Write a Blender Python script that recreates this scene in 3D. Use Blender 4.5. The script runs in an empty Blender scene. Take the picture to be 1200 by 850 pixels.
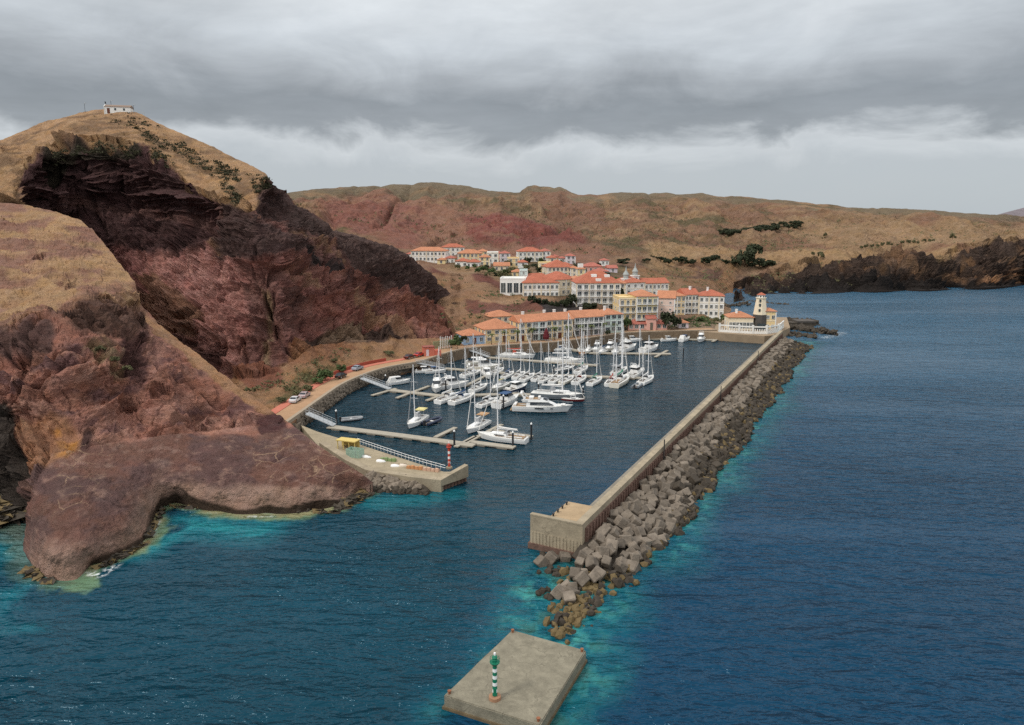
import bpy, bmesh, math, random
import numpy as np
from mathutils import Vector, Matrix, Euler
random.seed(7)
rng = np.random.default_rng(11)
SC = bpy.context.scene
COL = SC.collection
PI = math.pi
R = math.radians

# ------------------------------------------------------------------ camera, sky, sun, exposure
CAM_H = 48.0
PITCH = R(11.07)
F = 833.33
cam_d = bpy.data.cameras.new('camera')
cam = bpy.data.objects.new('camera', cam_d)
COL.objects.link(cam)
cam.location = (0, 0, CAM_H)
cam.rotation_euler = (PI / 2 - PITCH, 0, 0)
cam_d.sensor_width = 36
cam_d.lens = 36 * F / 1200
cam_d.clip_start = 0.5
cam_d.clip_end = 30000
SC.camera = cam

SUN_EL, SUN_AZ = R(46), R(236)          # azimuth clockwise from +Y
world = bpy.data.worlds.new('World')
SC.world = world
world.use_nodes = True
wn, wl = world.node_tree.nodes, world.node_tree.links
wn.clear()
wo = wn.new('ShaderNodeOutputWorld')
bg = wn.new('ShaderNodeBackground')
bg.inputs['Strength'].default_value = 0.1
sky = wn.new('ShaderNodeTexSky')
sky.sky_type = 'NISHITA'
sky.sun_disc = False
sky.sun_elevation = SUN_EL
sky.sun_rotation = SUN_AZ
wtc = wn.new('ShaderNodeTexCoord')
sep = wn.new('ShaderNodeSeparateXYZ')
wl.new(wtc.outputs['Generated'], sep.inputs[0])


def wmath(op, a, b=None, c=None, clamp=False):
    n = wn.new('ShaderNodeMath')
    n.operation = op
    n.use_clamp = clamp
    for i, v in enumerate((a, b, c)):
        if v is None:
            continue
        if isinstance(v, (int, float)):
            n.inputs[i].default_value = v
        else:
            wl.new(v, n.inputs[i])
    return n.outputs[0]


# clouds live on a plane far overhead: direction / height
zc = wmath('ADD', wmath('MAXIMUM', sep.outputs['Z'], 0.0), 0.05)
cu = wmath('DIVIDE', sep.outputs['X'], zc)
cv = wmath('DIVIDE', sep.outputs['Y'], zc)
comb = wn.new('ShaderNodeCombineXYZ')
wl.new(cu, comb.inputs[0])
wl.new(cv, comb.inputs[1])


def wnoise(scale, detail, rough, vec, dist=0.0, off=0.0):
    n = wn.new('ShaderNodeTexNoise')
    n.inputs['Scale'].default_value = scale
    n.inputs['Detail'].default_value = detail
    n.inputs['Roughness'].default_value = rough
    n.inputs['Distortion'].default_value = dist
    mp = wn.new('ShaderNodeMapping')
    mp.inputs['Location'].default_value = (off, off * 0.7, off * 0.3)
    wl.new(vec, mp.inputs[0])
    wl.new(mp.outputs[0], n.inputs['Vector'])
    return n.outputs['Fac']


n_big = wnoise(0.55, 6, 0.55, comb.outputs[0], 0.3, 3.1)
n_small = wnoise(1.9, 6, 0.6, comb.outputs[0], 0.4, 9.7)
strm = wn.new('ShaderNodeMapping')
strm.inputs['Scale'].default_value = (3.0, 3.0, 15.0)
wl.new(wtc.outputs['Generated'], strm.inputs[0])
n_str = wnoise(1.0, 5, 0.55, strm.outputs[0], 0.5, 5.0)
edm = wn.new('ShaderNodeMapping')
edm.inputs['Scale'].default_value = (6.0, 6.0, 13.0)
wl.new(wtc.outputs['Generated'], edm.inputs[0])
n_edge = wnoise(1.0, 6, 0.6, edm.outputs[0], 0.5, 1.3)
# warped elevation
e = wmath('ADD', sep.outputs['Z'], wmath('MULTIPLY', wmath('SUBTRACT', n_edge, 0.5), 0.11))
e = wmath('ADD', e, wmath('MULTIPLY', wmath('SUBTRACT', n_str, 0.5), 0.03))
ramp = wn.new('ShaderNodeValToRGB')
cr = ramp.color_ramp
stops = [(0.0, (.43, .475, .51)), (.07, (.455, .49, .52)), (.098, (.55, .58, .605)), (.122, (.285, .308, .332)),
         (.148, (.26, .283, .306)), (.18, (.36, .385, .41)), (.225, (.50, .535, .565)), (.30, (.66, .69, .71)),
         (.42, (.85, .87, .89)), (.75, (1.15, 1.15, 1.16)), (1.0, (1.25, 1.25, 1.25))]
while len(cr.elements) < len(stops):
    cr.elements.new(0.5)
for el, (p, c) in zip(cr.elements, stops):
    el.position = p
    el.color = (*c, 1)
wl.new(e, ramp.inputs[0])
mod = wmath('ADD', 0.36, wmath('ADD', wmath('MULTIPLY', n_big, 0.62), wmath('MULTIPLY', wmath('ADD', n_small, n_str), 0.34)))
# the lower bright strip keeps a flatter look
flat = wmath('SMOOTH_MIN', 1.0, wmath('MULTIPLY', wmath('SUBTRACT', e, 0.07), 12.0, clamp=True), 0.0)
mod2 = wmath('ADD', wmath('MULTIPLY', flat, wmath('SUBTRACT', mod, 1.0)), 1.0)
vm = wn.new('ShaderNodeVectorMath')
vm.operation = 'SCALE'
wl.new(ramp.outputs[0], vm.inputs[0])
wl.new(wmath('MULTIPLY', mod2, 10.0), vm.inputs['Scale'])   # background strength is 0.1
wmix = wn.new('ShaderNodeMix')
wmix.data_type = 'RGBA'
wmix.inputs['Factor'].default_value = 0.93
wl.new(sky.outputs[0], wmix.inputs['A'])
wl.new(vm.outputs[0], wmix.inputs['B'])
wl.new(wmix.outputs['Result'], bg.inputs['Color'])
wl.new(bg.outputs[0], wo.inputs[0])

sun_d = bpy.data.lights.new('sun', 'SUN')
sun_d.energy = 1.5
sun_d.angle = R(10)
sun_d.color = (1.0, 0.95, 0.87)
sun = bpy.data.objects.new('sun', sun_d)
COL.objects.link(sun)
_sd = Vector((math.sin(SUN_AZ) * math.cos(SUN_EL), math.cos(SUN_AZ) * math.cos(SUN_EL), math.sin(SUN_EL)))
sun.rotation_euler = (-_sd).to_track_quat('-Z', 'Y').to_euler()

vs = SC.view_settings
vs.view_transform = 'Standard'
vs.look = 'None'
vs.exposure = 0.16
vs.gamma = 1.0
vs.use_curve_mapping = False
SC.cycles.use_denoising = False
SC.cycles.max_bounces = 5
SC.cycles.diffuse_bounces = 2
SC.cycles.glossy_bounces = 2
SC.cycles.transparent_max_bounces = 6

# ------------------------------------------------------------------ picture <-> world
CT, ST = math.cos(PITCH), math.sin(PITCH)


def ray(px, py):
    u, v = (px - 600) / F, (425 - py) / F
    return u, CT + v * ST, -ST + v * CT


def W(px, py, z=0.0):
    """point of the horizontal plane z seen at the photograph's pixel"""
    x, y, dz = ray(px, py)
    t = (z - CAM_H) / dz
    return Vector((x * t, y * t, z))


def Dp(px, py, Y):
    x, y, dz = ray(px, py)
    t = Y / y
    return Vector((x * t, Y, CAM_H + dz * t))


def Yz(px, py, z):
    return W(px, py, z).y


def lin(c):
    c = np.asarray(c, float) / 255.0
    return np.where(c <= 0.04045, c / 12.92, ((c + 0.055) / 1.055) ** 2.4)


def S(r, g, b, k=1.0):
    a = lin((r, g, b)) * k
    return (float(a[0]), float(a[1]), float(a[2]), 1.0)


# ------------------------------------------------------------------ numpy noise
def _hash(ix, iy, iz, seed):
    h = (ix.astype(np.int64) * 374761393 + iy.astype(np.int64) * 668265263 + iz.astype(np.int64) * 2147483647 + seed * 974634777) & 0xffffffff
    h = ((h ^ (h >> 13)) * 1274126177) & 0xffffffff
    h = ((h ^ (h >> 16)) * 2246822519) & 0xffffffff
    return ((h ^ (h >> 15)) & 0xffff) / 65535.0


def vnoise(p, seed=0):
    p = np.asarray(p, float)
    i = np.floor(p)
    f = p - i
    f = f * f * f * (f * (f * 6 - 15) + 10)
    i = i.astype(np.int64)
    r = 0
    for dx in (0, 1):
        wx = f[:, 0] if dx else 1 - f[:, 0]
        for dy in (0, 1):
            wy = f[:, 1] if dy else 1 - f[:, 1]
            for dz in (0, 1):
                wz = f[:, 2] if dz else 1 - f[:, 2]
                r = r + wx * wy * wz * _hash(i[:, 0] + dx, i[:, 1] + dy, i[:, 2] + dz, seed)
    return r


def fbm(p, octaves=4, seed=0, gain=0.5, ridged=False):
    p = np.asarray(p, float)
    a, s, tot = 1.0, 0.0, 0.0
    for o in range(octaves):
        n = vnoise(p * (2.03 ** o) + o * 17.3, seed + o)
        if ridged:
            n = 1 - np.abs(2 * n - 1)
        s = s + a * n
        tot += a
        a *= gain
    return s / tot


def rbf_fit(pts, vals, smooth=1e-6):
    P = np.asarray(pts, float)
    n = len(P)
    d = np.linalg.norm(P[:, None] - P[None], axis=2)
    A = np.zeros((n + 3, n + 3))
    A[:n, :n] = d + np.eye(n) * smooth
    A[:n, n] = 1
    A[:n, n + 1:] = P
    A[n, :n] = 1
    A[n + 1:, :n] = P.T
    b = np.zeros(n + 3)
    b[:n] = vals
    w = np.linalg.lstsq(A, b, rcond=None)[0]

    def f(Q):
        Q = np.asarray(Q, float)
        out = np.empty(len(Q))
        for s in range(0, len(Q), 20000):
            q = Q[s:s + 20000]
            dd = np.linalg.norm(q[:, None] - P[None], axis=2)
            out[s:s + 20000] = dd @ w[:n] + w[n] + q @ w[n + 1:]
        return out
    return f


def in_poly(px, py, poly):
    inside = np.zeros(len(px), bool)
    n = len(poly)
    j = n - 1
    for i in range(n):
        xi, yi = poly[i]
        xj, yj = poly[j]
        if yi != yj:
            c = ((yi > py) != (yj > py)) & (px < (xj - xi) * (py - yi) / (yj - yi) + xi)
            inside ^= c
        j = i
    return inside


def seg_dist(x, y, poly):
    """distance of points to a polyline, and parameter along it"""
    best = np.full(len(x), 1e9)
    for (x0, y0), (x1, y1) in zip(poly[:-1], poly[1:]):
        dx, dy = x1 - x0, y1 - y0
        t = np.clip(((x - x0) * dx + (y - y0) * dy) / (dx * dx + dy * dy + 1e-9), 0, 1)
        d = np.hypot(x - x0 - t * dx, y - y0 - t * dy)
        best = np.minimum(best, d)
    return best


def sstep(a, b, x):
    t = np.clip((x - a) / (b - a), 0, 1)
    return t * t * (3 - 2 * t)


# ------------------------------------------------------------------ objects
def tag(o, label=None, cat=None, group=None, kind=None):
    if label:
        o['label'] = label
    if cat:
        o['category'] = cat
    if group:
        o['group'] = group
    if kind:
        o['kind'] = kind
    return o


def empty(name, loc=(0, 0, 0), rz=0.0, label=None, cat=None, group=None):
    o = bpy.data.objects.new(name, None)
    o.empty_display_size = 0.5
    COL.objects.link(o)
    o.location = loc
    o.rotation_euler = (0, 0, rz)
    return tag(o, label, cat, group)


CH = {}


def link(o, parent=None):
    COL.objects.link(o)
    if parent is not None:
        o.parent = parent
        CH.setdefault(parent.name, []).append(o)
    return o


def copy_tree(o, parent=None):
    c = o.copy()
    link(c, parent)
    for k in CH.get(o.name, []):
        copy_tree(k, c)
    return c


class MB:
    def __init__(s):
        s.v, s.f, s.m = [], [], []

    def add(s, vs, fs, m=0):
        b = len(s.v)
        s.v += [tuple(v) for v in vs]
        s.f += [tuple(b + i for i in f) for f in fs]
        s.m += [m] * len(fs)
        return s

    def box(s, x0, y0, z0, x1, y1, z1, m=0):
        return s.add([(x0, y0, z0), (x1, y0, z0), (x1, y1, z0), (x0, y1, z0), (x0, y0, z1), (x1, y0, z1), (x1, y1, z1), (x0, y1, z1)],
                     [(0, 3, 2, 1), (4, 5, 6, 7), (0, 1, 5, 4), (1, 2, 6, 5), (2, 3, 7, 6), (3, 0, 4, 7)], m)

    def prism(s, poly, z0, z1, m=0, top=True):
        n = len(poly)
        ar = sum(poly[i][0] * poly[(i + 1) % n][1] - poly[(i + 1) % n][0] * poly[i][1] for i in range(n))
        if ar < 0:
            poly = poly[::-1]
        vs = [(p[0], p[1], z0) for p in poly] + [(p[0], p[1], z1 if len(p) < 3 else p[2]) for p in poly]
        fs = [(i, (i + 1) % n, n + (i + 1) % n, n + i) for i in range(n)]
        fs.append(tuple(range(n))[::-1])
        if top:
            fs.append(tuple(range(n, 2 * n)))
        return s.add(vs, fs, m)

    def tube(s, pts, r, n=6, m=0, caps=True, r1=None):
        pts = [Vector(p) for p in pts]
        k = len(pts)
        vs = []
        for i, p in enumerate(pts):
            d = (pts[min(i + 1, k - 1)] - pts[max(i - 1, 0)]).normalized()
            a = d.cross(Vector((0, 0, 1)))
            if a.length < 1e-3:
                a = Vector((1, 0, 0))
            a.normalize()
            b = d.cross(a).normalized()
            rr = r if r1 is None else r + (r1 - r) * i / max(k - 1, 1)
            for j in range(n):
                t = 2 * PI * j / n
                vs.append(p + (a * math.cos(t) + b * math.sin(t)) * rr)
        fs = []
        for i in range(k - 1):
            for j in range(n):
                fs.append((i * n + j, (i + 1) * n + j, (i + 1) * n + (j + 1) % n, i * n + (j + 1) % n))
        if caps:
            fs.append(tuple(range(n)))
            fs.append(tuple(range((k - 1) * n, k * n))[::-1])
        return s.add(vs, fs, m)

    def lathe(s, prof, n=16, m=0, cx=0, cy=0, mats=None, caps=True):
        vs = []
        for r, z in prof:
            for j in range(n):
                t = 2 * PI * j / n
                vs.append((cx + r * math.cos(t), cy + r * math.sin(t), z))
        for i in range(len(prof) - 1):
            mm = mats[i] if mats else m
            s.add([], [], mm)
        b = len(s.v)
        s.v += vs
        for i in range(len(prof) - 1):
            mm = mats[i] if mats else m
            for j in range(n):
                s.f.append((b + i * n + j, b + i * n + (j + 1) % n, b + (i + 1) * n + (j + 1) % n, b + (i + 1) * n + j))
                s.m.append(mm)
        if caps:
            s.f.append(tuple(b + j for j in range(n))[::-1])
            s.m.append(mats[0] if mats else m)
            s.f.append(tuple(b + (len(prof) - 1) * n + j for j in range(n)))
            s.m.append(mats[-1] if mats else m)
        return s

    def mesh(s, name, mats, smooth=False):
        me = bpy.data.meshes.new(name)
        me.from_pydata(s.v, [], s.f)
        if not isinstance(mats, (list, tuple)):
            mats = [mats]
        for m in mats:
            me.materials.append(m)
        if len(mats) > 1:
            me.polygons.foreach_set('material_index', s.m)
        if smooth:
            me.polygons.foreach_set('use_smooth', [True] * len(s.f))
        me.update()
        return me

    def build(s, name, mats, parent=None, smooth=False, loc=None):
        o = bpy.data.objects.new(name, s.mesh(name, mats, smooth))
        if loc is not None:
            o.location = loc
        return link(o, parent)


# ------------------------------------------------------------------ materials
MATS = {}


def mat(name, col, rough=0.7, var=0.18, scale=1.2, spec=0.4, bump=0.0, bscale=6.0, metal=0.0, rand=0.0, streak=0.0, crack=0.0):
    """plain surface with weathering noise in world space"""
    if name in MATS:
        return MATS[name]
    m = bpy.data.materials.new(name)
    m.use_nodes = True
    nt = m.node_tree
    b = nt.nodes['Principled BSDF']
    b.inputs['Roughness'].default_value = rough
    b.inputs['Metallic'].default_value = metal
    b.inputs['Specular IOR Level'].default_value = spec
    geo = nt.nodes.new('ShaderNodeNewGeometry')
    no = nt.nodes.new('ShaderNodeTexNoise')
    no.inputs['Scale'].default_value = scale
    no.inputs['Detail'].default_value = 10
    no.inputs['Roughness'].default_value = 0.7
    mp = nt.nodes.new('ShaderNodeMapping')
    if streak:
        mp.inputs['Scale'].default_value = (1, 1, streak)
    nt.links.new(geo.outputs['Position'], mp.inputs[0])
    nt.links.new(mp.outputs[0], no.inputs['Vector'])
    mr = nt.nodes.new('ShaderNodeMapRange')
    mr.inputs['From Min'].default_value = 0.25
    mr.inputs['From Max'].default_value = 0.75
    mr.inputs['To Min'].default_value = 1 - var
    mr.inputs['To Max'].default_value = 1 + var
    nt.links.new(no.outputs['Fac'], mr.inputs['Value'])
    val = mr.outputs[0]
    if rand:
        oi = nt.nodes.new('ShaderNodeObjectInfo')
        r2 = nt.nodes.new('ShaderNodeMapRange')
        r2.inputs['To Min'].default_value = 1 - rand
        r2.inputs['To Max'].default_value = 1 + rand
        nt.links.new(oi.outputs['Random'], r2.inputs['Value'])
        mu = nt.nodes.new('ShaderNodeMath')
        mu.operation = 'MULTIPLY'
        nt.links.new(val, mu.inputs[0])
        nt.links.new(r2.outputs[0], mu.inputs[1])
        val = mu.outputs[0]
    if crack:
        def nd(op, a, b_, clamp=False):
            q = nt.nodes.new('ShaderNodeMath')
            q.operation = op
            q.use_clamp = clamp
            for i, v_ in enumerate((a, b_)):
                if isinstance(v_, (int, float)):
                    q.inputs[i].default_value = v_
                else:
                    nt.links.new(v_, q.inputs[i])
            return q.outputs[0]
        wn_ = nt.nodes.new('ShaderNodeTexNoise')
        wn_.inputs['Scale'].default_value = 1.1
        wn_.inputs['Detail'].default_value = 8
        nt.links.new(geo.outputs['Position'], wn_.inputs['Vector'])
        ma = nt.nodes.new('ShaderNodeVectorMath')
        ma.operation = 'MULTIPLY_ADD'
        ma.inputs[1].default_value = (1.6, 1.6, 1.6)
        nt.links.new(wn_.outputs['Color'], ma.inputs[0])
        nt.links.new(geo.outputs['Position'], ma.inputs[2])
        vo = nt.nodes.new('ShaderNodeTexVoronoi')
        vo.feature = 'DISTANCE_TO_EDGE'
        vo.inputs['Scale'].default_value = crack
        nt.links.new(ma.outputs[0], vo.inputs['Vector'])
        line = nd('SUBTRACT', 1.0, nd('MULTIPLY', vo.outputs['Distance'], 45.0), True)
        line = nd('MULTIPLY', line, nd('MULTIPLY', nd('SUBTRACT', no.outputs['Fac'], .42), 6.0, True))
        w2 = nt.nodes.new('ShaderNodeTexNoise')
        w2.inputs['Scale'].default_value = .23
        w2.inputs['Detail'].default_value = 9
        w2.inputs['Roughness'].default_value = .75
        nt.links.new(geo.outputs['Position'], w2.inputs['Vector'])
        pale = nd('MULTIPLY', nd('SUBTRACT', w2.outputs['Fac'], .54), 4.0, True)
        dirt = nd('MULTIPLY', nd('SUBTRACT', .46, w2.outputs['Fac']), 4.0, True)
        val = nd('MULTIPLY', val, nd('SUBTRACT', nd('ADD', nd('SUBTRACT', 1.0, nd('MULTIPLY', line, .45)), nd('MULTIPLY', pale, .28)), nd('MULTIPLY', dirt, .32)))
    sc = nt.nodes.new('ShaderNodeVectorMath')
    sc.operation = 'SCALE'
    sc.inputs[0].default_value = col[:3]
    nt.links.new(val, sc.inputs['Scale'])
    nt.links.new(sc.outputs[0], b.inputs['Base Color'])
    if bump:
        n2 = nt.nodes.new('ShaderNodeTexNoise')
        n2.inputs['Scale'].default_value = bscale
        n2.inputs['Detail'].default_value = 6
        nt.links.new(geo.outputs['Position'], n2.inputs['Vector'])
        bp = nt.nodes.new('ShaderNodeBump')
        bp.inputs['Strength'].default_value = 1.0
        bp.inputs['Distance'].default_value = bump
        nt.links.new(n2.outputs['Fac'], bp.inputs['Height'])
        nt.links.new(bp.outputs[0], b.inputs['Normal'])
    MATS[name] = m
    return m


def ground_mat(name, strata=0.5, bump=0.5, s0=0.08, rockscale=1.0, contrast=0.42, veins=False, tuft=0.0):
    """rock or dry grass: colour from the sheet's own paint, broken up at several sizes in world space"""
    m = bpy.data.materials.new(name)
    m.use_nodes = True
    nt = m.node_tree
    N, Lk = nt.nodes, nt.links
    b = N['Principled BSDF']
    b.inputs['Roughness'].default_value = 0.92
    b.inputs['Specular IOR Level'].default_value = 0.15
    at = N.new('ShaderNodeAttribute')
    at.attribute_name = 'paint'
    geo = N.new('ShaderNodeNewGeometry')

    def noise(scale, detail=6, rough=0.6, vec=None, dist=0.0):
        n = N.new('ShaderNodeTexNoise')
        n.inputs['Scale'].default_value = scale
        n.inputs['Detail'].default_value = detail
        n.inputs['Roughness'].default_value = rough
        n.inputs['Distortion'].default_value = dist
        Lk.new(vec or geo.outputs['Position'], n.inputs['Vector'])
        return n.outputs['Fac']

    def math_(op, a, b_=None, clamp=False):
        n = N.new('ShaderNodeMath')
        n.operation = op
        n.use_clamp = clamp
        for i, v in enumerate((a, b_)):
            if v is None:
                continue
            if isinstance(v, (int, float)):
                n.inputs[i].default_value = v
            else:
                Lk.new(v, n.inputs[i])
        return n.outputs[0]
    mp = N.new('ShaderNodeMapping')
    mp.inputs['Rotation'].default_value = (R(7), R(-9), 0)
    mp.inputs['Scale'].default_value = (0.12 * rockscale, 0.12 * rockscale, 1.5 * rockscale)
    Lk.new(geo.outputs['Position'], mp.inputs[0])
    st = noise(1.0, 6, 0.65, mp.outputs[0], 0.6)
    n1 = noise(s0, 7, 0.62)
    n2 = noise(s0 * 9, 7, 0.68, None, 0.4)
    n3 = noise(s0 * 60, 4, 0.7)
    tot = math_('ADD', math_('MULTIPLY', math_('SUBTRACT', n1, 0.5), contrast * 1.5), math_('MULTIPLY', math_('SUBTRACT', n2, 0.5), contrast * 2.2))
    tot = math_('ADD', tot, math_('MULTIPLY', math_('SUBTRACT', n3, 0.5), contrast * 2.3))
    # strata only where the paint's alpha marks bare rock
    tot = math_('ADD', tot, math_('MULTIPLY', math_('MULTIPLY', math_('SUBTRACT', st, 0.5), strata * 2.2), at.outputs['Alpha']))
    mul = math_('MAXIMUM', math_('ADD', tot, 1.0), 0.25)
    sc = N.new('ShaderNodeVectorMath')
    sc.operation = 'SCALE'
    Lk.new(at.outputs['Color'], sc.inputs[0])
    Lk.new(mul, sc.inputs['Scale'])
    colr = sc.outputs[0]
    # mineral hue drift
    hs = N.new('ShaderNodeHueSaturation')
    Lk.new(math_('ADD', 0.5, math_('MULTIPLY', math_('SUBTRACT', noise(s0 * 3.1, 4), 0.5), 0.025)), hs.inputs['Hue'])
    Lk.new(math_('ADD', 1.0, math_('MULTIPLY', math_('SUBTRACT', noise(s0 * 5.3, 4), 0.5), 0.4)), hs.inputs['Saturation'])
    Lk.new(colr, hs.inputs['Color'])
    colr = hs.outputs[0]
    if veins:
        av = N.new('ShaderNodeAttribute')
        av.attribute_name = 'veins'
        wv = N.new('ShaderNodeTexNoise')
        wv.inputs['Scale'].default_value = 0.25
        wv.inputs['Detail'].default_value = 5
        Lk.new(geo.outputs['Position'], wv.inputs['Vector'])
        va = N.new('ShaderNodeVectorMath')
        va.operation = 'MULTIPLY_ADD'
        va.inputs[1].default_value = (4, 4, 0)
        Lk.new(wv.outputs['Color'], va.inputs[0])
        Lk.new(geo.outputs['Position'], va.inputs[2])
        vo = N.new('ShaderNodeTexVoronoi')
        vo.feature = 'DISTANCE_TO_EDGE'
        vo.inputs['Scale'].default_value = 0.30
        Lk.new(va.outputs[0], vo.inputs['Vector'])
        ln = math_('SUBTRACT', 1.0, math_('MULTIPLY', vo.outputs['Distance'], 26.0), clamp=True)
        ln = math_('MULTIPLY', ln, math_('MULTIPLY', math_('SUBTRACT', noise(0.17, 4), 0.42), 7.0, clamp=True))
        sp = math_('MULTIPLY', math_('SUBTRACT', noise(1.1, 5, 0.7), 0.66), 9.0, clamp=True)
        fac = math_('MULTIPLY', math_('MAXIMUM', ln, sp), av.outputs['Fac'])
        mx = N.new('ShaderNodeMix')
        mx.data_type = 'RGBA'
        Lk.new(math_('MULTIPLY', fac, 0.85), mx.inputs['Factor'])
        Lk.new(colr, mx.inputs['A'])
        mx.inputs['B'].default_value = S(190, 158, 130, 0.85)
        colr = mx.outputs['Result']
    Lk.new(colr, b.inputs['Base Color'])
    bp = N.new('ShaderNodeBump')
    bp.inputs['Strength'].default_value = 1.0
    bp.inputs['Distance'].default_value = bump
    hsum = math_('ADD', math_('MULTIPLY', n2, 1.0), math_('MULTIPLY', n3, 0.6))
    hsum = math_('ADD', hsum, math_('MULTIPLY', math_('MULTIPLY', st, 0.7), at.outputs['Alpha']))
    Lk.new(hsum, bp.inputs['Height'])
    Lk.new(bp.outputs[0], b.inputs['Normal'])
    return m
# ------------------------------------------------------------------ terrain
ALB = 0.80          # photograph's sunlit value -> surface albedo


def poly_fn(pts):
    p = np.array(pts, float)
    return lambda x: np.interp(x, p[:, 0], p[:, 1])


def depth_fn(ctrl):
    pts, vals = [], []
    for c in ctrl:
        px, py, k = c[:3]
        Y = Yz(px, py, c[3]) if k == 'z' else k
        pts.append((px, py))
        vals.append(math.log(Y))
    f = rbf_fit(pts, vals)
    return lambda px, py: np.exp(f(np.stack([np.atleast_1d(px), np.atleast_1d(py)], 1)))


def grid_sheet(name, xs, top, bot, depth, nrow, amp, paints, material, warp=(7, 0.05), skirt=4.0, back=(10, 30), veins=None, blur=1, alb=0.98, label_kind='structure'):
    nc = len(xs)
    t = np.linspace(0, 1, nrow)
    tt, bb = top(xs), bot(xs)
    PX = np.repeat(xs[None], nrow, 0)
    PY = bb[None] + (tt - bb)[None] * t[:, None]
    Y = depth(PX.ravel(), PY.ravel())
    u = (PX.ravel() - 600) / F
    v = (425 - PY.ravel()) / F
    dy = CT + v * ST
    tpar = Y / dy
    P = np.stack([u * tpar, Y, CAM_H + (-ST + v * CT) * tpar], 1).reshape(nrow, nc, 3)
    du = np.gradient(P, axis=1)
    dv = np.gradient(P, axis=0)
    n = np.cross(du, dv)
    n /= np.linalg.norm(n, axis=2, keepdims=True) + 1e-9
    n = n.reshape(-1, 3)
    P = P.reshape(-1, 3)
    P0 = P.copy()
    P = P + n * amp(PX.ravel(), PY.ravel(), P, n)[:, None]
    # paint
    w = (np.stack([fbm(P0 * warp[1], 6, 5, .62), fbm(P0 * warp[1], 6, 55, .62)], 1) - 0.5) * 2 * warp[0] * 2.2
    qx, qy = PX.ravel() + w[:, 0], PY.ravel() + w[:, 1]
    col = np.zeros((len(P), 4))
    for item in paints:
        poly, c, a = item[:3]
        feather = item[3] if len(item) > 3 else 2
        msk = np.ones(len(P)) if poly is None else in_poly(qx, qy, poly).astype(float)
        if poly is not None:
            M_ = msk.reshape(nrow, nc)
            for _ in range(feather):
                M_[1:-1, 1:-1] = (M_[1:-1, 1:-1] + M_[:-2, 1:-1] + M_[2:, 1:-1] + M_[1:-1, :-2] + M_[1:-1, 2:]) / 5
            msk = M_.ravel()
        if len(c) == 4:            # patchy: only where a world-space noise is high
            sc_, thr = c[3]
            msk = msk * sstep(thr - .09, thr + .07, fbm(P0 * np.array([sc_, sc_, sc_ * 3.5]) * 1.6, 6, 91, .62))
        new = np.concatenate([lin(c[:3]) * alb, [a]])
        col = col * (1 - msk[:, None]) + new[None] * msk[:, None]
    C3 = col.reshape(nrow, nc, 4)
    for _ in range(blur):
        C3[1:-1, 1:-1] = (C3[1:-1, 1:-1] * 2 + C3[:-2, 1:-1] + C3[2:, 1:-1] + C3[1:-1, :-2] + C3[1:-1, 2:]) / 6
    V = [P.reshape(nrow, nc, 3)]
    Cs = [C3]
    low = V[0][0].copy()
    low[:, 2] = np.minimum(low[:, 2] - skirt, -1.0)
    rows = [low[None], V[0]]
    crow = [C3[:1], C3]
    topr = V[0][-1]
    hd = topr[:, :2] / np.linalg.norm(topr[:, :2], axis=1, keepdims=True)
    acc = topr.copy()
    for k, (dist, drop) in enumerate([(back[0], back[1] * 0.12), (back[0] * 2, back[1] * 0.5), (back[0] * 3, back[1])]):
        b = topr.copy()
        b[:, :2] += hd * dist
        b[:, 2] = np.maximum(topr[:, 2] - drop, -2)
        rows.append(b[None])
        crow.append(C3[-1:])
    G = np.concatenate(rows, 0)
    CC = np.concatenate(crow, 0).reshape(-1, 4)
    nr = G.shape[0]
    idx = np.arange(nr * nc).reshape(nr, nc)
    q = np.stack([idx[:-1, :-1], idx[:-1, 1:], idx[1:, 1:], idx[1:, :-1]], 2).reshape(-1, 4)
    me = bpy.data.meshes.new(name)
    me.vertices.add(nr * nc)
    me.vertices.foreach_set('co', G.astype(np.float32).ravel())
    me.loops.add(q.size)
    me.loops.foreach_set('vertex_index', q.ravel().astype(np.int32))
    me.polygons.add(len(q))
    me.polygons.foreach_set('loop_start', np.arange(0, q.size, 4, dtype=np.int32))
    me.polygons.foreach_set('loop_total', np.full(len(q), 4, np.int32))
    me.polygons.foreach_set('use_smooth', np.zeros(len(q), bool))
    ca = me.color_attributes.new('paint', 'FLOAT_COLOR', 'POINT')
    ca.data.foreach_set('color', CC.astype(np.float32).ravel())
    if veins is not None:
        vm_ = np.zeros((nr, nc))
        vm_[1:1 + nrow] = veins(PX.ravel() + w[:, 0], PY.ravel() + w[:, 1]).reshape(nrow, nc)
        va = me.attributes.new('veins', 'FLOAT', 'POINT')
        va.data.foreach_set('value', vm_.astype(np.float32).ravel())
    me.update()
    me.materials.append(material)
    o = bpy.data.objects.new(name, me)
    COL.objects.link(o)
    if label_kind:
        o['kind'] = label_kind
    return o


TAN = (172, 138, 104)
TAN2 = (160, 127, 92)
MAROON = (126, 88, 82)
PURPLE = (112, 82, 80)
DARKM = (78, 56, 54)
BASALT = (62, 50, 48)
ORANGE = (158, 110, 80)
RED = (128, 76, 66)
GREEN = (74, 78, 54)

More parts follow.
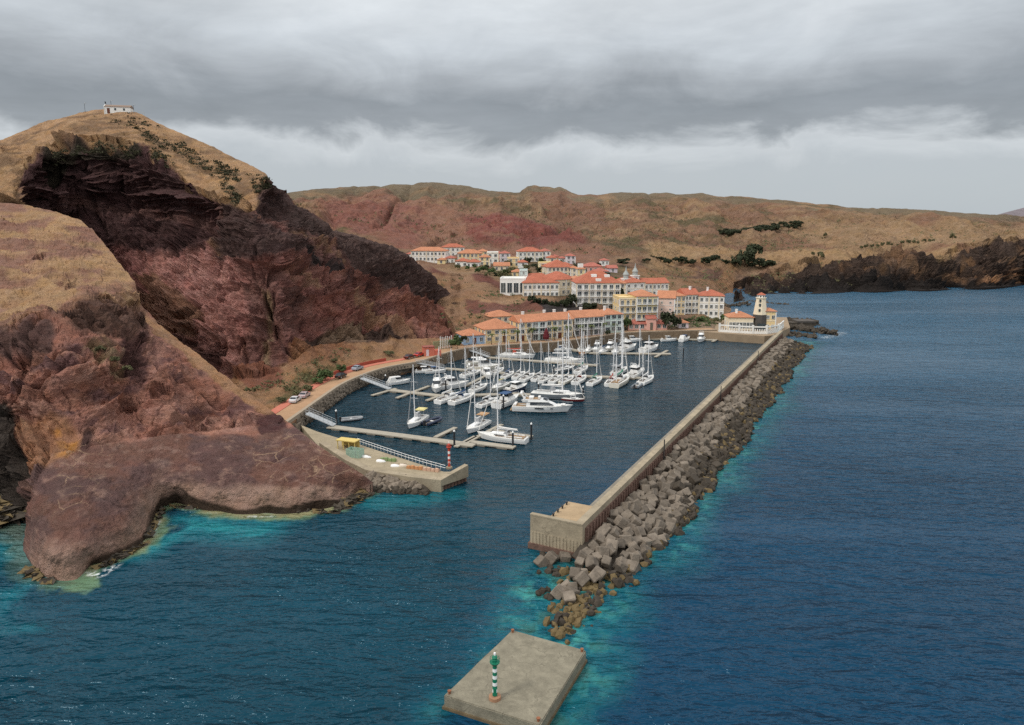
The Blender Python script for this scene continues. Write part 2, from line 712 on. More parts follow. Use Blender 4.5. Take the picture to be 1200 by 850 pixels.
# ---- A: the near spur with its wave-cut bench
A_bot = [(-260, 640), (-60, 628), (0, 618), (18, 618), (24, 640), (44, 672), (57, 681), (92, 683), (108, 664), (145, 652), (171, 637), (181, 612),
         (188, 598), (206, 591), (257, 602), (312, 604), (367, 600), (396, 596), (420, 580), (436, 566)]
A_top = [(-260, 240), (0, 238), (28, 240), (60, 246), (95, 258), (118, 280), (140, 308), (158, 332), (165, 356), (185, 378), (210, 398), (250, 430),
         (290, 460), (330, 488), (345, 500), (370, 520), (400, 540), (425, 556), (436, 565)]
A_ctrl = [(x, y, 'z', -0.4) for x, y in A_bot[2:-1]] + [(-260, 640, 112), (-100, 630, 112)]
A_ctrl += [(60, 652, 'z', 3.6), (100, 642, 'z', 3.6), (48, 640, 'z', 3.6), (150, 617, 'z', 3.7), (168, 592, 'z', 3.8), (205, 570, 'z', 3.8), (257, 577, 'z', 3.4), (312, 579, 'z', 3.3), (367, 576, 'z', 3.2), (412, 563, 'z', 2.6),
           (60, 535, 'z', 10), (130, 522, 'z', 9.5), (200, 512, 'z', 9.3), (260, 507, 'z', 9.2), (330, 505, 'z', 8.7), (380, 532, 'z', 6.5), (425, 558, 'z', 3.6),
           (345, 500, 'z', 9), (300, 540, 'z', 6.5), (200, 545, 'z', 6.2), (120, 580, 'z', 6.5), (436, 565, 'z', 2.4), (400, 541, 'z', 5.6), (30, 600, 'z', 4.5),
           (35, 560, 'z', 8), (10, 590, 113), (5, 560, 118), (0, 520, 119), (20, 500, 125),
           (60, 500, 123), (60, 450, 129), (60, 402, 137), (100, 397, 143), (150, 397, 151), (150, 490, 133), (150, 450, 139), (200, 460, 138), (200, 425, 151), (250, 470, 142), (250, 490, 139), (300, 482, 143),
           (130, 366, 166), (165, 362, 189), (157, 332, 196), (60, 378, 151), (25, 386, 147), (0, 402, 141), (0, 460, 127), (-260, 402, 141), (-260, 238, 245), (-260, 330, 175), (-260, 500, 122),
           (80, 330, 186), (0, 330, 176), (0, 280, 213), (0, 238, 246), (28, 240, 248), (95, 258, 239), (118, 280, 229), (140, 308, 211), (100, 360, 162), (80, 285, 214),
           (185, 378, 183), (210, 398, 173), (250, 430, 160), (290, 460, 150), (330, 488, 144), (190, 398, 166), (230, 432, 154), (270, 460, 146)]
A_depth = depth_fn(A_ctrl)


def ledges(h, s, seed):
    """bedded rock: each bed swells out towards its top and breaks off"""
    k = np.floor(h / s)
    f = h / s - k
    w_ = _hash(k, k * 0 + 3, k * 0 + 7, seed)
    return (f ** 2.5) * (.35 + 1.1 * w_) - .3


def cracks(Q, seed):
    n = fbm(Q, 3, seed, .5)
    return np.clip(1 - np.abs(n - .5) * 16, 0, 1) ** 1.5


def A_amp(px, py, P, n):
    bench = in_poly(px, py, [(20, 700), (30, 590), (60, 530), (200, 508), (345, 495), (445, 560), (430, 620), (100, 700)]).astype(float)
    grass = in_poly(px, py, [(-300, 200), (0, 230), (100, 250), (165, 335), (165, 355), (100, 352), (60, 368), (25, 378), (0, 392), (-300, 392)]).astype(float)
    Q = P * np.array([1, 1, 1.6])
    big = (fbm(Q * 0.055, 5, 3, 0.55) - 0.5) * 10
    rid = (fbm(P * np.array([.10, .10, .16]), 5, 31, 0.55, True) - 0.6) * 3.0
    h = P[:, 2] + P[:, 0] * .10 + fbm(P * .04, 4, 71) * 9
    strat = ledges(h, 4.2, 71) * 2.4 + ledges(h + fbm(P * .2, 3, 75) * 1.2, 1.3, 73) * .8
    crk = cracks(P * np.array([.10, .10, .018]), 81) * -2.6 + cracks(P * np.array([.3, .3, .08]), 83) * -.55
    fine = (fbm(P * 0.7, 5, 13, 0.6) - 0.5) * 1.0
    rock = big + rid + strat + fine + crk
    soft = (fbm(P * 0.05, 4, 23) - .5) * 4 + (fbm(P * .4, 5, 29, .6) - .5) * 2.0 + strat * .6
    bn = (fbm(P * 0.13, 5, 43, .55) - .5) * 1.2 + (fbm(P * 1.1, 4, 47, .62) - .5) * .5 + cracks(P * np.array([.13, .13, .1]), 49) * -.28
    # smooth blends between zones
    wb, wg = bench, grass
    a = rock * (1 - wb) * (1 - wg) + soft * wg * (1 - wb) + bn * wb
    edge = sstep(0, 26, A_topf(px) * -1 + py)
    lowe = sstep(0, 12, A_botf(px) - py)
    spur = (px > 160) * sstep(40, 0, py - A_topf(px))
    a = a * (0.35 + 0.65 * edge) * (0.3 + 0.7 * lowe) * (1 - 0.6 * spur)
    return a


A_topf, A_botf = poly_fn(A_top), poly_fn(A_bot)
A_paint = [(None, (154, 108, 92), 1.0),
           (None, (168, 124, 108, (0.05, 0.53)), 1.0),
           (None, (116, 84, 80, (0.09, 0.62)), 1.0),
           ([(-300, 200), (0, 228), (28, 230), (100, 250), (165, 330), (166, 362), (104, 362), (60, 376), (25, 386), (0, 402), (-300, 402)], TAN, 0.45, 22),
           ([(-300, 200), (0, 228), (28, 230), (100, 250), (165, 330), (166, 362), (104, 362), (60, 376), (25, 386), (0, 402), (-300, 402)], (146, 110, 94, (0.07, 0.54)), 0.9),
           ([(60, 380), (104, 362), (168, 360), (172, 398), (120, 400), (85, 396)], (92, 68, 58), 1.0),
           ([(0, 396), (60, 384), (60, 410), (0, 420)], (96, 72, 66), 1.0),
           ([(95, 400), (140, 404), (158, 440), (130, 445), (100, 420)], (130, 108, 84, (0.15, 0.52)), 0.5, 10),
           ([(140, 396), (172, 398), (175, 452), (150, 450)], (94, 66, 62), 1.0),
           ([(165, 366), (186, 372), (340, 485), (332, 496), (235, 436), (180, 392)], (164, 126, 96), 0.3),
           ([(20, 500), (60, 480), (100, 510), (95, 560), (30, 575)], (156, 114, 88), 0.7, 12),
           ([(60, 500), (90, 500), (92, 530), (66, 535)], (178, 126, 74, (0.2, 0.55)), 0.4, 5),
           ([(96, 500), (108, 500), (112, 530), (96, 540)], (80, 58, 54), 1.0),
           ([(300, 486), (338, 478), (336, 512), (306, 506)], (88, 60, 58), 1.0),
           ([(20, 620), (28, 560), (70, 533), (130, 520), (200, 510), (300, 508), (346, 494), (450, 562), (440, 640), (100, 720), (30, 700)], (120, 88, 77), 0.25, 6),
           ([(20, 620), (28, 560), (70, 533), (130, 520), (200, 510), (300, 508), (346, 494), (450, 562), (440, 640), (100, 720), (30, 700)], (104, 80, 76, (0.09, 0.53)), 0.25),
           ([(20, 620), (28, 560), (70, 533), (130, 520), (200, 510), (300, 508), (346, 494), (450, 562), (440, 640), (100, 720), (30, 700)], (146, 116, 104, (0.35, 0.64)), 0.25),
           ([(20, 690), (45, 640), (110, 640), (150, 618), (168, 590), (180, 567), (250, 572), (400, 572), (450, 560), (440, 640), (120, 720)], (164, 134, 118), 0.3, 90),
           ([(96, 690), (108, 655), (145, 643), (171, 626), (180, 600), (190, 583), (206, 581), (257, 591), (312, 593), (367, 590), (396, 586), (420, 570), (450, 558), (440, 620), (100, 700)], (66, 54, 44), 0.6, 8),
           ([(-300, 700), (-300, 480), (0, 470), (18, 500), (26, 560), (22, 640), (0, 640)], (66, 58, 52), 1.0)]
m_spur = ground_mat('spur_rock', strata=0.5, bump=0.9, s0=0.07, veins=True)


def A_veins(px, py):
    a = in_poly(px, py, [(60, 600), (80, 520), (140, 515), (130, 560), (100, 600)]) | in_poly(px, py, [(335, 495), (420, 545), (400, 570), (300, 560), (290, 520)])
    return a * 1.0


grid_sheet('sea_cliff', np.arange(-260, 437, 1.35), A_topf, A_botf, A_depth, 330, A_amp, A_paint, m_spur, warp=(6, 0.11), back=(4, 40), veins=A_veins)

# ---- B: the high headland behind, its hollow cliff, red ridge and the road bank
B_top = [(-260, 205), (-60, 190), (0, 165), (50, 143), (100, 131), (122, 129), (160, 132), (200, 150), (250, 172), (290, 192), (312, 205), (330, 225), (345, 238),
         (400, 269), (450, 286), (480, 301), (510, 325), (530, 345), (538, 356), (545, 376), (549, 402)]
B_bot = [(-260, 310), (0, 300), (60, 310), (120, 340), (165, 410), (250, 475), (300, 515), (330, 512), (350, 488), (378, 467), (401, 451), (424, 441),
         (447, 433), (470, 428), (493, 424.5), (530, 412.2), (549, 407)]
ROAD_OUT = [(330, 500), (357, 481), (378, 466), (401, 450), (424, 440), (447, 432), (470, 427.5), (493, 424), (530, 411.5), (549, 406.5)]
ROAD_IN = [(328, 478), (350, 463), (368, 452), (390, 441), (412, 431), (438, 423.5), (465, 417.5), (488, 412.5), (510, 407.5), (549, 402.5)]
B_ctrl = [(x, y, 'z', 3.25) for x, y in ROAD_OUT] + [(x, y, 'z', 3.25) for x, y in ROAD_IN]
B_ctrl += [(-260, 310, 290), (0, 300, 290), (60, 310, 310), (120, 338, 285), (165, 408, 236), (250, 470, 206), (300, 510, 178),
           (40, 210, 274), (15, 210, 263), (0, 238, 249), (28, 240, 251), (-260, 238, 249), (0, 172, 310), (-260, 205, 310), (45, 232, 284), (60, 205, 303), (100, 205, 308), (150, 225, 306), (200, 250, 291), (250, 262, 264), (100, 245, 303),
           (130, 280, 291), (200, 292, 275), (165, 335, 262), (170, 360, 246), (200, 370, 233), (215, 340, 241), (250, 290, 249), (250, 400, 213), (270, 435, 206),
           (50, 183, 292), (80, 168, 300), (120, 164, 304), (165, 174, 299), (190, 192, 288), (215, 212, 273), (250, 236, 256), (300, 247, 239), (312, 207, 252),
           (100, 150, 335), (160, 150, 340), (200, 172, 318), (250, 200, 291), (290, 212, 274),
           (-60, 190, 340), (0, 165, 385), (50, 143, 392), (100, 131, 395), (122, 129, 395), (160, 132, 387), (200, 150, 366), (250, 172, 341), (290, 192, 316), (312, 205, 297), (330, 225, 291), (345, 238, 291),
           (400, 269, 302), (450, 286, 312), (480, 301, 322), (510, 325, 331), (530, 345, 336), (545, 376, 290),
           (320, 300, 228), (308, 438, 200), (330, 430, 204), (330, 350, 221), (360, 300, 258), (360, 385, 222), (360, 408, 213), (400, 320, 266), (400, 396, 234), (440, 340, 281), (440, 395, 246), (480, 340, 301), (480, 392, 262), (510, 360, 311), (512, 392, 272), (530, 375, 292),
           (285, 465, 'z', 6.5), (310, 468, 'z', 4.5), (345, 440, 'z', 6.0), (370, 428, 'z', 6.5), (400, 415, 'z', 7), (430, 408, 'z', 7), (460, 402, 'z', 7), (500, 398, 'z', 6), (530, 396, 'z', 4.2)]
B_depth = depth_fn(B_ctrl)
B_topf, B_botf = poly_fn(B_top), poly_fn(B_bot)
B_in_f = poly_fn(ROAD_IN)


def B_amp(px, py, P, n):
    grass = in_poly(px, py, [(-300, 100), (700, 100), (345, 230), (314, 210), (300, 240), (250, 228), (215, 205), (190, 186), (165, 168), (120, 158), (80, 162), (48, 177), (28, 190), (28, 232), (-300, 240)]).astype(float)
    talus = in_poly(px, py, [(270, 445), (320, 440), (365, 405), (440, 398), (560, 395), (560, 430), (300, 520)]).astype(float)
    big = (fbm(P * np.array([.035, .035, .05]), 5, 103, .55) - .5) * 13
    rid = (fbm(P * np.array([.05, .05, .035]), 5, 131, .55, True) - .6) * 8
    h = P[:, 2] + P[:, 0] * .07 + fbm(P * .022, 4, 171) * 16
    strat = ledges(h, 6.5, 171) * 3.6 + ledges(h + fbm(P * .1, 3, 175) * 2.5, 2.3, 173) * 1.5
    crk = cracks(P * np.array([.05, .05, .008]), 181) * -5 + cracks(P * np.array([.14, .14, .03]), 183) * -2.0
    fine = (fbm(P * .4, 5, 113, .62) - .5) * 3.2
    rock = big + rid + strat + fine + crk
    soft = (fbm(P * .03, 4, 123) - .5) * 6 + (fbm(P * .25, 5, 129, .6) - .5) * 3.0
    tal = (fbm(P * .09, 4, 143) - .5) * 3 + (fbm(P * .6, 3, 149) - .5) * .8
    a = rock * (1 - grass) * (1 - talus) + soft * grass + tal * talus
    a = a * (0.3 + 0.7 * sstep(0, 14, py - B_topf(px)))
    a = a * np.where(px > 322, sstep(0, 16, B_in_f(px) - 2 - py), 1)
    return a


B_paint = [(None, (146, 101, 90), 1.0),
           (None, (104, 74, 68, (0.03, 0.56)), 1.0),
           (None, (140, 98, 84, (0.06, 0.62)), 0.8),
           ([(-300, 90), (700, 90), (345, 232), (316, 208), (303, 242), (280, 250), (250, 234), (215, 211), (190, 191), (165, 173), (120, 163), (80, 167), (50, 182), (28, 194), (28, 238), (40, 330), (-300, 330)], (166, 132, 98), 0.2),
           ([(-300, 90), (700, 90), (345, 232), (316, 208), (303, 242), (250, 234), (215, 211), (190, 191), (165, 173), (120, 163), (80, 167), (50, 182), (28, 194), (28, 238), (-300, 330)], (126, 100, 76, (0.07, 0.56)), 0.2),
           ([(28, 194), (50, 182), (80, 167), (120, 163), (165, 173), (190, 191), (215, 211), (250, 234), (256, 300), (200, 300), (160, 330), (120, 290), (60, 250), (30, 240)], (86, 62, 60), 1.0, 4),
           ([(60, 232), (150, 240), (250, 262), (250, 272), (150, 252), (70, 246)], (112, 82, 76, (0.06, .45)), 1.0, 3),
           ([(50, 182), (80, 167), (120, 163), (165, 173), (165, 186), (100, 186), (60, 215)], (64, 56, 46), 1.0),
           ([(120, 285), (170, 300), (230, 300), (210, 320), (165, 350), (150, 330)], (140, 96, 90), 1.0, 6),
           ([(160, 320), (190, 300), (250, 285), (280, 300), (300, 340), (270, 430), (200, 385)], (172, 124, 114), 0.9, 6),
           ([(200, 310), (240, 300), (260, 330), (230, 350)], (180, 134, 124, (0.08, 0.45)), 0.9, 6),
           ([(158, 325), (180, 320), (215, 345), (235, 365), (220, 395), (180, 380)], (140, 104, 86), 0.6),
           ([(250, 283), (270, 285), (275, 305), (250, 300)], (156, 120, 94), 0.5),
           ([(252, 238), (300, 246), (312, 206), (345, 238), (400, 268), (380, 300), (330, 300), (255, 305)], (88, 68, 64), 1.0, 4),
           ([(342, 292), (380, 296), (420, 322), (415, 330), (370, 312)], (64, 54, 52), 1.0, 3),
           ([(450, 318), (500, 330), (540, 352), (538, 375), (515, 372), (490, 350)], (66, 56, 52), 1.0, 4),
           ([(285, 310), (330, 320), (350, 395), (330, 430), (285, 425)], (126, 90, 82), 1.0, 8),
           ([(306, 335), (315, 330), (317, 430), (309, 430)], (134, 112, 88, (0.12, 0.42)), 0.3, 5),
           ([(345, 238), (400, 268), (450, 285), (485, 302), (545, 345), (540, 372), (510, 352), (470, 335), (430, 318), (390, 295), (350, 275)], (90, 72, 67), 1.0, 5),
           ([(336, 276), (352, 278), (408, 308), (404, 314), (370, 300)], (152, 118, 94), 0.3, 3),
           ([(352, 318), (362, 318), (382, 334), (376, 338)], (150, 116, 92), 0.3, 2),
           ([(355, 340), (400, 345), (470, 385), (440, 392), (370, 360)], (146, 98, 86), 1.0, 6),
           ([(414, 343), (428, 346), (490, 390), (512, 402), (468, 400), (430, 366)], (152, 116, 92), 0.3, 3),
           ([(300, 248), (345, 262), (430, 330), (420, 336), (350, 290)], (128, 92, 84, (0.05, .48)), 1.0),
           ([(450, 345), (520, 352), (525, 400), (490, 385)], (138, 94, 80), 0.8, 5),
           ([(440, 385), (480, 392), (480, 404), (360, 412), (340, 402), (390, 385)], (84, 66, 58), 1.0),
           ([(388, 382), (428, 382), (430, 400), (388, 402)], (132, 108, 88), 0.6),
           ([(255, 452), (300, 432), (340, 428), (372, 406), (440, 400), (560, 398), (560, 450), (300, 520)], (156, 120, 90), 0.1),
           ([(285, 425), (330, 430), (335, 445), (300, 452), (275, 440)], (130, 86, 68), 0.2),
           ([(340, 402), (400, 400), (420, 412), (370, 425), (340, 432)], (142, 102, 76), 0.2),
           ([(310, 470), (360, 432), (400, 424), (390, 440), (350, 465)], (110, 96, 66, (0.12, 0.50)), 0.1)]
m_head = ground_mat('headland_rock', strata=0.5, bump=1.2, s0=0.045, rockscale=0.7)
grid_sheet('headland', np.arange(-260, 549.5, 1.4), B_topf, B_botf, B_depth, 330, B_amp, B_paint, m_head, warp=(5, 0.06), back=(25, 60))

# ---- L: the valley with the village, the hills beyond and the east coast
L_top = [(300, 232), (340, 226), (370, 222), (400, 220), (450, 216), (500, 214), (540, 217), (580, 224), (608, 226.5), (618, 219), (626, 216.5), (640, 218), (658, 220), (670, 226), (680, 228.5), (700, 230), (715, 227), (740, 226), (820, 227),
         (850, 230), (880, 232), (950, 239), (1040, 244), (1110, 249), (1180, 253), (1260, 257), (1430, 263)]
L_bot = [(300, 258), (330, 262), (345, 264), (400, 297), (450, 314), (480, 327), (510, 352), (528, 374), (540, 402), (549, 406.5), (562, 404.5), (606, 401.2), (638, 400), (656, 399), (731, 388.4),
         (770, 387.2), (815, 386.2), (838, 385.5), (846, 374), (855, 366), (866, 357), (880, 350), (900, 345.5), (930, 345), (1000, 342.5), (1060, 341), (1120, 339), (1200, 334.5), (1300, 331), (1430, 330)]
L_ctrl = [(x, y, 'z', 3.25) for x, y in L_bot[9:18]] + [(x, y, 'z', -0.3) for x, y in L_bot[20:]]
L_ctrl += [(528, 374, 292), (540, 402, 'z', 3.3), (510, 352, 330), (480, 327, 390), (450, 314, 440), (400, 297, 520), (345, 264, 640), (300, 258, 660),
           (575, 392, 'z', 4.2), (640, 388, 'z', 4.5), (700, 380, 'z', 4.5), (760, 376, 'z', 4.5), (820, 376, 'z', 4.2),
           (575, 375, 286), (640, 366, 301), (700, 362, 306), (650, 360, 315), (690, 352, 326), (600, 345, 341), (560, 342, 336), (540, 380, 286), (560, 365, 300), (530, 350, 331), (510, 322, 392), (490, 312, 420), (560, 313, 420), (620, 312, 431),
           (680, 318, 421), (640, 326, 386), (740, 342, 370), (730, 320, 432), (800, 330, 442), (790, 362, 345), (825, 366, 338), (800, 310, 562), (760, 392, 'z', 3.4), (855, 320, 540), (860, 305, 570), (852, 346, 490), (870, 345, 505), (830, 350, 410),
           (600, 290, 562), (600, 260, 722), (600, 240, 852), (612, 227, 950), (500, 270, 655), (500, 230, 852), (500, 215, 950), (400, 250, 722), (400, 221, 852), (340, 240, 690), (340, 227, 800), (520, 295, 520), (680, 295, 530), (680, 260, 720), (700, 231, 940),
           (800, 270, 722), (800, 228, 952), (950, 300, 602), (950, 240, 902), (1000, 285, 645), (1100, 280, 645), (1200, 278, 640), (1200, 255, 852), (1050, 260, 802), (1430, 264, 850), (1430, 285, 600), (1300, 285, 600), (900, 270, 730), (880, 290, 630),
           (935, 318, 552), (1000, 308, 548), (1050, 310, 548), (1075, 300, 560), (1100, 306, 556), (1130, 305, 566), (1150, 288, 582), (1200, 282, 588), (1300, 285, 580), (960, 325, 540)]
L_depth1 = depth_fn(L_ctrl)
L_topf, L_botf = poly_fn(L_top), poly_fn(L_bot)


def LP(px, py):
    """point of the valley ground seen at a pixel"""
    return Dp(px, py, float(L_depth1(px, py)[0]))


def BP(px, py):
    return Dp(px, py, float(B_depth(px, py)[0]))


def AP(px, py):
    return Dp(px, py, float(A_depth(px, py)[0]))


def L_amp(px, py, P, n):
    far = sstep(400, 640, P[:, 1])
    cliff = in_poly(px, py, [(860, 330), (900, 322), (980, 308), (1050, 302), (1100, 300), (1140, 285), (1260, 280), (1440, 280), (1440, 345), (860, 362)]).astype(float)
    big = (fbm(P * np.array([.012, .012, .02]), 6, 203, .55) - .5) * 24
    gul = (fbm(P * np.array([.024, .008, .02]), 5, 231, .55, True) - .6) * 15 + cracks(P * np.array([.012, .004, .004]), 233) * -9
    a = (big + gul + (fbm(P * .12, 5, 213, .6) - .5) * 7) * far
    cl = (fbm(P * np.array([.03, .03, .05]), 5, 243, .6) - .5) * 22 + (fbm(P * .09, 5, 249, .6, True) - .6) * 15 + ledges(P[:, 2] + fbm(P * .05, 3, 247) * 12, 4.5, 245) * 4 + cracks(P * np.array([.04, .04, .01]), 251) * -8
    a = a * (1 - cliff) + cl * cliff
    near = (1 - far) * sstep(372, 356, py) * ((fbm(P * .05, 4, 253) - .5) * 4 + (fbm(P * .3, 3, 259) - .5) * 1.2)
    bare = (1 - far) * in_poly(px, py, [(500, 320), (560, 322), (600, 345), (640, 362), (560, 384), (520, 380)]) * ((fbm(P * .08, 4, 263) - .5) * 5)
    a = a + near * .5 + bare
    return a * (0.22 + .78 * sstep(0, 18, py - L_topf(px))) * (sstep(0, 5, L_botf(px) - py))


L_paint = [(None, (146, 119, 92), 0.15),
           (None, (132, 102, 82, (0.012, 0.50)), 0.3),
           (None, (122, 84, 74, (0.02, 0.60)), 0.3),
           (None, (104, 92, 68, (0.02, 0.60)), 0.15),
           ([(300, 200), (900, 200), (1430, 250), (1430, 266), (1000, 249), (850, 238), (640, 232), (560, 230), (300, 236)], (118, 104, 84, (0.012, 0.42)), 0.2, 14),
           ([(345, 236), (440, 228), (520, 248), (600, 262), (560, 285), (480, 285), (400, 262)], (142, 106, 88), 0.3, 12),
           ([(372, 238), (450, 234), (505, 260), (490, 288), (420, 280)], (134, 92, 80, (0.02, .42)), 0.4, 14),
           ([(540, 258), (575, 250), (625, 255), (665, 272), (690, 290), (600, 292), (545, 280)], (126, 78, 69, (0.02, .37)), 0.3, 16),
           ([(480, 285), (700, 290), (720, 312), (480, 300)], (140, 104, 86), 0.2, 8),
           ([(620, 228), (700, 232), (720, 262), (660, 262)], (128, 98, 80), 0.4),
           ([(760, 288), (1000, 290), (1130, 292), (1110, 305), (1000, 306), (940, 315), (760, 312)], (158, 129, 97), 0.1, 8),
           ([(900, 262), (1200, 262), (1260, 282), (1000, 290)], (150, 123, 95), 0.15, 10),
           ([(730, 316), (860, 312), (866, 345), (800, 340), (750, 335)], (142, 110, 82), 0.2),
           ([(780, 318), (850, 318), (850, 325), (780, 326)], (110, 84, 70), 0.4),
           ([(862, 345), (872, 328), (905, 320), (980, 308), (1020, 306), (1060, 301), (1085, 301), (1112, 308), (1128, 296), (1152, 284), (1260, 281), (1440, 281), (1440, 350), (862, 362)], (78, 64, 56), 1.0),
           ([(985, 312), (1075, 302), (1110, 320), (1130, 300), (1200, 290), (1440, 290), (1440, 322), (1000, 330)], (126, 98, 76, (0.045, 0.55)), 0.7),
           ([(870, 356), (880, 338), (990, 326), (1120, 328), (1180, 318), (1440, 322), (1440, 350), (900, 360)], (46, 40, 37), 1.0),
           ([(1150, 318), (1440, 316), (1440, 328), (1150, 328)], (156, 118, 88, (0.04, .45)), 0.2),
           ([(500, 318), (560, 322), (590, 336), (600, 345), (640, 362), (600, 372), (545, 392), (520, 380)], (146, 114, 88), 0.2),
           ([(505, 310), (525, 318), (520, 326), (500, 318)], (104, 66, 56), 0.6),
           ([(548, 320), (575, 324), (596, 338), (588, 340), (555, 330)], (112, 72, 62), 0.5),
           ([(545, 350), (600, 344), (640, 350), (640, 360), (600, 364), (545, 366)], (118, 80, 68), 0.7),
           ([(560, 348), (600, 343), (650, 346), (650, 350), (600, 350), (560, 352)], (160, 128, 100), 0.1),
           ([(628, 352), (690, 353), (690, 366), (640, 366)], (66, 60, 58), 0.8),
           ([(520, 395), (860, 372), (900, 400), (520, 415)], (146, 126, 106), 0.1)]
m_hill = ground_mat('hill_ground', strata=0.5, bump=2.0, s0=0.016, rockscale=0.35, contrast=0.45)
grid_sheet('hills', np.concatenate([np.arange(300, 520, 2.0), np.arange(520, 1000, 1.3), np.arange(1000, 1431, 1.8)]), L_topf, L_botf, L_depth1, 330, L_amp, L_paint, m_hill, warp=(6, 0.02), back=(60, 70), skirt=5, alb=0.86)

# ---- a mountain far beyond, distance haze mixed into its paint colour
D_top = [(1130, 262), (1150, 257), (1175, 250), (1200, 243.5), (1240, 236), (1290, 232), (1360, 240), (1450, 258)]
D_bot = [(1130, 266), (1450, 266)]
grid_sheet('distant_mountain', np.arange(1130, 1451, 4.0), poly_fn(D_top), poly_fn(D_bot), lambda px, py: 3600 + (266 - np.asarray(py)) * 22.0, 30,
           lambda px, py, P, n: (fbm(P * .003, 4, 301) - .5) * 60 * sstep(0, 5, py - poly_fn(D_top)(px)), [(None, (120, 112, 116), 0.1)],
           ground_mat('mountain_ground', strata=.2, bump=4, s0=.003, contrast=.3), back=(200, 60), skirt=60)

# ---- water
EDGE_BW = [W(655, 735), W(700, 700), W(760, 640), W(790, 600), W(868, 500), W(945, 392)]
slab_c = [W(600, 738), W(687, 762), W(632, 850), W(520, 828)]
XR = np.concatenate([np.linspace(-3.0, -0.95, 40), np.linspace(-0.94, 0.94, 470), np.linspace(0.95, 3.0, 40)])
YR = np.concatenate([np.geomspace(32, 330, 330), np.geomspace(333, 12000, 90)])
gx, gy = np.meshgrid(XR, YR)
wx, wy = (gx * gy).ravel(), gy.ravel()
wp = np.stack([wx, wy, 0 * wx], 1)
bw0, bw1 = np.array(W(681, 655)[:2]), np.array(W(917, 390)[:2])
bwd = (bw1 - bw0) / np.linalg.norm(bw1 - bw0)
bwn = np.array([bwd[1], -bwd[0]])
rel = np.stack([wx, wy], 1) - bw0
s_al, s_ac = rel @ bwd, rel @ bwn
s_ac = np.where(s_al > 218, np.maximum(s_ac, (s_al - 218) * 2), s_ac)
n1 = fbm(wp * .05, 5, 401, .55)
n2 = fbm(wp * .16, 5, 411, .6)
n3 = fbm(wp * .5, 4, 421, .6)
open_sea = lin((2, 53, 80))
left_sea = lin((2, 54, 70))
harbour = lin((10, 44, 56))
far_sea = lin((48, 86, 110))  # paler body colour stands in for sky reflection at grazing angles
turq = lin((14, 98, 108))
turq2 = lin((62, 140, 134))
sand = lin((138, 132, 96))
wc = np.repeat(open_sea[None], len(wx), 0)


def blend(c, f):
    global wc
    f = np.clip(f, 0, 1)[:, None]
    wc = wc * (1 - f) + np.asarray(c)[None] * f


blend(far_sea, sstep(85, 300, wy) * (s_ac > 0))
blend(left_sea, sstep(14, -14, wx + (wy - 60) * -0.15) * (s_ac < 0.5))
blend(harbour, sstep(105, 160, wy + (n1 - .5) * 40) * (s_ac < 1))
blend(lin((14, 46, 60)), sstep(150, 230, wy) * (s_ac < 1))
# turquoise shallows along the armour blocks
d_out = s_ac - 8.5
d_tail = seg_dist(wx, wy, [tuple(W(690, 650)[:2]), tuple(W(655, 745)[:2])])
width = 9 + 5 * sstep(0, 120, s_al) + 6 * (n1 - .5)
sh = (1 - np.clip((d_out + (n2 - .5) * 9 + (n3 - .5) * 3) / width, 0, 1)) * (s_ac > 3) * sstep(-6, 6, s_al) * sstep(260, 215, s_al)
tail = 1 - np.clip((d_tail - 3 + (n2 - .5) * 9 + (n3 - .5) * 2) / 9.5, 0, 1)
d_slab = seg_dist(wx, wy, [tuple(W(690, 775)[:2]), tuple(W(640, 862)[:2]), tuple(W(600, 900)[:2])])
sl = (1 - np.clip((d_slab - .5 + (n2 - .5) * 6 + (n3 - .5) * 2) / 6.5, 0, 1))
d_sl2 = seg_dist(wx, wy, [tuple(W(590, 745)[:2]), tuple(W(505, 835)[:2])])
sl2 = .45 * (1 - np.clip((d_sl2 + (n2 - .5) * 4) / 4.0, 0, 1))
S_ = np.maximum.reduce([sh, tail * .95, sl, sl2])
blend(lin((4, 70, 88)), sstep(0.0, .5, S_) * .8)
blend(turq, sstep(.15, .9, S_) * np.clip(.62 + 2.4 * (n2 * .5 + n3 * .5 - .5), 0, 1))
blend(turq2, sstep(.30, .95, S_) * np.clip(.25 + 4 * (n3 - .5), 0, 1))
blend(lin((30, 66, 66)), sstep(.30, .9, S_) * sstep(.53, .62, n3 * .6 + n2 * .4) * .8)
# shallows off the bench
shore = [tuple(W(x, y)[:2]) for x, y in A_bot]
d_sh = seg_dist(wx, wy, shore)
cove = seg_dist(wx, wy, [tuple(W(175, 640)[:2]), tuple(W(210, 615)[:2]), tuple(W(300, 622)[:2])])
cv_ = 1 - np.clip((cove + (n2 - .5) * 9) / 9.0, 0, 1)
lf = 1 - np.clip((seg_dist(wx, wy, [tuple(W(-60, 650)[:2]), tuple(W(15, 650)[:2]), tuple(W(45, 720)[:2])]) + (n2 - .5) * 10) / 7.5, 0, 1)
blend(lin((14, 100, 112)), sstep(.05, .7, np.maximum(cv_, lf)) * .85 * sstep(.36, .52, n2 * .6 + n1 * .4))
blend(lin((34, 132, 136)), sstep(.5, 1, cv_) * sstep(.48, .6, n2) * .8)
blend(lin((10, 48, 62)), (1 - np.clip((seg_dist(wx, wy, [tuple(W(170, 690)[:2]), tuple(W(250, 680)[:2])]) + (n2 - .5) * 6) / 6, 0, 1)) * .8)
near = 1 - np.clip((d_sh + (n3 - .5) * 3.2 + (n2 - .5) * 4) / 2.9, 0, 1)
blend(lin((96, 122, 92)), sstep(.0, .45, near) * .85 * (wx < -8) * (.25 + .75 * sstep(-66, -58, wx)))
